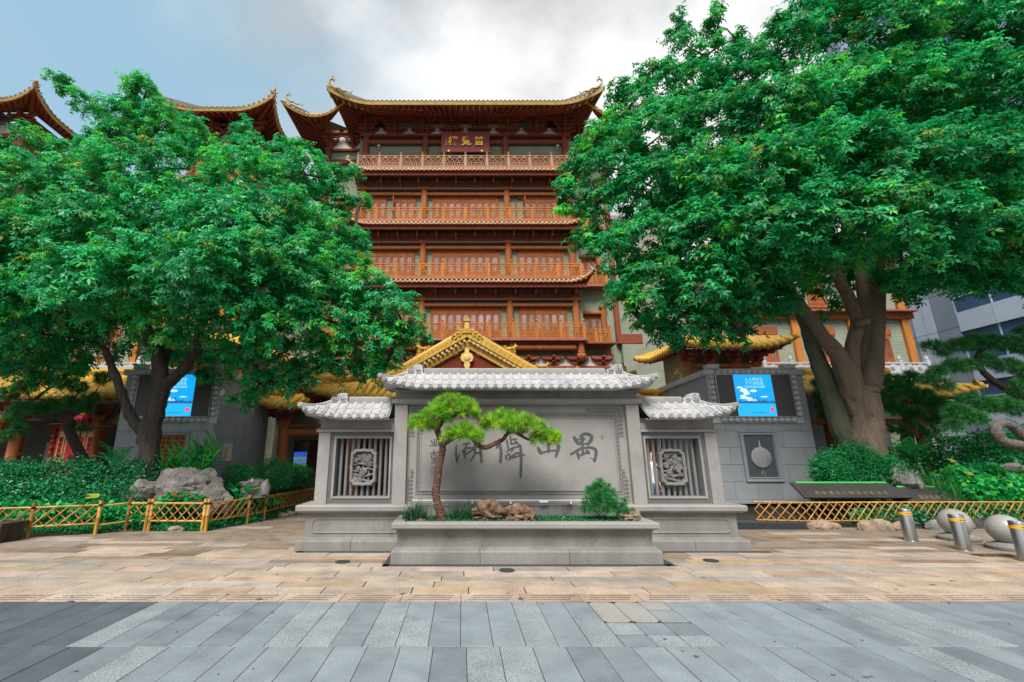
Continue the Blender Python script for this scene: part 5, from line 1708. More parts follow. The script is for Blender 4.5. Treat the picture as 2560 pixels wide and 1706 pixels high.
# ------------------------------------------------------------------ grey brick wings right and left of the hall
for s in (-1, 1):
    wg = thing('brick_wing', 'green grey brick wing with orange timber frames on the ' + ('right' if s > 0 else 'left'), 'building', (GX + s * 20, 28, 0), 'brick wings of the temple')
    xa, xb = sorted((HX + s * 11.4, HX + s * 27.8))
    xo = xb if s > 0 else xa
    q = MB(); q.box(*sorted((HX + s * 16.5, xo)), 27.0, 40, 0, 14.5); q.build('wall', BRICK, wg)
    q = MB(); q.box(*sorted((HX + s * 11.4, HX + s * 16.5)), 31.5, 40, 0, 20); q.build('set_back_wall', BRICK_D, wg)
    for d in (17.0, 20.6, 24.2, 27.6):
        q = MB(); q.box(HX + s * d - .22, HX + s * d + .22, 26.8, 27.1, 6.2, 14.4); q.build('timber_post', W_RAIL, wg)
    for z in (10.0, 13.9):
        q = MB(); a, b = sorted((HX + s * 16.4, HX + s * 28.1)); q.box(a, b, 26.7, 27.0, z, z + .35); q.build('timber_beam', W_COL, wg)
        q = MB(); q.box(a, b, 26.3, 27.0, z + .38, z + .5); q.build('ledge', W_EDGE, wg)
    for d in (18.8, 22.4, 25.9):
        for z, h in ((6.75, 2.2), (10.9, 2.2)):
            x = HX + s * d
            for k in range(2):
                inst('casement', LEAF, wg, (x - .55 + k * .55, 26.95, z))
            q = MB(); q.box(x - .65, x + .65, 26.9, 27.0, z - .1, z); q.build('window_sill', W_WIN, wg); q = MB(); q.box(x - .7, x + .7, 26.9, 27.0, z + 2.25, z + 2.75); q.build('window_head', W_WIN, wg)
    q = MB(); q.box(HX + s * 11.9 - .8, HX + s * 11.9 + 1.0, 31.46, 31.5, 9.6, 10.3) if s > 0 else None
    if s > 0: q.build('vent_grille', W_DARK, wg)
    ev = group_node('wing_roof', wg)
    a, b = sorted((HX + s * 16.2, HX + s * 28.2))
    eave_roof(ev, a, b, 26.2, 40, 14.6, .5, .4, 2, 1, .2, 2.5, 1.2, GOLD, GOLD_D, W_DARK, tsp=.4, tr=.1, tlen=1.0, sides='flr')
    # stone balustrade terrace in front
    tb = thing('stone_balustrade', 'grey stone balustrade terrace with cloud cut panels, ' + ('right' if s > 0 else 'left') + ' wing', 'balustrade', (GX + s * 20, 25, 6), 'stone balustrades of the wings')
    ta, tb_ = sorted((GX + s * 17.2, GX + s * 26.6))
    q = MB(); q.box(ta, tb_, 25.0, 26.9, 6.05, 6.25); q.box(ta, tb_, 25.1, 26.9, 5.5, 6.05); q.build('terrace_edge', PIER_T, tb)
    n = 6; w_ = (tb_ - ta) / n
    for k in range(n + 1):
        x = ta + k * w_
        q = MB(); q.box(x - .1, x + .1, 25.05, 25.25, 6.25, 7.0); q.lathe([(.06, 0), (.1, .05), (.09, .2), (0, .26)], (x, 25.15, 7.0), 8); q.build('baluster_post', PIER_T, tb)
        if k < n:
            q = MB(); q.box(x + .1, x + w_ - .1, 25.1, 25.2, 6.25, 6.68); q.box(x + .1, x + w_ - .1, 25.08, 25.22, 6.78, 6.86)
            for t in (.3, .7): q.box(x + w_ * t - .12, x + w_ * t + .12, 25.1, 25.2, 6.68, 6.78)
            q.build('rail_panel', PIER_T, tb)
            q = MB()
            for t in (.35, .65): q.lathe([(0, 0), (.14, 0), (.12, .01), (0, .01)], (x + w_ * t, 25.1, 6.46), 8, 'y')
            q.build('cloud_cut', CARVED, tb)

# ------------------------------------------------------------------ left towers
def tower(name_lab, x0, x1, y0, z, half_roof_over, first):
    t = thing('roofed_tower', name_lab, 'tower', ((x0 + x1) / 2, y0, 0), 'temple towers on the left')
    q = MB(); q.box(x0, x1, y0, y0 + 9, 0, z + .2); q.build('wall', BRICK, t)
    o = half_roof_over
    ev = group_node('tower_roof', t)
    eave_roof(ev, x0 - o, x1 + o, y0 - o, y0 + 9 + o, z, .75, .5, 2.6, o - .05, .55, o + 3, 3.2, TILE_B, GOLD_D, W_DARK, tsp=.36, tr=.09, tlen=.7, sides='flr', m_disc=TILE_B, fh=.24, maxt=90)
    q = MB()
    for k in range(40):
        s_ = k / 39
        for (x, y) in ((x0 - o + .3 + s_ * (x1 - x0 + 2 * o - .6), y0 - o + .35), (x1 + o - .35, y0 - o + .3 + s_ * (9 + 2 * o - .6))):
            q.box(x - .06, x + .06, y - .06, y + .06, z - .22, z - .2)
    for s in (-1, 1):
        xe = x0 - o if s < 0 else x1 + o
        xi = x0 if s < 0 else x1
        q = MB(); q.tube([(xi, y0, z - .1), (xe + s * .3, y0 - o - .3, z + .42)], [.16, .13], 6); q.build('corner_rafter', W_DARK, t)
        q = MB(); q.tube([(xe - s * .3, y0 - o + .4, z + .62), (xe + s * .35, y0 - o - .35, z + .86), (xe + s * .5, y0 - o - .5, z + (1.3 if first else 1.0))], [.16, .14, .02 if first else .12], 7); q.build('hip_finial', GOLD_D, t, smooth=True)
    for x in np.linspace(x0, x1, 4):
        column(t, x, y0 - .05, z - 5, z - 1.5, .22, W_DARK)
        inst('bracket_set', BR4, t, (x, y0 - .1, z - 1.25))
    for y in np.linspace(y0, y0 + 9, 4)[1:]:
        column(t, x1 + .05, y, z - 5, z - 1.5, .22, W_DARK)
        inst('bracket_set', BR4, t, (x1 + .1, y, z - 1.25), Matrix.Rotation(PI / 2, 3, 'Z'))
    for zz_ in (z - 1.45, z - 2.1):
        q = MB(); q.box(x0 - .2, x1 + .2, y0 - .25, y0 - .02, zz_ - .3, zz_); q.box(x1 + .02, x1 + .25, y0, y0 + 9, zz_ - .3, zz_); q.build('tie_beam', W_DARK, t)
    q = MB(); q.box(x0, x1, y0 - .04, y0, z - 1.4, z - .6); q.box(x1, x1 + .04, y0, y0 + 9, z - 1.4, z - .6); q.build('plaster_infill', PLASTER, t)
    for k in range(3):
        x = x0 + (x1 - x0) * (k + .5) / 3
        q = MB(); q.box(x - 1.0, x + 1.0, y0 - .06, y0, z - 4.6, z - 2.4); q.build('window_range', W_WIN, t)
    for j in range(3):
        zz_ = z - 6 - j * 4.6
        q = MB(); q.box(x0 - 1.2, x1 + 1.2, y0 - 1.2, y0, zz_, zz_ + .25); q.build('balcony_slab', W_EDGE, t)
        q = MB(); q.box(x0 - 1.2, x1 + 1.2, y0 - 1.2, y0 - 1.1, zz_ + .25, zz_ + 1.2); q.build('balcony_rail', W_RAIL, t)
        q = MB(); q.prism([(y0 - 1.7, zz_ - .3), (y0 - 1.7, zz_ - .15), (y0, zz_ + .2), (y0, zz_ - .3)], x0 - 1.6, x1 + 1.6, axis='x'); q.build('skirt_eave', GOLD_W, t)
    return t


tower('tower with dark upswept eaves left of the main hall', -18.6, -14.7, 26.9, 24.4, 1.75, True)
tower('tower with dark upswept eaves at the far left edge of the scene', -40, -31.2, 27.2, 25.3, 1.9, False)
q = MB(); q.box(-15.3, -15.1, 30, 30.2, 27.4, 28.4); q.lathe([(.3, 0), (.1, .25), (.16, .4), (.05, .7), (.02, 1.3), (0, 1.4)], (-15.2, 28.5, 26.6), 8)
fin = q.build('roof_spire', W_DARK); tag(fin, 'small dark spire on the ridge left of the hall', 'finial')

# ------------------------------------------------------------------ modern office block on the right
office = thing('office_block', 'modern grey stone and dark glass office block at the far right', 'office building', (36, 25, 0))
STONE_L = mat('pale_cladding', (0.46, 0.53, 0.63), .5, .06, 1, .08, 40, rand=.04)
STONE_G = mat('grey_cladding', (0.22, 0.26, 0.32), .5, .08, 1, .08, 40, rand=.05)
GLASSB = mat('dark_blue_glass', (0.05, 0.095, 0.19), .12, .25, .5, spec=.9)
OX = 34.0
q = MB(); q.box(OX + .3, OX + 22, 8, 33.4, 0, 41); q.build('core', STONE_G, office)
# full-height strips at the far end, then bands of glass and stone
for (ya, yb, m) in ((32.2, 33.5, STONE_G), (31.4, 32.18, STONE_L), (30.65, 31.38, STONE_L), (29.2, 30.63, STONE_G)):
    for k in range(18):
        z = k * 2.55
        q = MB(); q.box(OX, OX + .3, ya + .015, yb - .015, z + .015, z + 2.535); q.build('cladding_panel', m, office)
z = 1.0
while z < 44:
    q = MB(); q.box(OX + .12, OX + .3, 8, 29.19, z, z + 2.0); q.build('window_band', GLASSB, office)
    q = MB()
    for y in np.arange(8.2, 29, 2.1): q.box(OX + .08, OX + .13, y - .04, y + .04, z, z + 2.0)
    q.box(OX + .05, OX + .13, 8, 29.18, z + .98, z + 1.04); q.build('mullion', STONE_L, office)
    for k in range(10):
        y = 8.2 + k * 2.1
        q = MB(); q.box(OX - .02, OX + .3, y + .015, y + 2.085, z + 2.02, z + 3.35); q.build('cladding_panel', STONE_L, office)
    z += 3.4
# distant pale tower between wing and office
fb = thing('distant_tower', 'pale distant apartment tower glimpsed between brick wing and office block', 'building', (42, 52, 0))
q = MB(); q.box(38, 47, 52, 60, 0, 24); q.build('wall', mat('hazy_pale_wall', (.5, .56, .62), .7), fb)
for k in range(7):
    for j in range(4):
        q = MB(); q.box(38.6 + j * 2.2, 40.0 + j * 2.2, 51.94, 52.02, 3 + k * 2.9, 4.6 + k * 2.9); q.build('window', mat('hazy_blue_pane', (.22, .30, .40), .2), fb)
# ------------------------------------------------------------------ plants
LEAF_A = mat('leaf_deep_green', (0.013, 0.29, 0.085), 0.46, 0.35, 1.2, spec=.5, trans=.42)
LEAF_B = mat('leaf_green', (0.024, 0.46, 0.125), 0.46, 0.3, 1.2, spec=.5, trans=.42)
LEAF_C = mat('leaf_fresh_green', (0.10, 0.58, 0.060), 0.46, 0.25, 1.2, spec=.45, trans=.45)
LEAF_Y = mat('leaf_yellow_green', (0.28, 0.32, 0.03), 0.5, 0.2, 3, trans=.3)
LEAF_O = mat('leaf_olive', (0.075, 0.30, 0.045), 0.5, 0.3, 1.5, spec=.35, trans=.4)
LEAF_P = mat('leaf_pale_sheen', (0.060, 0.46, 0.200), 0.4, 0.3, 1.5, spec=.6, trans=.35)
BON_D = mat('bonsai_needle_deep', (0.055, 0.24, 0.018), 0.5, 0.3, 7, trans=.2)
LEAF_H = mat('hedge_leaf', (0.010, 0.135, 0.050), 0.36, 0.35, 2.5, spec=.5, trans=.15)
LEAF_F = mat('fern_leaf', (0.022, 0.24, 0.066), 0.36, 0.3, 3, trans=.25)
PINE_D = mat('pine_needle', (0.025, 0.20, 0.060), 0.5, 0.35, 5, trans=.15)
PINE_L = mat('pine_needle_fresh', (0.07, 0.30, 0.05), 0.5, 0.3, 5, trans=.2)
BON_1 = mat('bonsai_needle', (0.16, 0.46, 0.022), 0.5, 0.3, 7, trans=.25)
BON_2 = mat('bonsai_needle_lime', (0.38, 0.60, 0.030), 0.5, 0.3, 7, trans=.25)
BON_3 = mat('bonsai_needle_brown', (0.15, 0.10, 0.03), 0.6, 0.3, 7)
GRASS_M = mat('mondo_grass', (0.010, 0.075, 0.022), 0.45, 0.35, 8, trans=.1)
GRASS_L = mat('long_grass', (0.03, 0.20, 0.035), 0.45, 0.3, 6, trans=.2)
BARK_D = mat('dark_tree_bark', (0.060, 0.048, 0.040), 0.9, 0.35, 9, 0.35, 40, bump=1, bdist=.06, bscale=14, streak=True)
BARK_L = mat('pale_tree_bark', (0.158, 0.116, 0.082), 0.85, 0.2, 3.0, 0.22, 45, bump=.9, bdist=.07, bscale=9, stain=3.2, sdark=.42, streak=True)
BARK_G = mat('greenish_tree_bark', (0.092, 0.100, 0.062), 0.9, 0.25, 4, 0.25, 45, bump=.9, bdist=.06, bscale=12, stain=3, sdark=.6, streak=True)
BARK_P = mat('scaly_pine_bark', (0.055, 0.042, 0.034), 0.95, 0.45, 26, 0.4, 60, bump=1.0, bdist=.04, bscale=30)
BARK_B = mat('bonsai_bark', (0.105, 0.050, 0.034), 0.9, 0.45, 24, 0.35, 70, bump=1.0, bdist=.03, bscale=32, streak=False)


def unit(a):
    return a / np.maximum(np.linalg.norm(a, axis=-1, keepdims=True), 1e-9)


def crown(name, parent, blobs, dens, ll, mats, wts, seed, spread=5, flat=.72, lw=.46, fresh=None):
    """foliage: sprays of palmate leaves round every clump, each leaflet folded along its midrib"""
    g = np.random.default_rng(seed)
    Cn, Nn = [], []
    MI = []
    for bi, (x, y, z, r) in enumerate(blobs):
        m = 10
        ns = max(5, int(dens * r * r / m))
        d = unit(g.normal(size=(ns, 3)) + np.array([0, -.15, .22]))
        rad = r * (.45 + .5 * g.random(ns) ** .7)[:, None]
        c = np.array([x, y, z]) + d * rad * np.array([1, 1, flat])
        bias = g.random()
        k_ = ll / .12
        ax = unit(.9 * d + .55 * g.normal(size=(ns, 3)) + np.array([0, 0, .12]))       # a leafy shoot grows outwards and droops
        sl_ = (.20 + .34 * g.random(ns)) * k_ * min(1, .22 + .85 * r)
        tt = np.tile(np.linspace(0, 1, m), ns)
        A_ = np.repeat(ax, m, 0); SL = np.repeat(sl_, m)
        cc = np.repeat(c, m, 0) + A_ * (tt * SL)[:, None] + g.normal(size=(ns * m, 3)) * np.array([.055, .055, .04]) * k_
        cc[:, 2] -= .30 * SL * tt ** 2
        dd = np.repeat(d, m, 0)
        n = unit(.40 * dd + np.array([0, -.12, .80]) + .20 * A_ + .36 * g.normal(size=(ns * m, 3)))
        Cn.append(cc); Nn.append(n)
        p = np.array(wts, float).copy()
        if len(p) > 2: p[2] *= (.2 + 1.7 * bias); p[0] *= (1.5 - bias); p[3:5] *= .3 + 1.5 * g.random(2); p[2] *= 3.0 if fresh and fresh(x, y, z) else 1
        p = p / p.sum()
        base = np.searchsorted(np.cumsum(p), g.random(ns)).clip(0, len(p) - 1)
        mi = np.repeat(base, m)
        jit = g.random(ns * m) < .3
        mi[jit] = np.searchsorted(np.cumsum(p), g.random(jit.sum())).clip(0, len(p) - 1)
        MI.append(mi)
    c = np.concatenate(Cn); n = np.concatenate(Nn); mi = np.concatenate(MI)
    N = len(c)
    f = unit(np.cross(n, g.normal(size=(N, 3))))
    f[:, 2] -= .15
    f = unit(f - n * (f * n).sum(1, keepdims=True))
    t = np.cross(n, f)
    V = np.empty((N, spread, 4, 3)); F = np.empty((N, spread, 2, 3), np.int64)
    idx = np.arange(N) * spread * 4
    for k in range(spread):
        a = (-1 + 2 * k / max(spread - 1, 1)) * 1.9 if spread > 1 else 0
        L = (ll * (.75 + .5 * g.random(N)) * (1 - .22 * abs(a) / 1.9))[:, None]
        d = math.cos(a) * f + math.sin(a) * t + .12 * g.normal(size=(N, 3))
        s_ = np.cross(n, d)
        b = c + d * L * .14
        V[:, k, 0] = b
        V[:, k, 1] = c + d * L * .6 + s_ * L * lw * .5 + n * L * .06 - n * L * .10
        V[:, k, 2] = c + d * L * 1.1 - n * L * (.30 + .2 * g.random(N)[:, None])
        V[:, k, 3] = c + d * L * .6 - s_ * L * lw * .5 + n * L * .06 - n * L * .10
        o = idx + k * 4
        F[:, k, 0] = np.stack([o, o + 1, o + 2], 1); F[:, k, 1] = np.stack([o, o + 2, o + 3], 1)
    return np_mesh(name, V.reshape(-1, 3), F.reshape(-1, 3), mats, np.repeat(mi, spread * 2), parent)


def needles(name, parent, tufts, per, L, w, mats, wts, seed, up=.35, flat=.7, shell=(.25, .85), tri=True):
    """pine foliage: brushes of fine needles bursting out of every tuft"""
    g = np.random.default_rng(seed)
    Vs, MI = [], []
    for (x, y, z, r) in tufts:
        nb = max(4, int(per * (r / .3) ** 2 / 26))
        d = unit(g.normal(size=(nb, 3)) + np.array([0, 0, up * .5]))
        c = np.array([x, y, z]) + d * r * (shell[0] + (shell[1] - shell[0]) * g.random((nb, 1)) ** .6) * np.array([1, 1, flat])
        k = 26
        C_ = np.repeat(c, k, 0)
        n = unit(np.repeat(d, k, 0) * .8 + np.array([0, 0, up]) + .75 * g.normal(size=(nb * k, 3)))
        s = unit(np.cross(n, g.normal(size=(nb * k, 3)))) * w / 2
        LL = L * (.6 + .6 * g.random((nb * k, 1)))
        Vs.append(np.stack([C_ + s, C_ - s, C_ + n * LL - np.array([0, 0, .12]) * LL], 1))
        p = np.cumsum(np.array(wts) / sum(wts))
        MI.append(np.repeat(np.searchsorted(p, g.random(nb)), k))
    V = np.concatenate(Vs); mi = np.concatenate(MI).clip(0, len(mats) - 1)
    F = np.arange(len(V) * 3).reshape(-1, 3)
    return np_mesh(name, V.reshape(-1, 3), F, mats, mi, parent)


def smooth_path(pts, n=5):
    P = [np.array(p[:4], float) for p in pts]
    out = []
    for i in range(len(P) - 1):
        p0, p1, p2, p3 = P[max(i - 1, 0)], P[i], P[i + 1], P[min(i + 2, len(P) - 1)]
        for t in np.linspace(0, 1, n, endpoint=False):
            out.append(.5 * ((2 * p1) + (p2 - p0) * t + (2 * p0 - 5 * p1 + 4 * p2 - p3) * t * t + (3 * p1 - 3 * p2 + p3 - p0) * t ** 3))
    out.append(P[-1])
    return out


def limb(q, pts, n=10, wob=.0, seed=0, sub=5):
    sp = smooth_path(pts, sub)
    rr = np.random.default_rng(seed)
    q.tube([(p[0] + rr.normal() * wob * p[3], p[1] + rr.normal() * wob * p[3], p[2]) for p in sp], [max(p[3], .004) * (1 + rr.normal() * wob * .5) for p in sp], n)


def branches(parent, m, roots, blobs, seed=1, r0=.012, k=.0125, nm='bough'):
    """boughs grown outward from the limbs to every leaf clump, thicker where they carry more"""
    nodes = [Vector(p[:3]) for p in roots]
    par = [-1] * len(nodes)
    left = [Vector(b[:3]) for b in blobs]
    nr = len(nodes)
    while left:
        best = None
        for i, b in enumerate(left):
            for j, nn in enumerate(nodes):
                d = (b - nn).length * (1.0 if j >= nr else .85)
                if best is None or d < best[0]: best = (d, i, j)
        d, i, j = best
        nodes.append(left.pop(i)); par.append(j)
    cnt = [0] * len(nodes)
    for i in range(len(nodes) - 1, nr - 1, -1):
        cnt[i] += 1; cnt[par[i]] += cnt[i]
    rr = random.Random(seed)
    qs = {}
    for i in range(nr, len(nodes)):
        j = i
        while par[j] >= nr: j = par[j]
        q = qs.setdefault(j, MB())
        a, b = nodes[par[i]], nodes[i]
        ra = r0 + k * math.sqrt(cnt[i]); rb = r0 + k * math.sqrt(max(cnt[i] - 1, .2))
        md = a.lerp(b, .5) + Vector((rr.uniform(-.12, .12), rr.uniform(-.12, .12), rr.uniform(-.05, .15)))
        q.tube([a, a.lerp(md, .6), md, b.lerp(md, .4), b], [ra, ra, (ra + rb) / 2, rb, rb * .8], 6)
    for q in qs.values(): q.build(nm, m, parent, smooth=True)


LEFT_BLOBS = [(-14.4,13,14.61,0.28),(-14.01,13,14.27,0.32),(-13.35,13,13.68,0.36),(-12.61,13,13.08,0.4),(-11.61,12.8,12.2,0.45),(-10.55,12.6,11.53,0.5),(-10.71,12.5,13.25,0.75),(-10.8,12.6,13.79,0.4),(-10.99,12.5,12.38,0.85),(-9.8,12.5,12.21,0.8),(-11.93,12.8,11.6,0.7),(-9.25,12.8,12.11,0.7),(-13.37,13,11.42,0.7),(-14.64,12.5,12.21,0.28),(-14.12,12.5,11.87,0.32),(-13.5,12.5,11.37,0.4),(-15.02,12.5,11.2,0.6),(-10.19,12,10.04,1.2),(-8.34,12,10.19,1.2),(-11.67,12,9.43,1.2),(-13.3,12,9.58,1.2),(-7.09,12.5,11.2,0.7),(-7.12,12.5,12.04,0.45),(-6.26,11.5,9.39,1.2),(-5.71,12.6,11.28,0.6),(-4.96,12,10.04,0.9),(-5.15,12.6,11.36,0.4),(-4.01,12.4,10.16,0.5),(-3.44,12.3,10.25,0.3),(-3.92,12.3,9.32,0.6),(-3.08,12.2,9.23,0.28),(-10.81,10.5,7.05,1.2),(-11.91,10.5,6.93,1.3),(-13.71,11,8.23,1.4),(-12.54,10.5,5.96,1.4),(-9.08,10.3,7.07,1.2),(-7.76,10.5,7.68,1.2),(-6.01,10.3,7.31,1.2),(-4.9,11,7.97,1.1),(-4.09,11.5,7.84,0.9),(-3.46,12,7.55,0.55),(-3.09,12,7.9,0.35),(-10.88,10.5,5.5,1.1),(-8.8,9.8,5.56,1.1),(-7.38,9.6,5.81,1.1),(-6.02,9.4,5.61,1.1),(-4.88,9.6,6.03,1.1),(-3.9,10.3,6.11,1.1),(-2.99,11,6.05,1.0),(-2.16,11,5.56,0.75),(-1.52,11,4.97,0.5),(-1.11,11,4.62,0.3),(-11.18,11.5,4.76,1.0),(-10.28,12.5,5.16,1.0),(-7.11,10.5,5.04,1.0),(-5.36,10,5.09,1.0),(-4.32,10.3,4.86,1.0),(-3.31,10.8,4.91,0.95),(-2.44,11,4.5,0.75),(-1.77,11,4.39,0.5),(-5.78,11.5,4.4,0.75),(-4.29,11.3,4.12,0.7),(-3.16,11.3,4.0,0.55),(-2.35,11.3,3.77,0.4),(-5.21,11.5,3.46,0.45),(-5.57,11.5,3.12,0.35),(-4.13,11.3,3.54,0.45),(-2.02,11.3,3.77,0.25),(-12.36,12,4.27,0.8),(-11.83,13,4.49,0.8),(-8.25,12.8,4.85,0.8),(-7.35,13.2,4.27,0.6),(-10.24,13,6.42,1.2),(-8.48,13,8.2,1.4),(-12.52,13,7.59,1.4),(-5.67,13,7.89,1.3),(-13.52,12.5,5.43,1.2)]
RIGHT_BLOBS = [(7.96,13,16.39,0.45),(7.99,13,17.3,0.3),(9.32,13,17.0,0.4),(9.42,13,17.72,0.28),(8.81,13,15.6,0.6),(9.87,12.8,16.16,0.45),(6.82,13,14.64,0.55),(7.47,13,14.93,0.5),(5.6,13,13.99,0.4),(6.1,13,13.71,0.6),(7.97,12.5,13.6,0.9),(9.38,12.3,13.94,1.0),(10.81,12,14.89,1.0),(11.75,12,16.0,0.8),(12.84,12,16.19,1.0),(13.79,11.5,15.22,1.2),(15.4,11.5,14.86,1.2),(17.2,11.5,15.22,1.2),(18.39,11.5,14.51,1.2),(14.48,12,18.15,1.4),(17.62,12,18.35,1.4),(4.61,13,12.1,0.6),(3.95,13,11.16,0.5),(5.25,13,12.63,0.6),(3.46,13,10.25,0.4),(5.04,12.5,10.55,1.0),(4.25,12.5,9.29,0.65),(3.09,12.6,9.08,0.22),(3.53,12.8,9.79,0.3),(6.33,12,11.46,1.15),(7.8,11.5,11.2,1.25),(9.19,11,11.24,1.25),(10.94,10.8,11.82,1.25),(12.24,10.5,11.53,1.3),(13.85,10.5,11.53,1.3),(15.36,10.5,11.24,1.4),(5.76,11.8,9.45,1.15),(6.97,11,9.06,1.2),(8.06,10.3,8.84,1.2),(9.47,10,9.02,1.2),(10.83,9.8,8.87,1.3),(12.59,10,8.89,1.2),(14.51,10.3,8.84,1.3),(4.55,12.5,7.94,0.7),(3.89,12.5,8.16,0.4),(5.3,11.5,7.57,1.0),(6.5,10.8,7.33,1.1),(7.59,10.2,7.14,1.1),(8.74,9.8,7.27,1.1),(9.92,9.6,7.16,1.1),(11.34,9.8,7.04,1.0),(13.37,10.3,7.31,1.1),(14.79,10.5,7.17,1.1),(4.77,12.3,6.71,0.6),(5.29,11.5,6.25,0.9),(6.32,11,6.05,0.9),(7.62,11.0,6.3,0.9),(9.37,11.5,6.9,0.8),(12.14,11,6.8,0.8),(13.24,11,6.54,0.75),(14.36,11,6.42,0.75),(14.98,11,6.17,0.6),(5.27,12.3,5.37,0.35),(4.91,12.5,6.1,0.35),(6.05,11.8,5.47,0.7),(7.28,11.8,5.59,0.7),(8.68,12,5.92,0.6),(6.69,11.8,4.84,0.4),(7.78,12,4.89,0.3),(5.73,12,5.02,0.35),(12.53,12,6.45,0.5),(8.63,14.5,10.88,1.5),(10.88,14.5,9.99,1.5),(13.62,14.5,11.8,1.7),(15.82,14.5,10.88,1.7),(18.74,14.5,12.74,1.7),(9.77,14.5,7.95,1.1),(19.82,14.5,10.88,1.7),(13.2,14,14.06,1.6),(16.67,14,14.25,1.6)]
LT_TRUNK = [(-8.09,12.2,0.72,0.4),(-8.2,12.2,1.32,0.31),(-8.32,12.2,1.82,0.29),(-8.42,12.2,2.28,0.3)]
LT_A = [(-8.47,12.2,2.22,0.2),(-8.81,12.1,2.56,0.15),(-9.04,12.0,3.07,0.12),(-9.31,11.9,3.65,0.11),(-9.72,11.8,4.47,0.09)]
LT_B = [(-8.35,12.2,2.22,0.26),(-8.29,12.2,2.98,0.22),(-8.27,12.2,3.58,0.22),(-8.54,12.2,4.32,0.18),(-8.94,12.0,5.27,0.15),(-9.39,11.8,6.5,0.12)]
LT_C = [(-8.23,12.2,3.34,0.18),(-7.89,12.1,3.68,0.16),(-7.52,12.0,4.03,0.15),(-7.27,11.9,4.74,0.13),(-7.0,11.7,5.69,0.12),(-6.57,11.5,6.9,0.1)]
LT_D = [(-8.5,12.3,3.84,0.16),(-8.48,12.5,4.64,0.15),(-8.57,12.6,6.0,0.13),(-8.83,12.5,7.94,0.1),(-9.92,12.5,10.39,0.07)]
RT_TRUNK = [(10.8,12.6,0.92,0.98),(10.93,12.6,1.46,0.76),(10.99,12.6,1.95,0.66),(11.1,12.6,2.54,0.62),(11.12,12.6,3.08,0.6),(11.14,12.6,3.52,0.6)]
RT_A = [(10.64,12.75,2.36,0.36),(10.59,12.8,3.38,0.34),(10.43,12.85,4.51,0.28),(10.28,12.9,5.75,0.22),(9.86,12.8,7.12,0.15),(9.13,12.5,7.95,0.1)]
RT_B = [(10.89,12.4,3.47,0.32),(10.68,12.35,4.34,0.26),(10.24,12.3,5.12,0.19),(9.87,12.2,5.74,0.16),(9.53,12.1,6.23,0.14),(9.06,12,6.95,0.1)]
RT_C = [(11.01,12.45,3.58,0.3),(11.24,12.45,4.63,0.22),(11.55,12.45,5.44,0.2),(11.47,12.45,6.17,0.18),(11.21,12.4,6.89,0.16),(10.78,12.2,7.91,0.13)]
RT_D = [(11.57,12.7,3.52,0.3),(11.89,12.7,4.69,0.24),(12.18,12.7,6.09,0.21),(12.35,12.7,7.56,0.19),(12.33,12.6,8.49,0.16),(12.05,12.3,10.15,0.12)]
RT_E = [(11.6,12.6,3.61,0.3),(11.98,12.6,4.66,0.25),(12.38,12.6,6.05,0.23),(12.67,12.6,7.51,0.21),(12.79,12.5,8.43,0.18),(13.32,12.3,10.47,0.13)]
RT_F = [(12.64,12.6,6.83,0.12),(12.89,12.5,6.99,0.1),(13.13,12.3,6.95,0.09),(13.67,12,6.72,0.07),(13.91,11.5,6.72,0.06),(14.41,11,6.97,0.05)]
RT_G = [(12.69,12.5,7.4,0.12),(12.96,12.3,7.61,0.1),(13.26,12,7.81,0.09),(13.56,11.5,8.23,0.07)]
LP_TRUNK = [(-11.57,14.3,1.37,0.16),(-11.88,14.3,1.73,0.15),(-12.17,14.3,2.13,0.14),(-12.36,14.3,2.46,0.14),(-12.41,14.3,2.69,0.14),(-12.69,14.3,2.75,0.12),(-13.0,14.2,2.69,0.09),(-13.68,14.2,2.63,0.07),(-14.25,14.1,2.85,0.06),(-14.98,14,3.18,0.05)]
LP_B1 = [(-12.27,14.3,2.37,0.06),(-11.93,14.2,2.48,0.04),(-11.38,14.1,2.49,0.03),(-10.83,14.0,2.51,0.03),(-10.37,13.9,2.58,0.02)]
LP_B2 = [(-13.5,14,3.25,0.05),(-13.05,14,3.66,0.04),(-12.58,14,4.01,0.03)]
LP_TUFTS = [(-14.25,14,3.52,0.3),(-13.76,14,3.73,0.34),(-13.34,14,4.01,0.36),(-12.69,14,3.87,0.3),(-12.19,14.1,3.75,0.28),(-11.7,14.1,3.4,0.26),(-11.34,14,4.01,0.3),(-13.64,13.9,3.1,0.3),(-13.15,13.9,3.04,0.3),(-13.83,13.9,2.77,0.26),(-12.8,14,3.18,0.28),(-12.27,14,3.25,0.26),(-11.85,14.1,3.13,0.24),(-13.54,13.9,2.44,0.26),(-13.93,13.9,2.24,0.2),(-10.46,13.9,2.7,0.13),(-11.79,14.2,2.46,0.17),(-10.06,13.8,2.37,0.17),(-14.59,14,4.29,0.35),(-13.79,14,4.43,0.35),(-12.95,14,4.43,0.3),(-12.23,14,4.29,0.3)]
RP_TRUNK = [(15.76,12,2.61,0.12),(15.13,12,3.07,0.09),(14.73,12,3.39,0.09),(14.4,12,3.66,0.08),(14.23,12,3.91,0.07),(14.21,12,4.25,0.07),(14.49,12,4.52,0.05),(14.9,11.9,4.74,0.04)]
RP_LOOP = [(14.83,11.4,1.5,0.16),(14.26,11.4,1.7,0.14),(13.93,11.4,1.87,0.12),(13.59,11.4,1.94,0.12),(13.44,11.4,2.1,0.12),(13.43,11.4,2.29,0.11),(13.64,11.4,2.41,0.1),(13.91,11.4,2.32,0.1),(14.08,11.4,2.1,0.09),(14.54,11.4,1.92,0.08)]
RP_B1 = [(14.21,12,4.03,0.04),(13.81,12,4.09,0.03),(13.26,11.9,4.01,0.03),(12.87,11.9,3.89,0.02)]
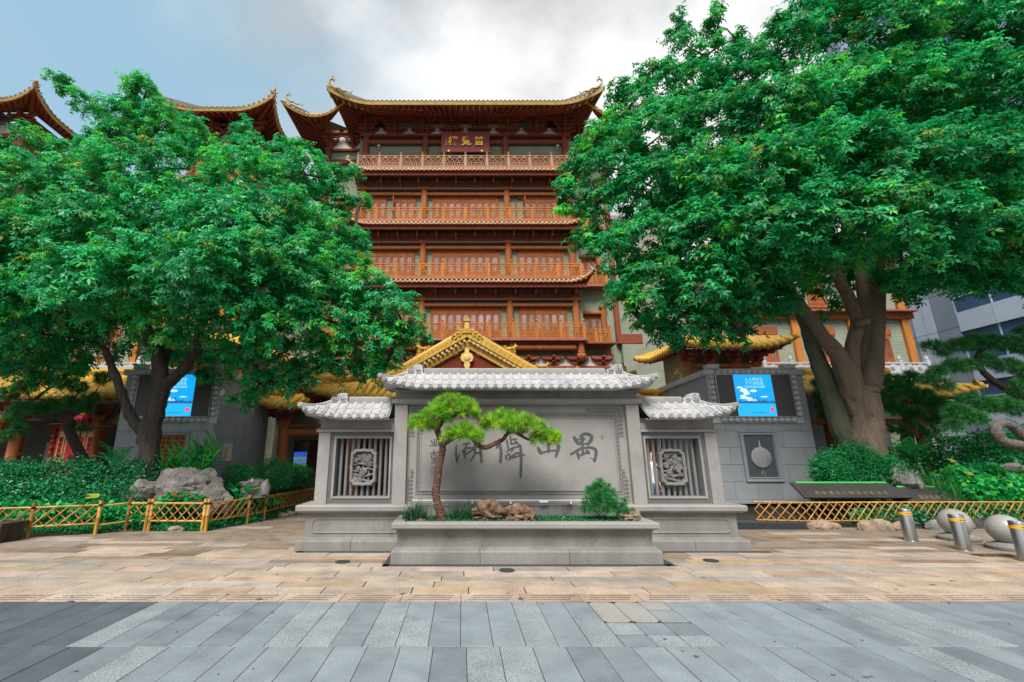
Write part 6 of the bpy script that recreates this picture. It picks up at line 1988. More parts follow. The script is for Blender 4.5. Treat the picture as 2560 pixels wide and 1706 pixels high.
RP_B2 = [(14.49,12,4.52,0.04),(13.97,12,4.46,0.03),(13.33,11.9,4.49,0.02),(12.93,11.9,4.56,0.01)]
RP_TUFTS = [(12.93,11.9,4.56,0.22),(13.26,11.9,4.43,0.24),(13.71,11.9,4.56,0.28),(14.16,11.9,4.68,0.3),(14.52,11.8,4.65,0.3),(14.98,11.8,4.59,0.3),(15.36,11.8,4.47,0.3),(13.38,11.9,4.01,0.26),(12.86,11.9,3.83,0.24),(13.79,11.9,4.01,0.24),(14.36,11.9,4.13,0.26),(14.67,11.8,3.99,0.28),(15.11,11.8,3.87,0.28),(13.1,12,3.49,0.24),(12.68,12,3.66,0.2),(13.69,12,3.07,0.3),(13.26,12,2.78,0.3),(14.01,11.9,2.94,0.3),(14.35,11.8,2.93,0.3),(14.77,11.8,2.82,0.3),(13.56,11.9,2.6,0.28),(13.03,12,2.38,0.24),(14.84,11.8,3.4,0.28),(15.58,11.9,4.99,0.2)]
MP_TRUNK = [(14.01,14.4,1.47,0.2),(14.09,14.4,2.0,0.17),(14.13,14.4,2.47,0.15),(14.26,14.4,2.81,0.1),(14.59,14.4,3.02,0.06)]
MP_TUFTS = [(13.79,14.3,3.56,0.35),(14.31,14.3,3.71,0.35),(14.75,14.3,3.49,0.35),(15.08,14.2,3.27,0.33),(15.44,14.2,3.07,0.3),(13.78,14.2,3.07,0.3),(14.3,14.2,2.93,0.32),(14.83,14.2,2.86,0.3),(15.12,14.1,2.79,0.28),(14.06,14.4,4.01,0.3),(14.65,14.4,4.11,0.3),(11.36,13.9,3.85,0.3),(11.21,13.9,3.44,0.3),(11.43,13.9,3.17,0.26),(11.29,13.9,2.84,0.22),(13.63,14.2,2.46,0.22)]

def roughen(o, amp, fr, zs=.35, ridg=.5):
    """uneven bark: push the surface in and out along its normal"""
    me = o.data
    nn = [v.normal.copy() for v in me.vertices]
    for v, n_ in zip(me.vertices, nn):
        p = v.co + o.location
        q_ = Vector((p.x * fr, p.y * fr, p.z * fr * zs))
        d = noise.noise(q_) + .5 * noise.noise(q_ * 2.3) - ridg * abs(noise.noise(q_ * 1.7 + Vector((5, 3, 1))))
        v.co += n_ * d * amp
    me.update()


RIGHT_BLOBS += [(11.19, 13.6, 6.95, 0.6), (10.12, 13.6, 6.5, 0.5), (12.79, 14, 7.58, 0.7), (11.44, 14, 8.21, 0.9), (13.93, 14, 7.42, 0.5), (10.14, 14, 7.58, 0.9), (14.41, 13.6, 6.5, 0.3), (11.78, 13.6, 6.35, 0.3), (8.51, 13, 5.72, 0.5), (14.53, 13, 6.86, 0.5)]
# --- the two big trees
lt = thing('broadleaf_tree', 'large spreading tree with dark forked trunk on the left', 'tree', (-8.3, 12.2, 0), 'big shade trees')
q = MB(); limb(q, [(a, b, c, r * .85) for a, b, c, r in LT_TRUNK], 14, .05, 1)
for i, l in enumerate((LT_A, LT_B, LT_C, LT_D)): limb(q, [(l[0][0] * .3 - 8.14 * .7, 12.2, l[0][2] - .75, l[0][3] * .8)] + l, 10, .03, 2 + i)
for k in range(6):      # root flare
    a = k * PI / 3
    q.tube([(-8.3 + .75 * math.cos(a), 12.2 + .6 * math.sin(a), .3), (-8.25 + .3 * math.cos(a), 12.2 + .25 * math.sin(a), .75), (-8.15, 12.2, 1.4)], [.12, .16, .1], 8)
roughen(q.build('trunk', BARK_D, lt, smooth=True), .04, 6.0)
branches(lt, BARK_D, LT_A[2:] + LT_B[2:] + LT_C[3:] + LT_D[1:], LEFT_BLOBS, 3)
crown('crown', lt, LEFT_BLOBS, 900, .125, [LEAF_A, LEAF_B, LEAF_C, LEAF_O, LEAF_P, LEAF_Y], [.34, .34, .12, .08, .12, .008], 21)

rt = thing('broadleaf_tree', 'huge tree with thick pale trunk and several rising stems on the right', 'tree', (10.9, 12.6, 0), 'big shade trees')
q = MB(); limb(q, [(a + .14, b, c, r * k_) for (a, b, c, r), k_ in zip(RT_TRUNK, (.56, .64, .68, .70, .72, .74))], 40, .01, 11, 9)
for i, l in enumerate((RT_B, RT_C)): limb(q, [(11.0, 12.55, 2.7, .2)] + [(a, b, c, r * .85) for a, b, c, r in l], 20, .02, 12 + i, 7)
for k in range(8):
    a = k * PI / 4 + .2
    q.tube([(11.05 + .65 * math.cos(a), 12.6 + .5 * math.sin(a), .2), (11.05 + .40 * math.cos(a), 12.6 + .32 * math.sin(a), .6), (11.05 + .22 * math.cos(a), 12.6 + .2 * math.sin(a), 1.3)], [.10, .15, .12], 8)
# sawn-off stubs
q.tube([(11.30, 12.3, 5.25), (11.55, 12.05, 5.33)], [.13, .11], 10)
roughen(q.build('trunk', BARK_L, rt, smooth=True), .05, 4.0)
rr = random.Random(5)
SCAR = mat('bark_scar', (.06, .045, .034), .95, .3, 20, .3, 60, bump=.8)
for k in range(16):      # horizontal scars and old knots in the bark
    a = rr.uniform(-2.7, -.4); z = rr.uniform(.9, 3.3)
    rr_ = float(np.interp(z, [1.4, 2.0, 2.6, 3.5], [.485, .45, .434, .44])) * 1.0
    cx_ = float(np.interp(z, [1.4, 2.0, 2.6, 3.5], [10.99, 10.96, 10.96, 10.9])) + .06
    q = MB(); L_ = rr.uniform(.03, .10)
    q.tube([(cx_ + rr_ * math.cos(a + t), 12.6 + rr_ * math.sin(a + t), z + .012 * math.sin(t * 40)) for t in np.linspace(-L_, L_, 6)], [.004, .016, .02, .022, .014, .004], 6)
    q.build('bark_scar', SCAR, rt)
q = MB()
for i, l in enumerate((RT_A,)): limb(q, [(11.0, 12.75, .3, .30), (10.88, 12.75, 1.5, .27)] + [(a + .05, b, c, r * .74) for a, b, c, r in l], 20, .02, 20 + i, 7)
roughen(q.build('mossy_stem', BARK_G, rt, smooth=True), .035, 5.0)
q = MB()
for i, l in enumerate((RT_D, RT_E)): limb(q, [(10.98, 12.6, 2.7, .22)] + l, 12, .02, 24 + i)
for i, l in enumerate((RT_F, RT_G)): limb(q, l, 10, .02, 26 + i)
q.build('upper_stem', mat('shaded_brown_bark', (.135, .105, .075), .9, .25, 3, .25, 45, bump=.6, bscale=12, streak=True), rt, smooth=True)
branches(rt, BARK_G, RT_A[3:] + RT_B[3:] + RT_C[3:] + RT_D[3:] + RT_E[3:] + RT_F[2:] + RT_G[1:], RIGHT_BLOBS, 5)
crown('crown', rt, RIGHT_BLOBS, 760, .150, [LEAF_A, LEAF_B, LEAF_C, LEAF_O, LEAF_P, LEAF_Y], [.58, .25, .09, .07, .0, .014], 22, fresh=lambda x, y, z: x < 5.4)

# --- bonsai pine in the planter
bp = thing('bonsai_pine', 'lime green cloud pruned pine with leaning trunk in the planter', 'pine tree', (-.37, 8.0, .56), None)
q = MB(); limb(q, [(-.34, 8.0, .52, .095), (-.36, 8.0, .70, .075), (-.43, 8.0, .95, .068), (-.42, 8.0, 1.15, .066), (-.37, 8.0, 1.53, .064), (-.33, 8.0, 1.72, .062), (-.36, 8.0, 1.88, .055), (-.42, 8.0, 2.06, .05), (-.33, 8.0, 2.2, .035), (-.2, 8.0, 2.4, .02)], 18, .05, 4, 12)
roughen(q.build('trunk', BARK_B, bp, smooth=True), .012, 34, .6, .8)
q = MB()
limb(q, [(-.33, 8.0, 1.80, .04), (-.1, 7.95, 1.93, .04), (.08, 7.9, 1.98, .04), (.2, 7.88, 1.90, .042), (.30, 7.86, 1.79, .042), (.42, 7.85, 1.755, .042), (.60, 7.85, 1.83, .038), (.72, 7.86, 1.89, .036), (.80, 7.88, 1.985, .034), (.92, 7.9, 2.02, .03), (1.05, 7.92, 1.95, .026), (1.2, 7.95, 1.89, .022), (1.4, 7.97, 1.95, .015)], 9, .10, 6)
limb(q, [(-.42, 8.0, 2.05, .03), (-.55, 7.98, 2.12, .022), (-.7, 7.96, 2.18, .012)], 7, .05, 7)
limb(q, [(.80, 7.88, 1.985, .024), (.84, 7.9, 2.12, .018), (.86, 7.92, 2.22, .01)], 7, .05, 8)
limb(q, [(-.33, 8.0, 2.2, .03), (-.12, 8.0, 2.3, .02), (.1, 8.0, 2.45, .012)], 7, .05, 9)
q.build('branch', BARK_B, bp, smooth=True)
pads = []
gg = random.Random(9)


def pad(cx, cy, cz, rx, ry, rz, n):
    for k in range(n):
        a, d = gg.uniform(0, 6.283), math.sqrt(gg.random())
        h = math.sqrt(max(0, 1 - d * d))
        pads.append((cx + rx * d * math.cos(a), cy + ry * d * math.sin(a), cz + rz * (h * gg.uniform(.45, 1) - .12), .085))


pad(-.15, 8.0, 2.33, .44, .36, .36, 190); pad(-.68, 7.97, 2.10, .25, .24, .22, 70); pad(.02, 7.80, 1.92, .33, .26, .22, 95); pad(-.45, 7.95, 2.22, .28, .26, .24, 60)
pad(.80, 7.92, 2.10, .46, .34, .30, 150); pad(1.12, 7.92, 2.04, .34, .28, .26, 80); pad(1.48, 7.95, 1.86, .26, .24, .22, 75)
needles('needle_pad', bp, pads, 900, .120, .0062, [BON_1, BON_2, BON_3, BON_D], [.40, .34, .06, .20], 31, up=.5, flat=1.0, shell=(0, .6))

# --- low pine and grasses in the planter
sp_ = thing('dwarf_pine', 'small dark green mounded pine at the right end of the planter', 'dwarf pine', (2.4, 8.05, .56))
q = MB(); limb(q, [(2.62, 8.05, .55, .05), (2.66, 8.0, .68, .04), (2.55, 8.0, .80, .035), (2.42, 8.0, .92, .025), (2.36, 8.0, 1.1, .015)], 8, .1, 2); limb(q, [(2.62, 8.0, .74, .025), (2.75, 7.95, .84, .012)], 6); q.build('trunk', BARK_P, sp_, smooth=True)
tf = []
for k in range(170):
    a, d = gg.uniform(0, 6.28), math.sqrt(gg.random())
    t = gg.random()
    tf.append((2.36 + (.46 - .28 * t) * d * math.cos(a) + .12 * (1 - t), 8.05 + .28 * d * math.sin(a), .70 + .56 * t * (1 - .3 * d), .07))
needles('needle_pad', sp_, tf, 850, .085, .0055, [PINE_D, PINE_L], [.75, .25], 33, up=.4, flat=1.0, shell=(0, .6))


def blades(name, parent, x, y, z, n, L, w, spread, m, seed, droop=.9, r0=.06):
    g = np.random.default_rng(seed)
    k = 5
    a = g.random(n) * 2 * PI
    lean = spread * g.random(n) ** .8
    LL = L * (.6 + .5 * g.random(n))
    base = np.stack([x + r0 * g.normal(size=n), y + r0 * g.normal(size=n), np.full(n, z)], 1)
    out = np.stack([np.cos(a), np.sin(a), np.zeros(n)], 1)
    side = np.stack([-np.sin(a), np.cos(a), np.zeros(n)], 1)
    V = np.empty((n, k, 2, 3))
    p = base.copy(); ang = lean.copy()
    for i in range(k):
        wd = (w * (1 - i / (k - .6)))
        V[:, i, 0] = p + side * wd / 2; V[:, i, 1] = p - side * wd / 2
        st = LL / (k - 1)
        p = p + (out * np.sin(ang)[:, None] + np.array([0, 0, 1]) * np.cos(ang)[:, None]) * st[:, None]
        ang = ang + droop * lean * .55 + .08
    idx = np.arange(n)[:, None] * k * 2
    F = np.concatenate([np.stack([idx[:, 0] + 2 * i, idx[:, 0] + 2 * i + 1, idx[:, 0] + 2 * i + 3, idx[:, 0] + 2 * i + 2], 1) for i in range(k - 1)])
    return np_mesh(name, V.reshape(-1, 3), F, m, None, parent)


for i, (x, y, n, L, lab) in enumerate([(-.78, 7.98, 420, .42, 'dark grass tuft at the left end of the planter'), (.06, 8.15, 260, .46, 'dark grass tuft between pine trunk and driftwood rock'), (-.15, 8.3, 90, .30, 'sparse grass tuft behind the bonsai trunk')]):
    t = thing('mondo_grass_tuft', lab, 'grass tuft', (x, y, .555), 'grass tufts in the planter')
    blades('leaf_blades', t, x, y, .555, n, L, .010, .85, GRASS_M, 50 + i, r0=.11)['kind'] = 'stuff'
# ground cover of the planter
g = np.random.default_rng(5)
n = 7000
c = np.stack([PX + 1.9 * (2 * g.random(n) - 1), 7.74 + .74 * g.random(n), .555 + .035 * g.random(n)], 1)


def scatter(name, c, L, w, mats, seed, up=.8, wts=None, parent=None, kind='stuff'):
    g = np.random.default_rng(seed); n = len(c)
    nr = unit(g.normal(size=(n, 3)) * .7 + np.array([0, -.15, up]))
    d = unit(np.cross(nr, g.normal(size=(n, 3)))); s = np.cross(nr, d)
    LL = L * (.6 + .8 * g.random((n, 1)))
    V = np.stack([c - d * LL * .5, c + s * LL * w / 2 + nr * LL * .08, c + d * LL * .5 - nr * LL * .15, c - s * LL * w / 2 + nr * LL * .08], 1)
    F = np.arange(n * 4).reshape(-1, 4)
    F = np.concatenate([F[:, [0, 1, 2]], F[:, [0, 2, 3]]])
    wts = wts or [1] * len(mats)
    mi = np.searchsorted(np.cumsum(np.array(wts) / sum(wts)), g.random(n)).clip(0, len(mats) - 1)
    return np_mesh(name, V.reshape(-1, 3), F, mats, np.tile(mi, 2), parent, kind=kind)


o = scatter('ground_cover', c, .045, .5, [GRASS_M, LEAF_H, PINE_D], 6); tag(o, 'low dark ground cover over the planter soil', 'ground cover', kind='stuff')


# --- rocks
def rock(name, lab, cat, x, y, z, sx, sy, sz, seed, m, grp=None, sub=4, amp=.35, fr=1.3, holes=0, cellk=.25, rk=.7):
    import bmesh
    bm = bmesh.new()
    bmesh.ops.create_icosphere(bm, subdivisions=sub, radius=1)
    off = Vector((seed * 3.1, seed * 1.7, seed * .9))
    for v in bm.verts:
        p = v.co.copy()
        d = noise.fractal(p * fr + off, .8, 2.1, 4) * amp
        rdg = abs(noise.noise(p * fr * 2.1 + off * 2)) * amp * rk
        cl = noise.cell(p * 1.6 + off) * amp * cellk
        k = 1 + d - rdg + cl
        if holes:
            h = noise.noise(p * 2.4 + off * 3)
            if h > .22: k -= (h - .22) * holes
        v.co = Vector((p.x * sx * k, p.y * sy * k, max(p.z, -.55) * sz * k))
    me = bpy.data.meshes.new(name); bm.to_mesh(me); bm.free()
    me.materials.append(m); me.shade_smooth(); me.set_sharp_from_angle(angle=R(28))
    o = bpy.data.objects.new(name, me); C.objects.link(o); o.location = (x, y, z); WO[o.name] = Vector((x, y, z))
    tag(o, lab, cat, grp)
    return o


ROCK = mat('grey_limestone', (0.16, 0.15, 0.14), .9, .35, 3, .3, 30, bump=.9, bscale=9, stain=2.2, sdark=.45)
ROCK_B = mat('tan_driftwood_stone', (0.150, 0.090, 0.056), .85, .45, 9, .3, 40, bump=1, bscale=14, stain=5, sdark=.3)
ROCK_T = mat('tan_stone', (0.26, 0.195, 0.14), .9, .3, 5, .25, 40, bump=.8, bscale=14, stain=4, sdark=.5)
rock('boulder', 'big rugged grey boulder among the plants left of the wall', 'boulder', -6.75, 11.6, .84, .80, .5, .54, 3, ROCK, 'boulders in the left bed', 5, .24, 1.15)
rock('boulder', 'lower right shoulder boulder joined to the big grey boulder', 'boulder', -5.95, 11.3, .50, .46, .36, .42, 8, ROCK, 'boulders in the left bed', 5, .24, 1.2)
rock('boulder', 'smaller grey boulder left of the big boulder', 'boulder', -7.72, 11.4, .72, .42, .35, .34, 5, ROCK, 'boulders in the left bed', 4, .25, 1.5)
rock('boulder', 'low mossy rock behind the round leaf plants', 'boulder', -5.45, 12.3, .8, .35, .3, .25, 12, ROCK, 'boulders in the left bed', 4)
rock('standing_stone', 'small pale upright stone beside the tilted sign, left of the wall', 'stone', -4.98, 11.9, .80, .12, .12, .24, 14, mat('pale_stone', (.25, .25, .26), .8, .2, 6, .2, 40, bump=.5), None, 3, .2)
rock('driftwood_rock', 'left brown pitted rock in the middle of the planter', 'rock', .52, 8.05, .66, .30, .17, .20, 21, ROCK_B, 'rocks in the planter', 5, .55, .95, 2.0, 0, .25)
rock('driftwood_rock', 'right brown pitted rock in the middle of the planter', 'rock', .98, 8.0, .64, .27, .16, .17, 24, ROCK_B, 'rocks in the planter', 5, .55, 1.0, 2.2, 0, .25)
rock('driftwood_rock', 'light tan rock at the right corner of the planter', 'rock', 2.82, 7.98, .63, .19, .14, .13, 27, ROCK_T, 'rocks in the planter', 4, .4, 1.8, .5)
rock('pebble_rock', 'small brown stone under the left grass tuft', 'rock', -.66, 7.80, .575, .09, .06, .05, 28, ROCK_T, 'rocks in the planter', 3)
rock('boulder', 'dark grey rock between big trunk and long grass', 'boulder', 11.35, 12.0, .95, .40, .3, .42, 31, ROCK, 'boulders in the right bed', 4)
rock('boulder', 'grey slanting rock at the right edge of the bed', 'boulder', 14.6, 12.3, .95, .7, .4, .45, 34, ROCK, 'boulders in the right bed', 4)
rr = random.Random(8)
for k, (x, y, sx, sz) in enumerate([(8.05, 10.95, .15, .12), (8.3, 10.95, .22, .15), (8.55, 10.95, .12, .1), (9.15, 10.80, .20, .16), (9.45, 10.75, .30, .2), (9.85, 10.75, .16, .14), (10.9, 10.9, .4, .16), (11.6, 11.0, .25, .12)]):
    rock('kerb_stone_boulder', 'rounded tan stone number %s along the foot of the right bamboo fence' % ('one two three four five six seven eight'.split()[k]), 'stone', x, y, .05, sx, .12, sz, 40 + k, ROCK_T if k < 6 else ROCK, 'edging stones of the right bed', 3, .2)
for k, (x, y) in enumerate([(-6.35, 10.68), (-4.86, 12.95), (-4.82, 13.4)]):
    rock('edging_stone', ['tan stone at the foot of the left fence', 'tan stone at the bed corner near the wall, nearer one', 'tan stone at the bed corner near the wall, farther one'][k], 'stone', x, y, .03, .16, .1, .1, 60 + k, ROCK_T, 'edging stones of the left bed', 3, .2)


# --- the planted beds: soil that rises towards the piers
def bed(name, poly_front, yb, h, lab):
    """poly_front: front edge (x, y); rises to height h at yb"""
    q = MB(); rings = []
    for (x, y) in poly_front:
        rings.append([(x, y, .0), (x, y + .05, .05), (x, y + (yb - y) * .35, h * .45), (x, y + (yb - y) * .7, h * .9), (x, yb, h)])
    q.loft(rings, False, False)
    return struct(q.build(name, SOIL, smooth=True), lab)


bed('garden_soil', [(-14, 10.2), (-9.0, 9.85), (-7.9, 10.32), (-7.4, 10.6), (-5.75, 10.68), (-5.1, 12.5), (-4.85, 15.8)], 16.0, .95, None)
bed('garden_soil', [(9.9, 11.15), (10.1, 11.1), (12, 11.1), (22, 11.3)], 15.0, 1.0, None)


q = MB(); q.box(5.4, 10.2, 11.26, 13.4, -.02, .05); struct(q.build('garden_soil', SOIL))


def soil_h(x, y, left=True):
    if left:
        yf = float(np.interp(x, [-14, -9, -7.9, -7.4, -5.75, -5.1, -4.85], [10.2, 9.85, 10.32, 10.6, 10.68, 12.5, 15.8])); yb, h = 16.0, .95
    else:
        yf, yb, h = 11.1, 15, 1.0
    t = (y - yf) / (yb - yf)
    return float(np.interp(t, [0, .35, .7, 1], [.05, .45 * h, .9 * h, h])) * (1 if left else min(1, max(0, (x - 9.5) / .8)))


# hedge of small dark leaves
g = np.random.default_rng(77)


def leaf_mass(name, lab, cat, blobs, n, L, w, mats, wts, seed, up=.75, kind=None, grp=None):
    g = np.random.default_rng(seed); cs = []
    tot = sum(b[3] * b[5] for b in blobs)
    for (x, y, z, rx, ry, rz) in blobs:
        k = int(n * rx * rz / tot)
        d = unit(g.normal(size=(k, 3)) + np.array([0, -.25, .35]))
        cs.append(np.array([x, y, z]) + d * np.array([rx, ry, rz]) * (.55 + .40 * g.random((k, 1)) + .22 * np.abs(g.normal(size=(k, 1)))))
    t = thing(name, lab, cat, (blobs[0][0], blobs[0][1], 0), grp)
    scatter('foliage', np.concatenate(cs), L, w, mats, seed + 1, up, wts, t, None)
    return t


hb = []
for x in np.arange(-13.2, -8.2, .55):
    hb.append((x, 12.0 + g.normal() * .1, .95 + g.normal() * .05, .6, .55, .52)); hb.append((x + .2, 11.3, .62, .55, .5, .40))
leaf_mass('clipped_hedge', 'dense dark green hedge in front of the red banner', 'hedge', hb, 27000, .075, .55, [LEAF_H, LEAF_A, LEAF_B], [.6, .3, .1], 81)
lb_ = [(x, y, soil_h(x, y) + .12, .42, .36, .28) for x, y in [(-9.6, 10.7), (-9.0, 10.6), (-8.5, 10.75), (-8.1, 10.9), (-7.6, 11.05), (-9.3, 11.1), (-8.6, 11.2), (-8.0, 11.3), (-7.2, 10.95), (-7.5, 11.6), (-8.2, 11.6), (-10.3, 10.9), (-11, 10.9), (-11.8, 11)]]
leaf_mass('leafy_shrubs', 'mid green leafy plants behind the left bamboo fence', 'shrubs', lb_, 5200, .16, .62, [LEAF_A, LEAF_B, LEAF_F], [.4, .45, .15], 82)
lb_ = [(-5.9, 12.9, 1.0, .5, .4, .36), (-5.3, 13.2, 1.05, .5, .4, .36), (-5.0, 13.9, 1.05, .45, .4, .34), (-5.6, 13.8, 1.2, .5, .4, .36), (-6.3, 13.1, 1.05, .45, .4, .34), (-5.0, 14.6, 1.0, .4, .4, .3)]
leaf_mass('fine_shrub', 'soft fine leaved shrub at the corner near the gate', 'shrub', lb_, 9000, .06, .35, [LEAF_F, LEAF_A, LEAF_C], [.55, .35, .1], 83)
lb_ = [(9.6, 11.95, 1.05, .45, .4, .42), (10.1, 11.85, 1.2, .45, .4, .45), (10.55, 11.9, 1.05, .4, .4, .4), (9.9, 11.7, .8, .6, .35, .36), (9.3, 11.8, .8, .35, .3, .35), (10.9, 11.9, .85, .3, .3, .3)]
lb_ = [(x + .30, 12.15 + .4 * (y - 11.8), z + .20, rx * 1.15, ry * .8, rz * 1.15) for x, y, z, rx, ry, rz in lb_] + [(9.55, 12.1, 1.2, .4, .35, .45), (11.2, 12.1, 1.2, .35, .35, .4)]
leaf_mass('feathery_bush', 'feathery green bush in front of the big right trunk', 'bush', lb_, 20000, .075, .30, [LEAF_F, LEAF_A, LEAF_B], [.4, .4, .2], 84)
lb_ = [(x, y, z, .5, .4, .34) for x, y, z in [(13.0, 11.9, .75), (13.6, 11.8, .72), (14.2, 11.8, .78), (13.3, 12.4, 1.0), (14.0, 12.4, 1.05), (14.7, 12.0, .9), (15.3, 12.1, .9)]]
leaf_mass('broad_leaf_shrub', 'bright round leaved shrub right of the long grass', 'shrub', lb_, 4200, .13, .8, [LEAF_B, LEAF_C, LEAF_A], [.45, .2, .35], 85)
lb_ = [(x, y, z, .65, .5, .5) for x, y, z in [(12.2, 13.6, 1.35), (13.2, 13.5, 1.45), (14.3, 13.4, 1.7), (15.3, 13.3, 1.8), (16.3, 13.4, 1.6), (14.9, 12.9, 1.45), (13.8, 13.0, 1.2), (11.6, 13.9, 1.2), (12.6, 14.5, 1.7)]]
leaf_mass('back_shrubs', 'mixed dark shrubs at the back of the right bed', 'shrubs', lb_, 11000, .10, .5, [LEAF_A, LEAF_H, LEAF_C], [.5, .3, .2], 86)
lb_ = [(x, y, soil_h(x, y, False) + .12, .45, .4, .22) for x, y in [(9.8, 11.35), (10.6, 11.35), (11.3, 11.4), (12.0, 11.45), (12.7, 11.4), (13.4, 11.4), (14.3, 11.5), (15.2, 11.5)]]
leaf_mass('low_plants', 'low dark plants behind the right bamboo fence', 'plants', lb_, 5200, .11, .5, [LEAF_H, LEAF_A, LEAF_B], [.45, .4, .15], 87)
# creeping cover at the foot of the left fence
n = 9000
t_ = g.random(n)
fx = np.interp(t_, [0, .25, .36, .62, .82, 1], [-9.6, -7.95, -7.45, -5.75, -5.1, -4.88]); fy = np.interp(t_, [0, .25, .36, .62, .82, 1], [9.75, 10.25, 10.62, 10.6, 12.4, 15.5])
c = np.stack([fx + g.normal(size=n) * .06, fy + .02 + np.abs(g.normal(size=n)) * .20, np.abs(g.normal(size=n)) * .085 + .02], 1)
o = scatter('creeping_cover', c, .05, .6, [LEAF_B, LEAF_F, LEAF_A], 7); tag(o, 'small creeping plants along the foot of the left bamboo fence', 'ground cover', kind='stuff')
n = 14000
x_ = g.random(n) * 9 - 13.8; y_ = 10.2 + g.random(n) * 5
z_ = np.array([soil_h(a, b) for a, b in zip(x_, y_)])
keep = y_ > np.interp(x_, [-14, -9, -7.9, -7.4, -5.75, -5.1, -4.85], [10.2, 9.85, 10.32, 10.6, 10.68, 12.5, 15.8])
c = np.stack([x_, y_, z_ + .05 * g.random(n)], 1)[keep]
x_ = g.random(8000) * 8 + 9.7; y_ = 11.15 + g.random(8000) * 3.6
c2 = np.stack([x_, y_, np.array([soil_h(a, b, False) for a, b in zip(x_, y_)]) + .05 * g.random(8000)], 1)
o = scatter('bed_cover', np.concatenate([c, c2]), .10, .55, [LEAF_H, LEAF_A, LEAF_B], 9, wts=[.5, .35, .15]); tag(o, 'dark leafy ground cover over the planted beds', 'ground cover', kind='stuff')


# --- ferns, ginger, round-leaved plants: leaves one by one
def blade_leaf(L, w, droop, m, nm='leaf'):
    q = MB(); pr_ = [(0, .06), (.25, .75), (.5, 1), (.75, .7), (1, .02)]
    rings = []
    for t, k in pr_:
        z = L * (.25 * t - droop * t * t); x = L * t
        rings.append([(x, w / 2 * k, z + .12 * w * k), (x, 0, z), (x, -w / 2 * k, z + .12 * w * k)])
    q.loft(rings, False, False)
    return q.data(nm, m, True)


GL = [blade_leaf(.46, .095, .25, LEAF_B), blade_leaf(.52, .10, .42, LEAF_F), blade_leaf(.42, .09, .1, LEAF_C)]
gi = thing('ginger_plants', 'tall ginger plants with long pointed leaves in front of the left pier', 'plants', (-7.2, 12.4, .8))
rr = random.Random(17)
for k in range(26):
    x = -8.0 + rr.random() * 1.45; y = 12.0 + rr.random() * .5
    z0 = soil_h(x, y); H_ = rr.uniform(1.0, 1.5) * (1.1 if x > -7.2 else .95)
    lean = rr.uniform(-.10, .42); ly = rr.uniform(-.15, .1)
    q = MB(); q.tube([(x, y, z0), (x + lean * .3, y + ly * .4, z0 + H_ * .5), (x + lean, y + ly, z0 + H_)], [.016, .013, .007], 5); q.build('stalk', LEAF_C, gi)
    for j in range(9):
        t = .38 + .62 * j / 8
        p = Vector((x + lean * t * t, y + ly * t, z0 + H_ * t))
        sd = 1 if j % 2 else -1
        rot = Matrix.Rotation((0 if sd > 0 else PI) + rr.uniform(-.5, .5), 3, 'Z') @ Matrix.Rotation(-rr.uniform(.35, .95) * (1 if j < 8 else 1.5), 3, 'Y')
        inst('leaf', rr.choice(GL), gi, p, rot)


def round_leaf(r, m, nm='leaf'):
    q = MB(); n = 14; ring = []
    for k in range(n):
        a = .35 + (2 * PI - .7) * k / (n - 1)
        ring.append((r * math.cos(a) * -1, r * math.sin(a), .12 * r * math.sin(a * 3) + .1 * r))
    q.add([(-.12 * r, 0, 0)] + ring, [(0, i, i + 1) for i in range(1, n)])
    return q.data(nm, m, True)


RL = [round_leaf(.085, LEAF_A), round_leaf(.075, LEAF_B), round_leaf(.095, LEAF_B)]


def round_plants(lab, spots, n, seed, zadd=.12):
    t = thing('round_leaf_plant', lab, 'plant', (*spots[0], .3), 'round leaved plants')
    rr = random.Random(seed)
    for k in range(n):
        x, y = spots[k % len(spots)]
        x += rr.gauss(0, .17); y += rr.gauss(0, .13)
        z = soil_h(x, y, x < 0) + zadd + rr.random() * .22
        rot = Matrix.Rotation(rr.uniform(-PI, PI), 3, 'Z') @ Matrix.Rotation(rr.uniform(-.6, .6), 3, 'X') @ Matrix.Rotation(rr.uniform(.0, .7), 3, 'Y')
        inst('leaf', rr.choice(RL), t, (x, y, z), rot)
    q = MB()
    for x, y in spots:
        for j in range(5):
            z = soil_h(x, y, x < 0)
            q.tube([(x, y, z - .03), (x + rr.gauss(0, .08), y + rr.gauss(0, .06), z + .2)], [.006, .004], 4)
    q.build('leaf_stalk', LEAF_C, t, kind='stuff')


round_plants('round leaved plants in front of the small left boulder', [(-7.5, 10.95), (-7.1, 10.95), (-7.9, 11.0), (-7.3, 10.85)], 70, 1)
round_plants('round leaved plants right of the big boulder', [(-5.65, 12.0), (-5.3, 12.3), (-5.9, 12.3), (-5.15, 12.6)], 64, 2, .3)
round_plants('bright round leaved plants in the right bed', [(13.2, 11.5), (13.7, 11.5), (14.2, 11.55)], 50, 3, .15)
YL = round_leaf(.16, LEAF_Y)
for (x, y, z, lab) in [(-8.33, 10.62, .74, 'large yellow leaf standing above the left fence'), (12.75, 12.0, 1.5, 'yellow leaf in the right bed, upper one'), (13.0, 11.9, 1.18, 'yellow leaf in the right bed, lower one')]:
    s_ = .62 if x < 0 else .6
    t = thing('yellow_leaf', lab, 'leaf', (x, y, z), 'yellow leaves in the beds')
    inst('blade', YL, t, (x, y, z), Matrix.Rotation(.3, 3, 'Z') @ Matrix.Rotation(.55, 3, 'X'), (s_ * 1.4, s_, s_))
    q = MB(); q.tube([(x, y, z - .4), (x, y, z)], .006, 5); q.build('stalk', LEAF_C, t)


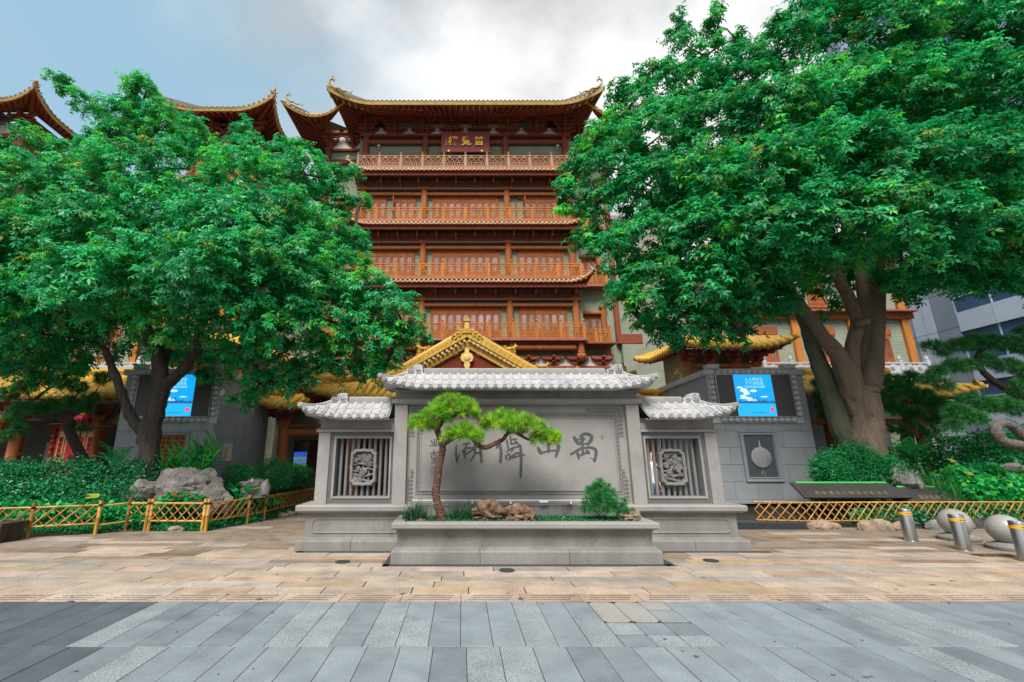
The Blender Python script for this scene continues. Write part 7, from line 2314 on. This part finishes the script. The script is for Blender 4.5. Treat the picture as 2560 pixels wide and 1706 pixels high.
def frond(L, m, nm='frond', np_=13, w=.22):
    q = MB()
    for k in range(np_):
        t = k / (np_ - 1); x = L * (.12 + .88 * t); z = L * (.55 * t - .55 * t * t)
        lw = L * w * math.sin(PI * min(.97, .12 + t * .88)) ** .8
        for sd in (-1, 1):
            q.add([(x, 0, z), (x + .2 * lw + L * .035, sd * lw * .5, z + .01), (x + .35 * lw, sd * lw, z - .10 * lw), (x - L * .012 + .2 * lw, sd * lw * .5, z + .01)], [(0, 1, 2, 3)])
    q.tube([(0, 0, 0), (L * .5, 0, L * .145), (L, 0, .0)], [.006, .005, .002], 4)
    return q.data(nm, m)


FR = [frond(.62, LEAF_F), frond(.5, LEAF_B)]


def fern(lab, x, y, z, n, seed, sc=1.0, up=.5, grp='ferns and palms in the beds'):
    t = thing('fern', lab, 'fern', (x, y, z), grp)
    rr = random.Random(seed)
    for k in range(n):
        rot = Matrix.Rotation(2 * PI * k / n + rr.uniform(-.3, .3), 3, 'Z') @ Matrix.Rotation(-rr.uniform(up - .35, up + .45), 3, 'Y')
        s_ = sc * rr.uniform(.8, 1.15)
        inst('frond', rr.choice(FR), t, (x, y, z), rot, (s_, s_, s_))


fern('arching fern between hedge and dark trunk', -9.5, 12.7, 1.35, 15, 1, 1.2)
fern('pale fern against the left pier, right of the hedge', -8.75, 12.75, 1.25, 13, 2, 1.0)
fern('low fern between right pier and big trunk', 10.35, 12.6, 1.25, 14, 3, .8)
fern('dark palm fern behind the right bush', 12.7, 13.0, 1.6, 16, 4, 1.25, .8)
fern('grey green cycad at the back of the right bed', 14.3, 13.9, 2.1, 18, 5, 1.6, .6)
fern('fern beside the office block, far right', 16.2, 13.2, 2.0, 16, 6, 1.5, .6)
fern('striped spider plant by the tilted sign', -5.35, 11.75, .72, 12, 7, .55, .7)
t = thing('long_grass_clump', 'large clump of long arching green grass in the right bed', 'grass clump', (11.95, 11.8, .5))
blades('leaf_blades', t, 12.1, 11.9, .5, 620, .95, .016, .95, GRASS_L, 61, r0=.20)['kind'] = 'stuff'
t = thing('reed_grass', 'thin upright reeds left of the long grass clump', 'reeds', (11.55, 11.8, .6))
blades('leaf_blades', t, 11.55, 11.9, .6, 120, .85, .014, .5, GRASS_L, 62, r0=.14)['kind'] = 'stuff'
t = thing('spiky_plant', 'dark spiky grass plant beside the left end of the stone wall', 'plant', (-4.75, 14.4, .7))
blades('leaf_blades', t, -4.9, 14.3, .8, 260, .75, .014, .8, GRASS_M, 63, r0=.16)['kind'] = 'stuff'
# begonia with red flowers in front of the boulder
t = leaf_mass('red_begonia', 'low begonia with small red flowers in front of the big boulder', 'flowering plant', [(-6.6, 10.92, .58, .36, .25, .20), (-6.2, 10.95, .56, .32, .24, .18)], 1500, .075, .65, [LEAF_B, LEAF_A], [.6, .4], 90)
FLR = mat('red_petal', (.55, .03, .03), .6, .2, 20)
q = MB(); q.lathe([(0, -.02), (.028, -.01), (.034, .01), (.012, .022), (0, .022)], (0, 0, 0), 7); fl_ = q.data('flower', FLR)
rr = random.Random(3)
for k in range(22):
    a = rr.uniform(0, PI); inst('flower', fl_, t, (-6.42 + .52 * math.cos(a) * rr.random() ** .5, 10.75 + rr.uniform(-.12, .2), .68 + rr.uniform(-.08, .12)))
t = thing('white_lily', 'small white lily flower above the round leaves', 'flower', (-5.4, 12.05, 1.0))
q = MB()
for k in range(6):
    a = k * PI / 3
    q.tube([(-5.4, 12.05, 1.02), (-5.4 + .07 * math.cos(a), 12.05 - .03, 1.02 + .08 * math.sin(a))], [.014, .004], 4)
q.build('petal', PLASTER, t); q = MB(); q.tube([(-5.4, 12.05, .6), (-5.4, 12.05, 1.02)], .006, 4); q.build('stalk', LEAF_C, t)

# --- pines in the beds
lp = thing('crooked_pine', 'crooked dark pine with bent trunk in front of the red banner', 'pine tree', (-9.6, 14.3, .9), 'pines in the beds')
q = MB(); limb(q, [(-10.5, 14.3, .6, .19)] + LP_TRUNK, 12, .06, 3); q.build('trunk', BARK_P, lp, smooth=True)
q = MB(); limb(q, LP_B1, 7, .05, 4); limb(q, LP_B2, 7, .05, 5); q.build('branch', BARK_P, lp, smooth=True); branches(lp, BARK_P, LP_TRUNK[5:] + LP_B2 + LP_B1[-2:], LP_TUFTS, 7, .006, .008, 'twig')
needles('needle_tufts', lp, LP_TUFTS, 2000, .19, .010, [PINE_D, PINE_L], [.6, .4], 41)
rp = thing('curled_pine', 'pine with a curled looping branch at the far right', 'pine tree', (15.5, 11.8, .8), 'pines in the beds')
q = MB(); limb(q, [(16.6, 11.8, .6, .25), (16.8, 11.9, 1.6, .2), (16.6, 12, 2.4, .16)] + RP_TRUNK, 12, .06, 8); q.build('trunk', BARK_P, rp, smooth=True)
q = MB(); limb(q, RP_LOOP, 12, .06, 9, 6); q.build('looped_branch', mat('grey_pine_bark', (.12, .10, .085), .9, .45, 22, .4, 60, bump=1, bscale=30), rp, smooth=True)
q = MB(); limb(q, RP_B1, 7, .05, 4); limb(q, RP_B2, 7, .05, 5); q.build('branch', BARK_P, rp, smooth=True); branches(rp, BARK_P, RP_TRUNK[1:] + RP_B1 + RP_B2, RP_TUFTS, 8, .006, .007, 'twig')
needles('needle_tufts', rp, RP_TUFTS, 2300, .18, .009, [PINE_D, PINE_L], [.55, .45], 42)
mp_ = thing('garden_pine', 'soft green pine standing right behind the big right trunk', 'pine tree', (13.1, 14.4, .9), 'pines in the beds')
q = MB(); limb(q, [(13.2, 14.4, .6, .22)] + MP_TRUNK, 12, .05, 9); q.build('trunk', mat('red_pine_bark', (.14, .06, .04), .9, .4, 14, .3, 40, bump=.8), mp_, smooth=True)
branches(mp_, BARK_P, MP_TRUNK[2:], MP_TUFTS, 8, .006, .01, 'twig')
needles('needle_tufts', mp_, MP_TUFTS, 2000, .20, .011, [PINE_D, PINE_L], [.5, .5], 43)
# ------------------------------------------------------------------ bamboo fences
BAM = mat('bamboo_yellow', (0.46, 0.245, 0.055), 0.42, 0.25, 7, .15, 30, rand=.16, stain=8, sdark=.6)
BAM_T = mat('thin_bamboo', (0.40, 0.20, 0.05), 0.45, 0.25, 7, .15, 30, rand=.2, stain=8, sdark=.6)
TIE = mat('black_tie', (.02, .02, .018), .7)


def bamboo(q, a, b, r):
    a, b = Vector(a), Vector(b)
    L = (b - a).length; n = max(1, int(L / .28))
    pts, rad = [], []
    for k in range(n + 1):
        p = a.lerp(b, k / n)
        if 0 < k < n:
            for dd, rr_ in ((-.012, 1), (-.004, 1.13), (.004, 1.13), (.012, 1)):
                pts.append(p + (b - a).normalized() * dd); rad.append(r * rr_)
        else:
            pts.append(p); rad.append(r)
    q.tube(pts, rad, 8)


def fence_panel(fn, A, B, zt=.59, zb=.22, n=None, r=.021, rs=.0125, posts=(True, True), ht=.68):
    A, B = Vector((*A, 0)), Vector((*B, 0))
    L = (B - A).length
    d = (B - A) / L
    nrm = Vector((d.y, -d.x, 0)) * .016
    up = Vector((0, 0, 1))
    for i, p in enumerate((A, B)):
        if posts[i]:
            q = MB(); bamboo(q, p, p + up * ht, .036); q.tube([p + up * (ht - .002), p + up * (ht + .002)], .028, 8); q.build('post', BAM, fn, smooth=40)
            q = MB(); q.tube([p + up * (zt - .025), p + up * (zt + .025)], .040, 8); q.build('binding', TIE, fn)
    for z in (zt, zb):
        q = MB(); bamboo(q, A + up * z, B + up * z, r); q.build('rail', BAM, fn, smooth=40)
    hh = zt - zb
    n = n or max(2, int(L / .185))
    st = L / n
    sp = hh * .95
    for sg in (-1, 1):
        k = -int(sp / st) - 1
        while k <= n + int(sp / st) + 1:
            x0, x1 = k * st, k * st + sg * sp
            t0, t1 = 0.0, 1.0
            dx = x1 - x0
            ta, tb = sorted(((0 - x0) / dx, (L - x0) / dx)); t0, t1 = max(0, ta), min(1, tb)
            if t1 - t0 > .15:
                q = MB()
                q.tube([A + d * (x0 + dx * t0) + up * (zb + hh * t0) + nrm * sg, A + d * (x0 + dx * t1) + up * (zb + hh * t1) + nrm * sg], rs, 6)
                q.build('slat', BAM_T, fn)
            k += 1


lf = [(-9.9, 9.35), (-8.78, 9.72), (-7.8, 10.22), (-7.45, 10.62), (-7.02, 10.62), (-6.94, 10.62), (-5.73, 10.58), (-5.66, 10.6), (-5.28, 11.75), (-5.12, 12.35), (-4.87, 15.6)]
labs = ['bamboo fence panel behind the dark trough at the left edge', 'bamboo fence panel with leaning posts, left of the short link', 'short open bamboo link between the two left fence lines', 'bamboo fence panel under the small boulder', None, 'bamboo fence panel under the big boulder', None, 'bamboo fence panel turning back beside the big boulder', 'short bamboo fence panel in front of the tilted sign', 'long bamboo fence panel running back to the gate']
for k in range(len(lf) - 1):
    if labs[k] is None: continue
    A, B = lf[k], lf[k + 1]
    fn = thing('bamboo_fence', labs[k], 'fence', (*A, 0), 'bamboo fence panels of the left bed')
    if k == 2:
        for z in (.57, .18):
            q = MB(); bamboo(q, (*A, z), (*B, z + .03), .02); q.build('rail', BAM, fn, smooth=40)
        q = MB(); bamboo(q, (*B, 0), (*B, .68), .036); q.build('post', BAM, fn, smooth=40)
    else:
        fence_panel(fn, A, B, posts=(True, True) if k in (1, 3, 5, 7) else (False, True), n=17 if k == 9 else None)
rf = [(6.9, 11.15), (7.98, 10.98), (10.5, 11.06), (13.0, 11.1), (16.2, 11.2)]
labs = ['bamboo lattice on the black kerb beside the wall', 'bamboo lattice panel left of the first bollard', 'bamboo lattice panel behind the bollards and stone balls', 'bamboo lattice panel at the far right']
for k in range(4):
    fn = thing('bamboo_fence', labs[k], 'fence', (*rf[k], 0), 'bamboo fence panels of the right bed')
    zb = .17 if k else .17
    fence_panel(fn, rf[k], rf[k + 1], .57, zb, n=int((Vector(rf[k + 1]) - Vector(rf[k])).length / .19), r=.016, rs=.0125, posts=(False, False))
BLKS = mat('black_polished_kerb', (.030, .034, .042), .35, .15, 3)
q = MB(); q.cbox(6.2, 7.84, 10.86, 11.25, 0, .15, .01)
kb = q.build('black_kerb', BLKS); tag(kb, 'polished black stone kerb under the bamboo lattice beside the wall', 'kerb')
q = MB(); q.cbox(9.95, 12.2, 11.0, 11.3, 0, .22, .02); kb = q.build('rough_kerb', mat('rough_dark_kerb', (.06, .058, .056), .9, .3, 5, .3, 30, bump=.8)); tag(kb, 'rough dark stone kerb behind the stone balls', 'kerb')

# ------------------------------------------------------------------ slanted sign boards in the right bed
SGN = mat('dark_sign_board', (.045, .042, .040), .4, .15, 3, .2, 60, stain=2, sdark=.6)
GRN = mat('green_edge_strip', (.06, .42, .10), .4, .1)
OLDG = mat('faded_gold_lettering', (.22, .165, .075), .6, .3, 20)


def sign_board(lab, xa, xb, dz, txt, first):
    t = thing('sign_board', lab, 'sign', (xa, 11.6, .3), 'slanted sign boards in the right bed')
    ya, yb, za, zb = 11.42, 11.78, .63 + dz, .96 + dz
    sh = .22
    nrm = Vector((0, -(zb - za), (yb - ya))).normalized() * .02
    q = MB()
    P = [Vector((xa + .05, ya, za)), Vector((xb + sh, ya, za)), Vector((xb, yb, zb)), Vector((xa, yb, zb))]
    q.hexa([tuple(p - nrm) for p in P] + [tuple(p + nrm) for p in P]); q.build('board', SGN, t)
    q = MB(); P2 = [Vector((xa + .14, yb - .02, zb - .02)), Vector((xb - .02, yb - .02, zb - .02)), Vector((xb - .02, yb + .012, zb + .012)), Vector((xa + .14, yb + .012, zb + .012))]
    q.hexa([tuple(p + nrm * .8) for p in P2] + [tuple(p + nrm * 1.5) for p in P2]); q.build('green_strip', GRN, t)
    for k, ch in enumerate(txt):
        x = xa + .45 + k * (xb - xa - .6) / len(txt)
        o = text('sign_lettering', ch, OLDG, t, x, 0, 0, .115, .002)
        rotm = Matrix.Rotation(math.atan2(zb - za, yb - ya), 3, 'X')
        o.matrix_basis = Matrix.Translation(Vector((x, ya + .10, za + .10 * (zb - za) / (yb - ya))) + nrm * 1.25 - WO[t.name]) @ rotm.to_4x4()
    for x in (xa + .4, xb - .3):
        q = MB(); q.box(x - .02, x + .02, 11.6, 11.64, .25, .78 + dz); q.build('leg', IRON, t)
    return t


sign_board('long slanted dark sign board with a green top strip', 8.28, 10.72, .0, '药洲遗址九曜园水石景观', True)
sign_board('short slanted dark sign board right of the long one', 10.8, 11.92, -.10, '爱护花草', False)
ts = thing('small_sign', 'small tilted sign with a green top edge left of the wall', 'sign', (-5.2, 11.9, .5))
q = MB(); P = [Vector(p) for p in ((-5.42, 11.8, .55), (-5.0, 11.85, .60), (-5.05, 12.0, .84), (-5.38, 11.95, .78))]
q.hexa([tuple(p) for p in P] + [tuple(p + Vector((0, -.012, .012))) for p in P]); q.build('board', mat('green_dark_board', (.04, .06, .04), .5, .2, 6), ts)
q = MB(); P2 = [P[3] + Vector((0, -.01, 0)), P[2] + Vector((0, -.01, 0)), P[2] + Vector((0, -.005, .035)), P[3] + Vector((0, -.005, .035))]
q.hexa([tuple(p + Vector((0, -.008, 0))) for p in P2] + [tuple(p + Vector((0, -.02, .002))) for p in P2]); q.build('green_edge', mat('lime_edge', (.25, .50, .06), .5), ts)
q = MB(); q.tube([(-5.2, 11.95, .2), (-5.2, 11.93, .62)], .015, 6); q.build('leg', IRON, ts)

# ------------------------------------------------------------------ steel bollards and stone balls
STEEL = mat('brushed_steel', (.46, .45, .44), .32, .12, 30, .12, 200, metal=1.0, streak=True)
TAPE = mat('yellow_reflective_tape', (.75, .40, .01), .45, .08, 20)
DARKR = mat('dark_recess', (.02, .02, .02), .8)


def make_bollard(lab):
    t = thing('steel_bollard', lab, 'bollard', (0, 0, 0), 'steel bollards with yellow tape')
    q = MB(); q.lathe([(.118, 0), (.118, .004), (.105, .008), (.104, .585), (.100, .594), (.080, .594), (.078, .585), (.0, .583)], (0, 0, 0), 32); q.build('tube', STEEL, t, smooth=35)
    q = MB()
    rings = [[((.1055) * math.cos(2 * PI * k / 32), .1055 * math.sin(2 * PI * k / 32), z) for k in range(32)] for z in (.485, .535)]
    q.loft(rings, True, False); q.build('tape_band', TAPE, t, smooth=True)
    q = MB()
    for a in (-2.1, -1.55, -1.0):
        q.lathe([(0, 0), (.0135, 0), (0, .001)], (.1062 * math.cos(a), .1062 * math.sin(a), .510), 3, 'y')
        for j in range(5):
            b = a + .12 + j * .055
            q.box(.1065 * math.cos(b) - .0022, .1065 * math.cos(b) + .0022, .1065 * math.sin(b) - .001, .1065 * math.sin(b) + .001, .502, .518)
    q.build('tape_print', DARKR, t)
    return t


def dup(root, loc, lab):
    r = root.copy(); C.objects.link(r); r.location = loc; r['label'] = lab
    for ch in list(root.children):
        c_ = ch.copy(); C.objects.link(c_); c_.parent = r
    return r


b0 = make_bollard('steel bollard with yellow tape farthest back, left of the two stone balls')
b0.location = (8.86, 9.48, 0)
dup(b0, (8.90, 8.56, 0), 'steel bollard with yellow tape in front of the left stone ball')
dup(b0, (8.97, 7.70, 0), 'steel bollard cut off by the right picture edge')
dup(b0, (9.02, 6.4, 0), 'steel bollard outside the right picture edge')
BALL = mat('speckled_ball_granite', (.30, .295, .28), .32, .08, 3, .35, 110, spec=.6, stain=2.2, sdark=.72)
for (x, y, lab) in [(9.88, 9.55, 'polished granite ball behind the middle bollard, left one'), (9.80, 8.62, 'polished granite ball nearest the right edge')]:
    t = thing('stone_ball', lab, 'stone ball', (x, y, 0), 'granite balls on round bases')
    q = MB(); q.lathe([(.31, 0), (.32, .02), (.32, .06), (.30, .085), (.24, .09), (.20, .12), (0, .12)], (x, y, 0), 36); q.build('round_base', GRANITE_D, t, smooth=35)
    q = MB(); q.lathe([(.001, -.252)] + [(.252 * math.cos(a), .252 * math.sin(a)) for a in np.linspace(-1.35, 1.35, 22)] + [(.001, .252)], (x, y, .335), 40); q.build('ball', BALL, t, smooth=True)

# ------------------------------------------------------------------ trough and umbrella bag at the left edge
tr0 = thing('planter_trough', 'weathered dark planter trough at the left edge of the square', 'planter trough', (-9.3, 9.4, 0))
q = MB(); q.levels([(0, -10.2, -8.80, 9.15, 9.62), (.34, -10.22, -8.77, 9.12, 9.64)]); q.build('box', mat('weathered_dark_wood', (.052, .036, .030), .9, .35, 8, .3, 40, bump=.6, bscale=25, streak=True), tr0, bevel=.008)
q = MB()
for a in ((-10.24, -8.75, 9.10, 9.15), (-10.24, -8.75, 9.60, 9.66), (-8.80, -8.75, 9.15, 9.60)):
    q.box(a[0], a[1], a[2], a[3], .30, .36)
q.build('rim', MATS['weathered_dark_wood'], tr0)
bg_ = thing('covered_bicycle_seat', 'black fabric covered bundle with a yellow tip at the left edge', 'bundle', (-9.6, 9.0, .3))
q = MB(); q.tube([(-9.9, 9.05, .55), (-9.6, 9.0, .80), (-9.35, 8.98, .72), (-9.2, 8.98, .58), (-9.15, 8.98, .40)], [.16, .17, .13, .08, .02], 10, flat=.6); q.build('cover', mat('black_fabric', (.018, .018, .020), .8, .2, 9), bg_, smooth=True)
q = MB(); q.tube([(-9.18, 8.9, .50), (-9.15, 8.9, .60)], [.03, .012], 8); q.build('tip', mat('yellow_plastic', (.75, .45, .02), .5), bg_)
q = MB(); q.tube([(-9.13, 8.95, .55), (-9.05, 9.0, .32), (-9.05, 9.1, .1)], [.012, .014, .012], 6); q.build('strap', MATS['black_fabric'], bg_)
# low white chair near the gate
ch = thing('white_stool', 'small white stool near the gate column', 'stool', (-6.55, 16.9, .1))
q = MB(); q.box(-6.75, -6.4, 16.8, 17.1, .85, .9); q.build('seat', WHITE, ch)
for x in (-6.73, -6.43):
    for y in (16.82, 17.07):
        q = MB(); q.box(x, x + .03, y, y + .03, .1, .85); q.build('leg', WHITE, ch)

# ------------------------------------------------------------------ a visitor in the courtyard, glimpsed between the stone bars
def person(lab, x, y, face, shirt, trousers):
    P = {'hip': (0, 0, .92), 'waist': (0, 0, 1.08), 'chest': (0, -.02, 1.30), 'neck': (0, 0, 1.47), 'chin': (0, -.02, 1.56), 'head': (0, -.015, 1.66), 'top': (0, 0, 1.73)}
    rad = {'hip': (.15, .115), 'waist': (.135, .10), 'chest': (.17, .115), 'neck': (.055, .055), 'chin': (.065, .075), 'head': (.08, .095), 'top': (.05, .06)}
    E = [('hip', 'waist'), ('waist', 'chest'), ('chest', 'neck'), ('neck', 'chin'), ('chin', 'head'), ('head', 'top')]
    for s, n_ in ((-1, 'l'), (1, 'r')):
        P.update({'sh' + n_: (s * .19, 0, 1.41), 'el' + n_: (s * .25, .03, 1.12), 'wr' + n_: (s * .25, -.06, .88), 'ha' + n_: (s * .24, -.08, .80), 'th' + n_: (s * .095, 0, .84), 'kn' + n_: (s * .105, -.02 - .03 * s, .48), 'an' + n_: (s * .11, .03 - .05 * s, .09), 'to' + n_: (s * .12, -.14 - .05 * s, .03)})
        rad.update({'sh' + n_: (.065, .065), 'el' + n_: (.046, .046), 'wr' + n_: (.032, .03), 'ha' + n_: (.04, .022), 'th' + n_: (.095, .10), 'kn' + n_: (.062, .065), 'an' + n_: (.042, .048), 'to' + n_: (.045, .03)})
        E += [('chest', 'sh' + n_), ('sh' + n_, 'el' + n_), ('el' + n_, 'wr' + n_), ('wr' + n_, 'ha' + n_), ('hip', 'th' + n_), ('th' + n_, 'kn' + n_), ('kn' + n_, 'an' + n_), ('an' + n_, 'to' + n_)]
    for s, n_ in ((-1, 'l'), (1, 'r')):
        hx, hy, hz = P['ha' + n_]
        for k in range(4):
            a, b = 'f%s%d' % (n_, k), 'g%s%d' % (n_, k)
            P[a] = (hx, hy - .03 + k * .02, hz - .05); P[b] = (hx - s * .015, hy - .035 + k * .02, hz - .09 - .008 * (k in (1, 2)))
            rad[a] = (.009, .009); rad[b] = (.007, .007); E += [('ha' + n_, a), (a, b)]
        P['t' + n_] = (hx - s * .01, hy - .06, hz - .03); rad['t' + n_] = (.01, .01); E.append(('ha' + n_, 't' + n_))
    names = list(P)
    me = bpy.data.meshes.new('person')
    me.from_pydata([P[n_] for n_ in names], [(names.index(a), names.index(b)) for a, b in E], [])
    o = bpy.data.objects.new('person', me); C.objects.link(o)
    md = o.modifiers.new('skin', 'SKIN')
    if not me.skin_vertices: me.attributes.new('skin_vertices', 'FLOAT', 'POINT')
    for i, n_ in enumerate(names):
        me.skin_vertices[0].data[i].radius = rad[n_]; me.skin_vertices[0].data[i].use_root = n_ == 'hip'
    sd = o.modifiers.new('sub', 'SUBSURF'); sd.levels = sd.render_levels = 2
    bpy.context.view_layer.update()
    m2 = bpy.data.meshes.new_from_object(o.evaluated_get(bpy.context.evaluated_depsgraph_get()))
    bpy.data.objects.remove(o)
    for m in (mat('skin_tone', (.50, .29, .20), .6, .05), shirt, trousers, mat('black_hair', (.012, .010, .009), .5, .1)): m2.materials.append(m)
    for p in m2.polygons:
        c_ = p.center
        p.material_index = 2 if c_.z < .95 and abs(c_.x) < .19 else (3 if c_.z > 1.64 and (c_.y > -.05 or c_.z > 1.73) else (1 if c_.z < 1.47 and not (c_.z < 1.15 and abs(c_.x) > .2) else 0))
        p.use_smooth = True
    t = bpy.data.objects.new('person', m2); C.objects.link(t); t.location = (x, y, 0); t.rotation_euler = (0, 0, face)
    tag(t, lab, 'person')


try:
    person('person in white shirt and blue jeans seen between the bars of the right stone window', 5.0, 12.2, .6, mat('white_shirt', (.72, .72, .74), .8, .05), mat('blue_jeans', (.10, .16, .28), .85, .15, 8))
except Exception as e_:
    print('person skipped', e_)
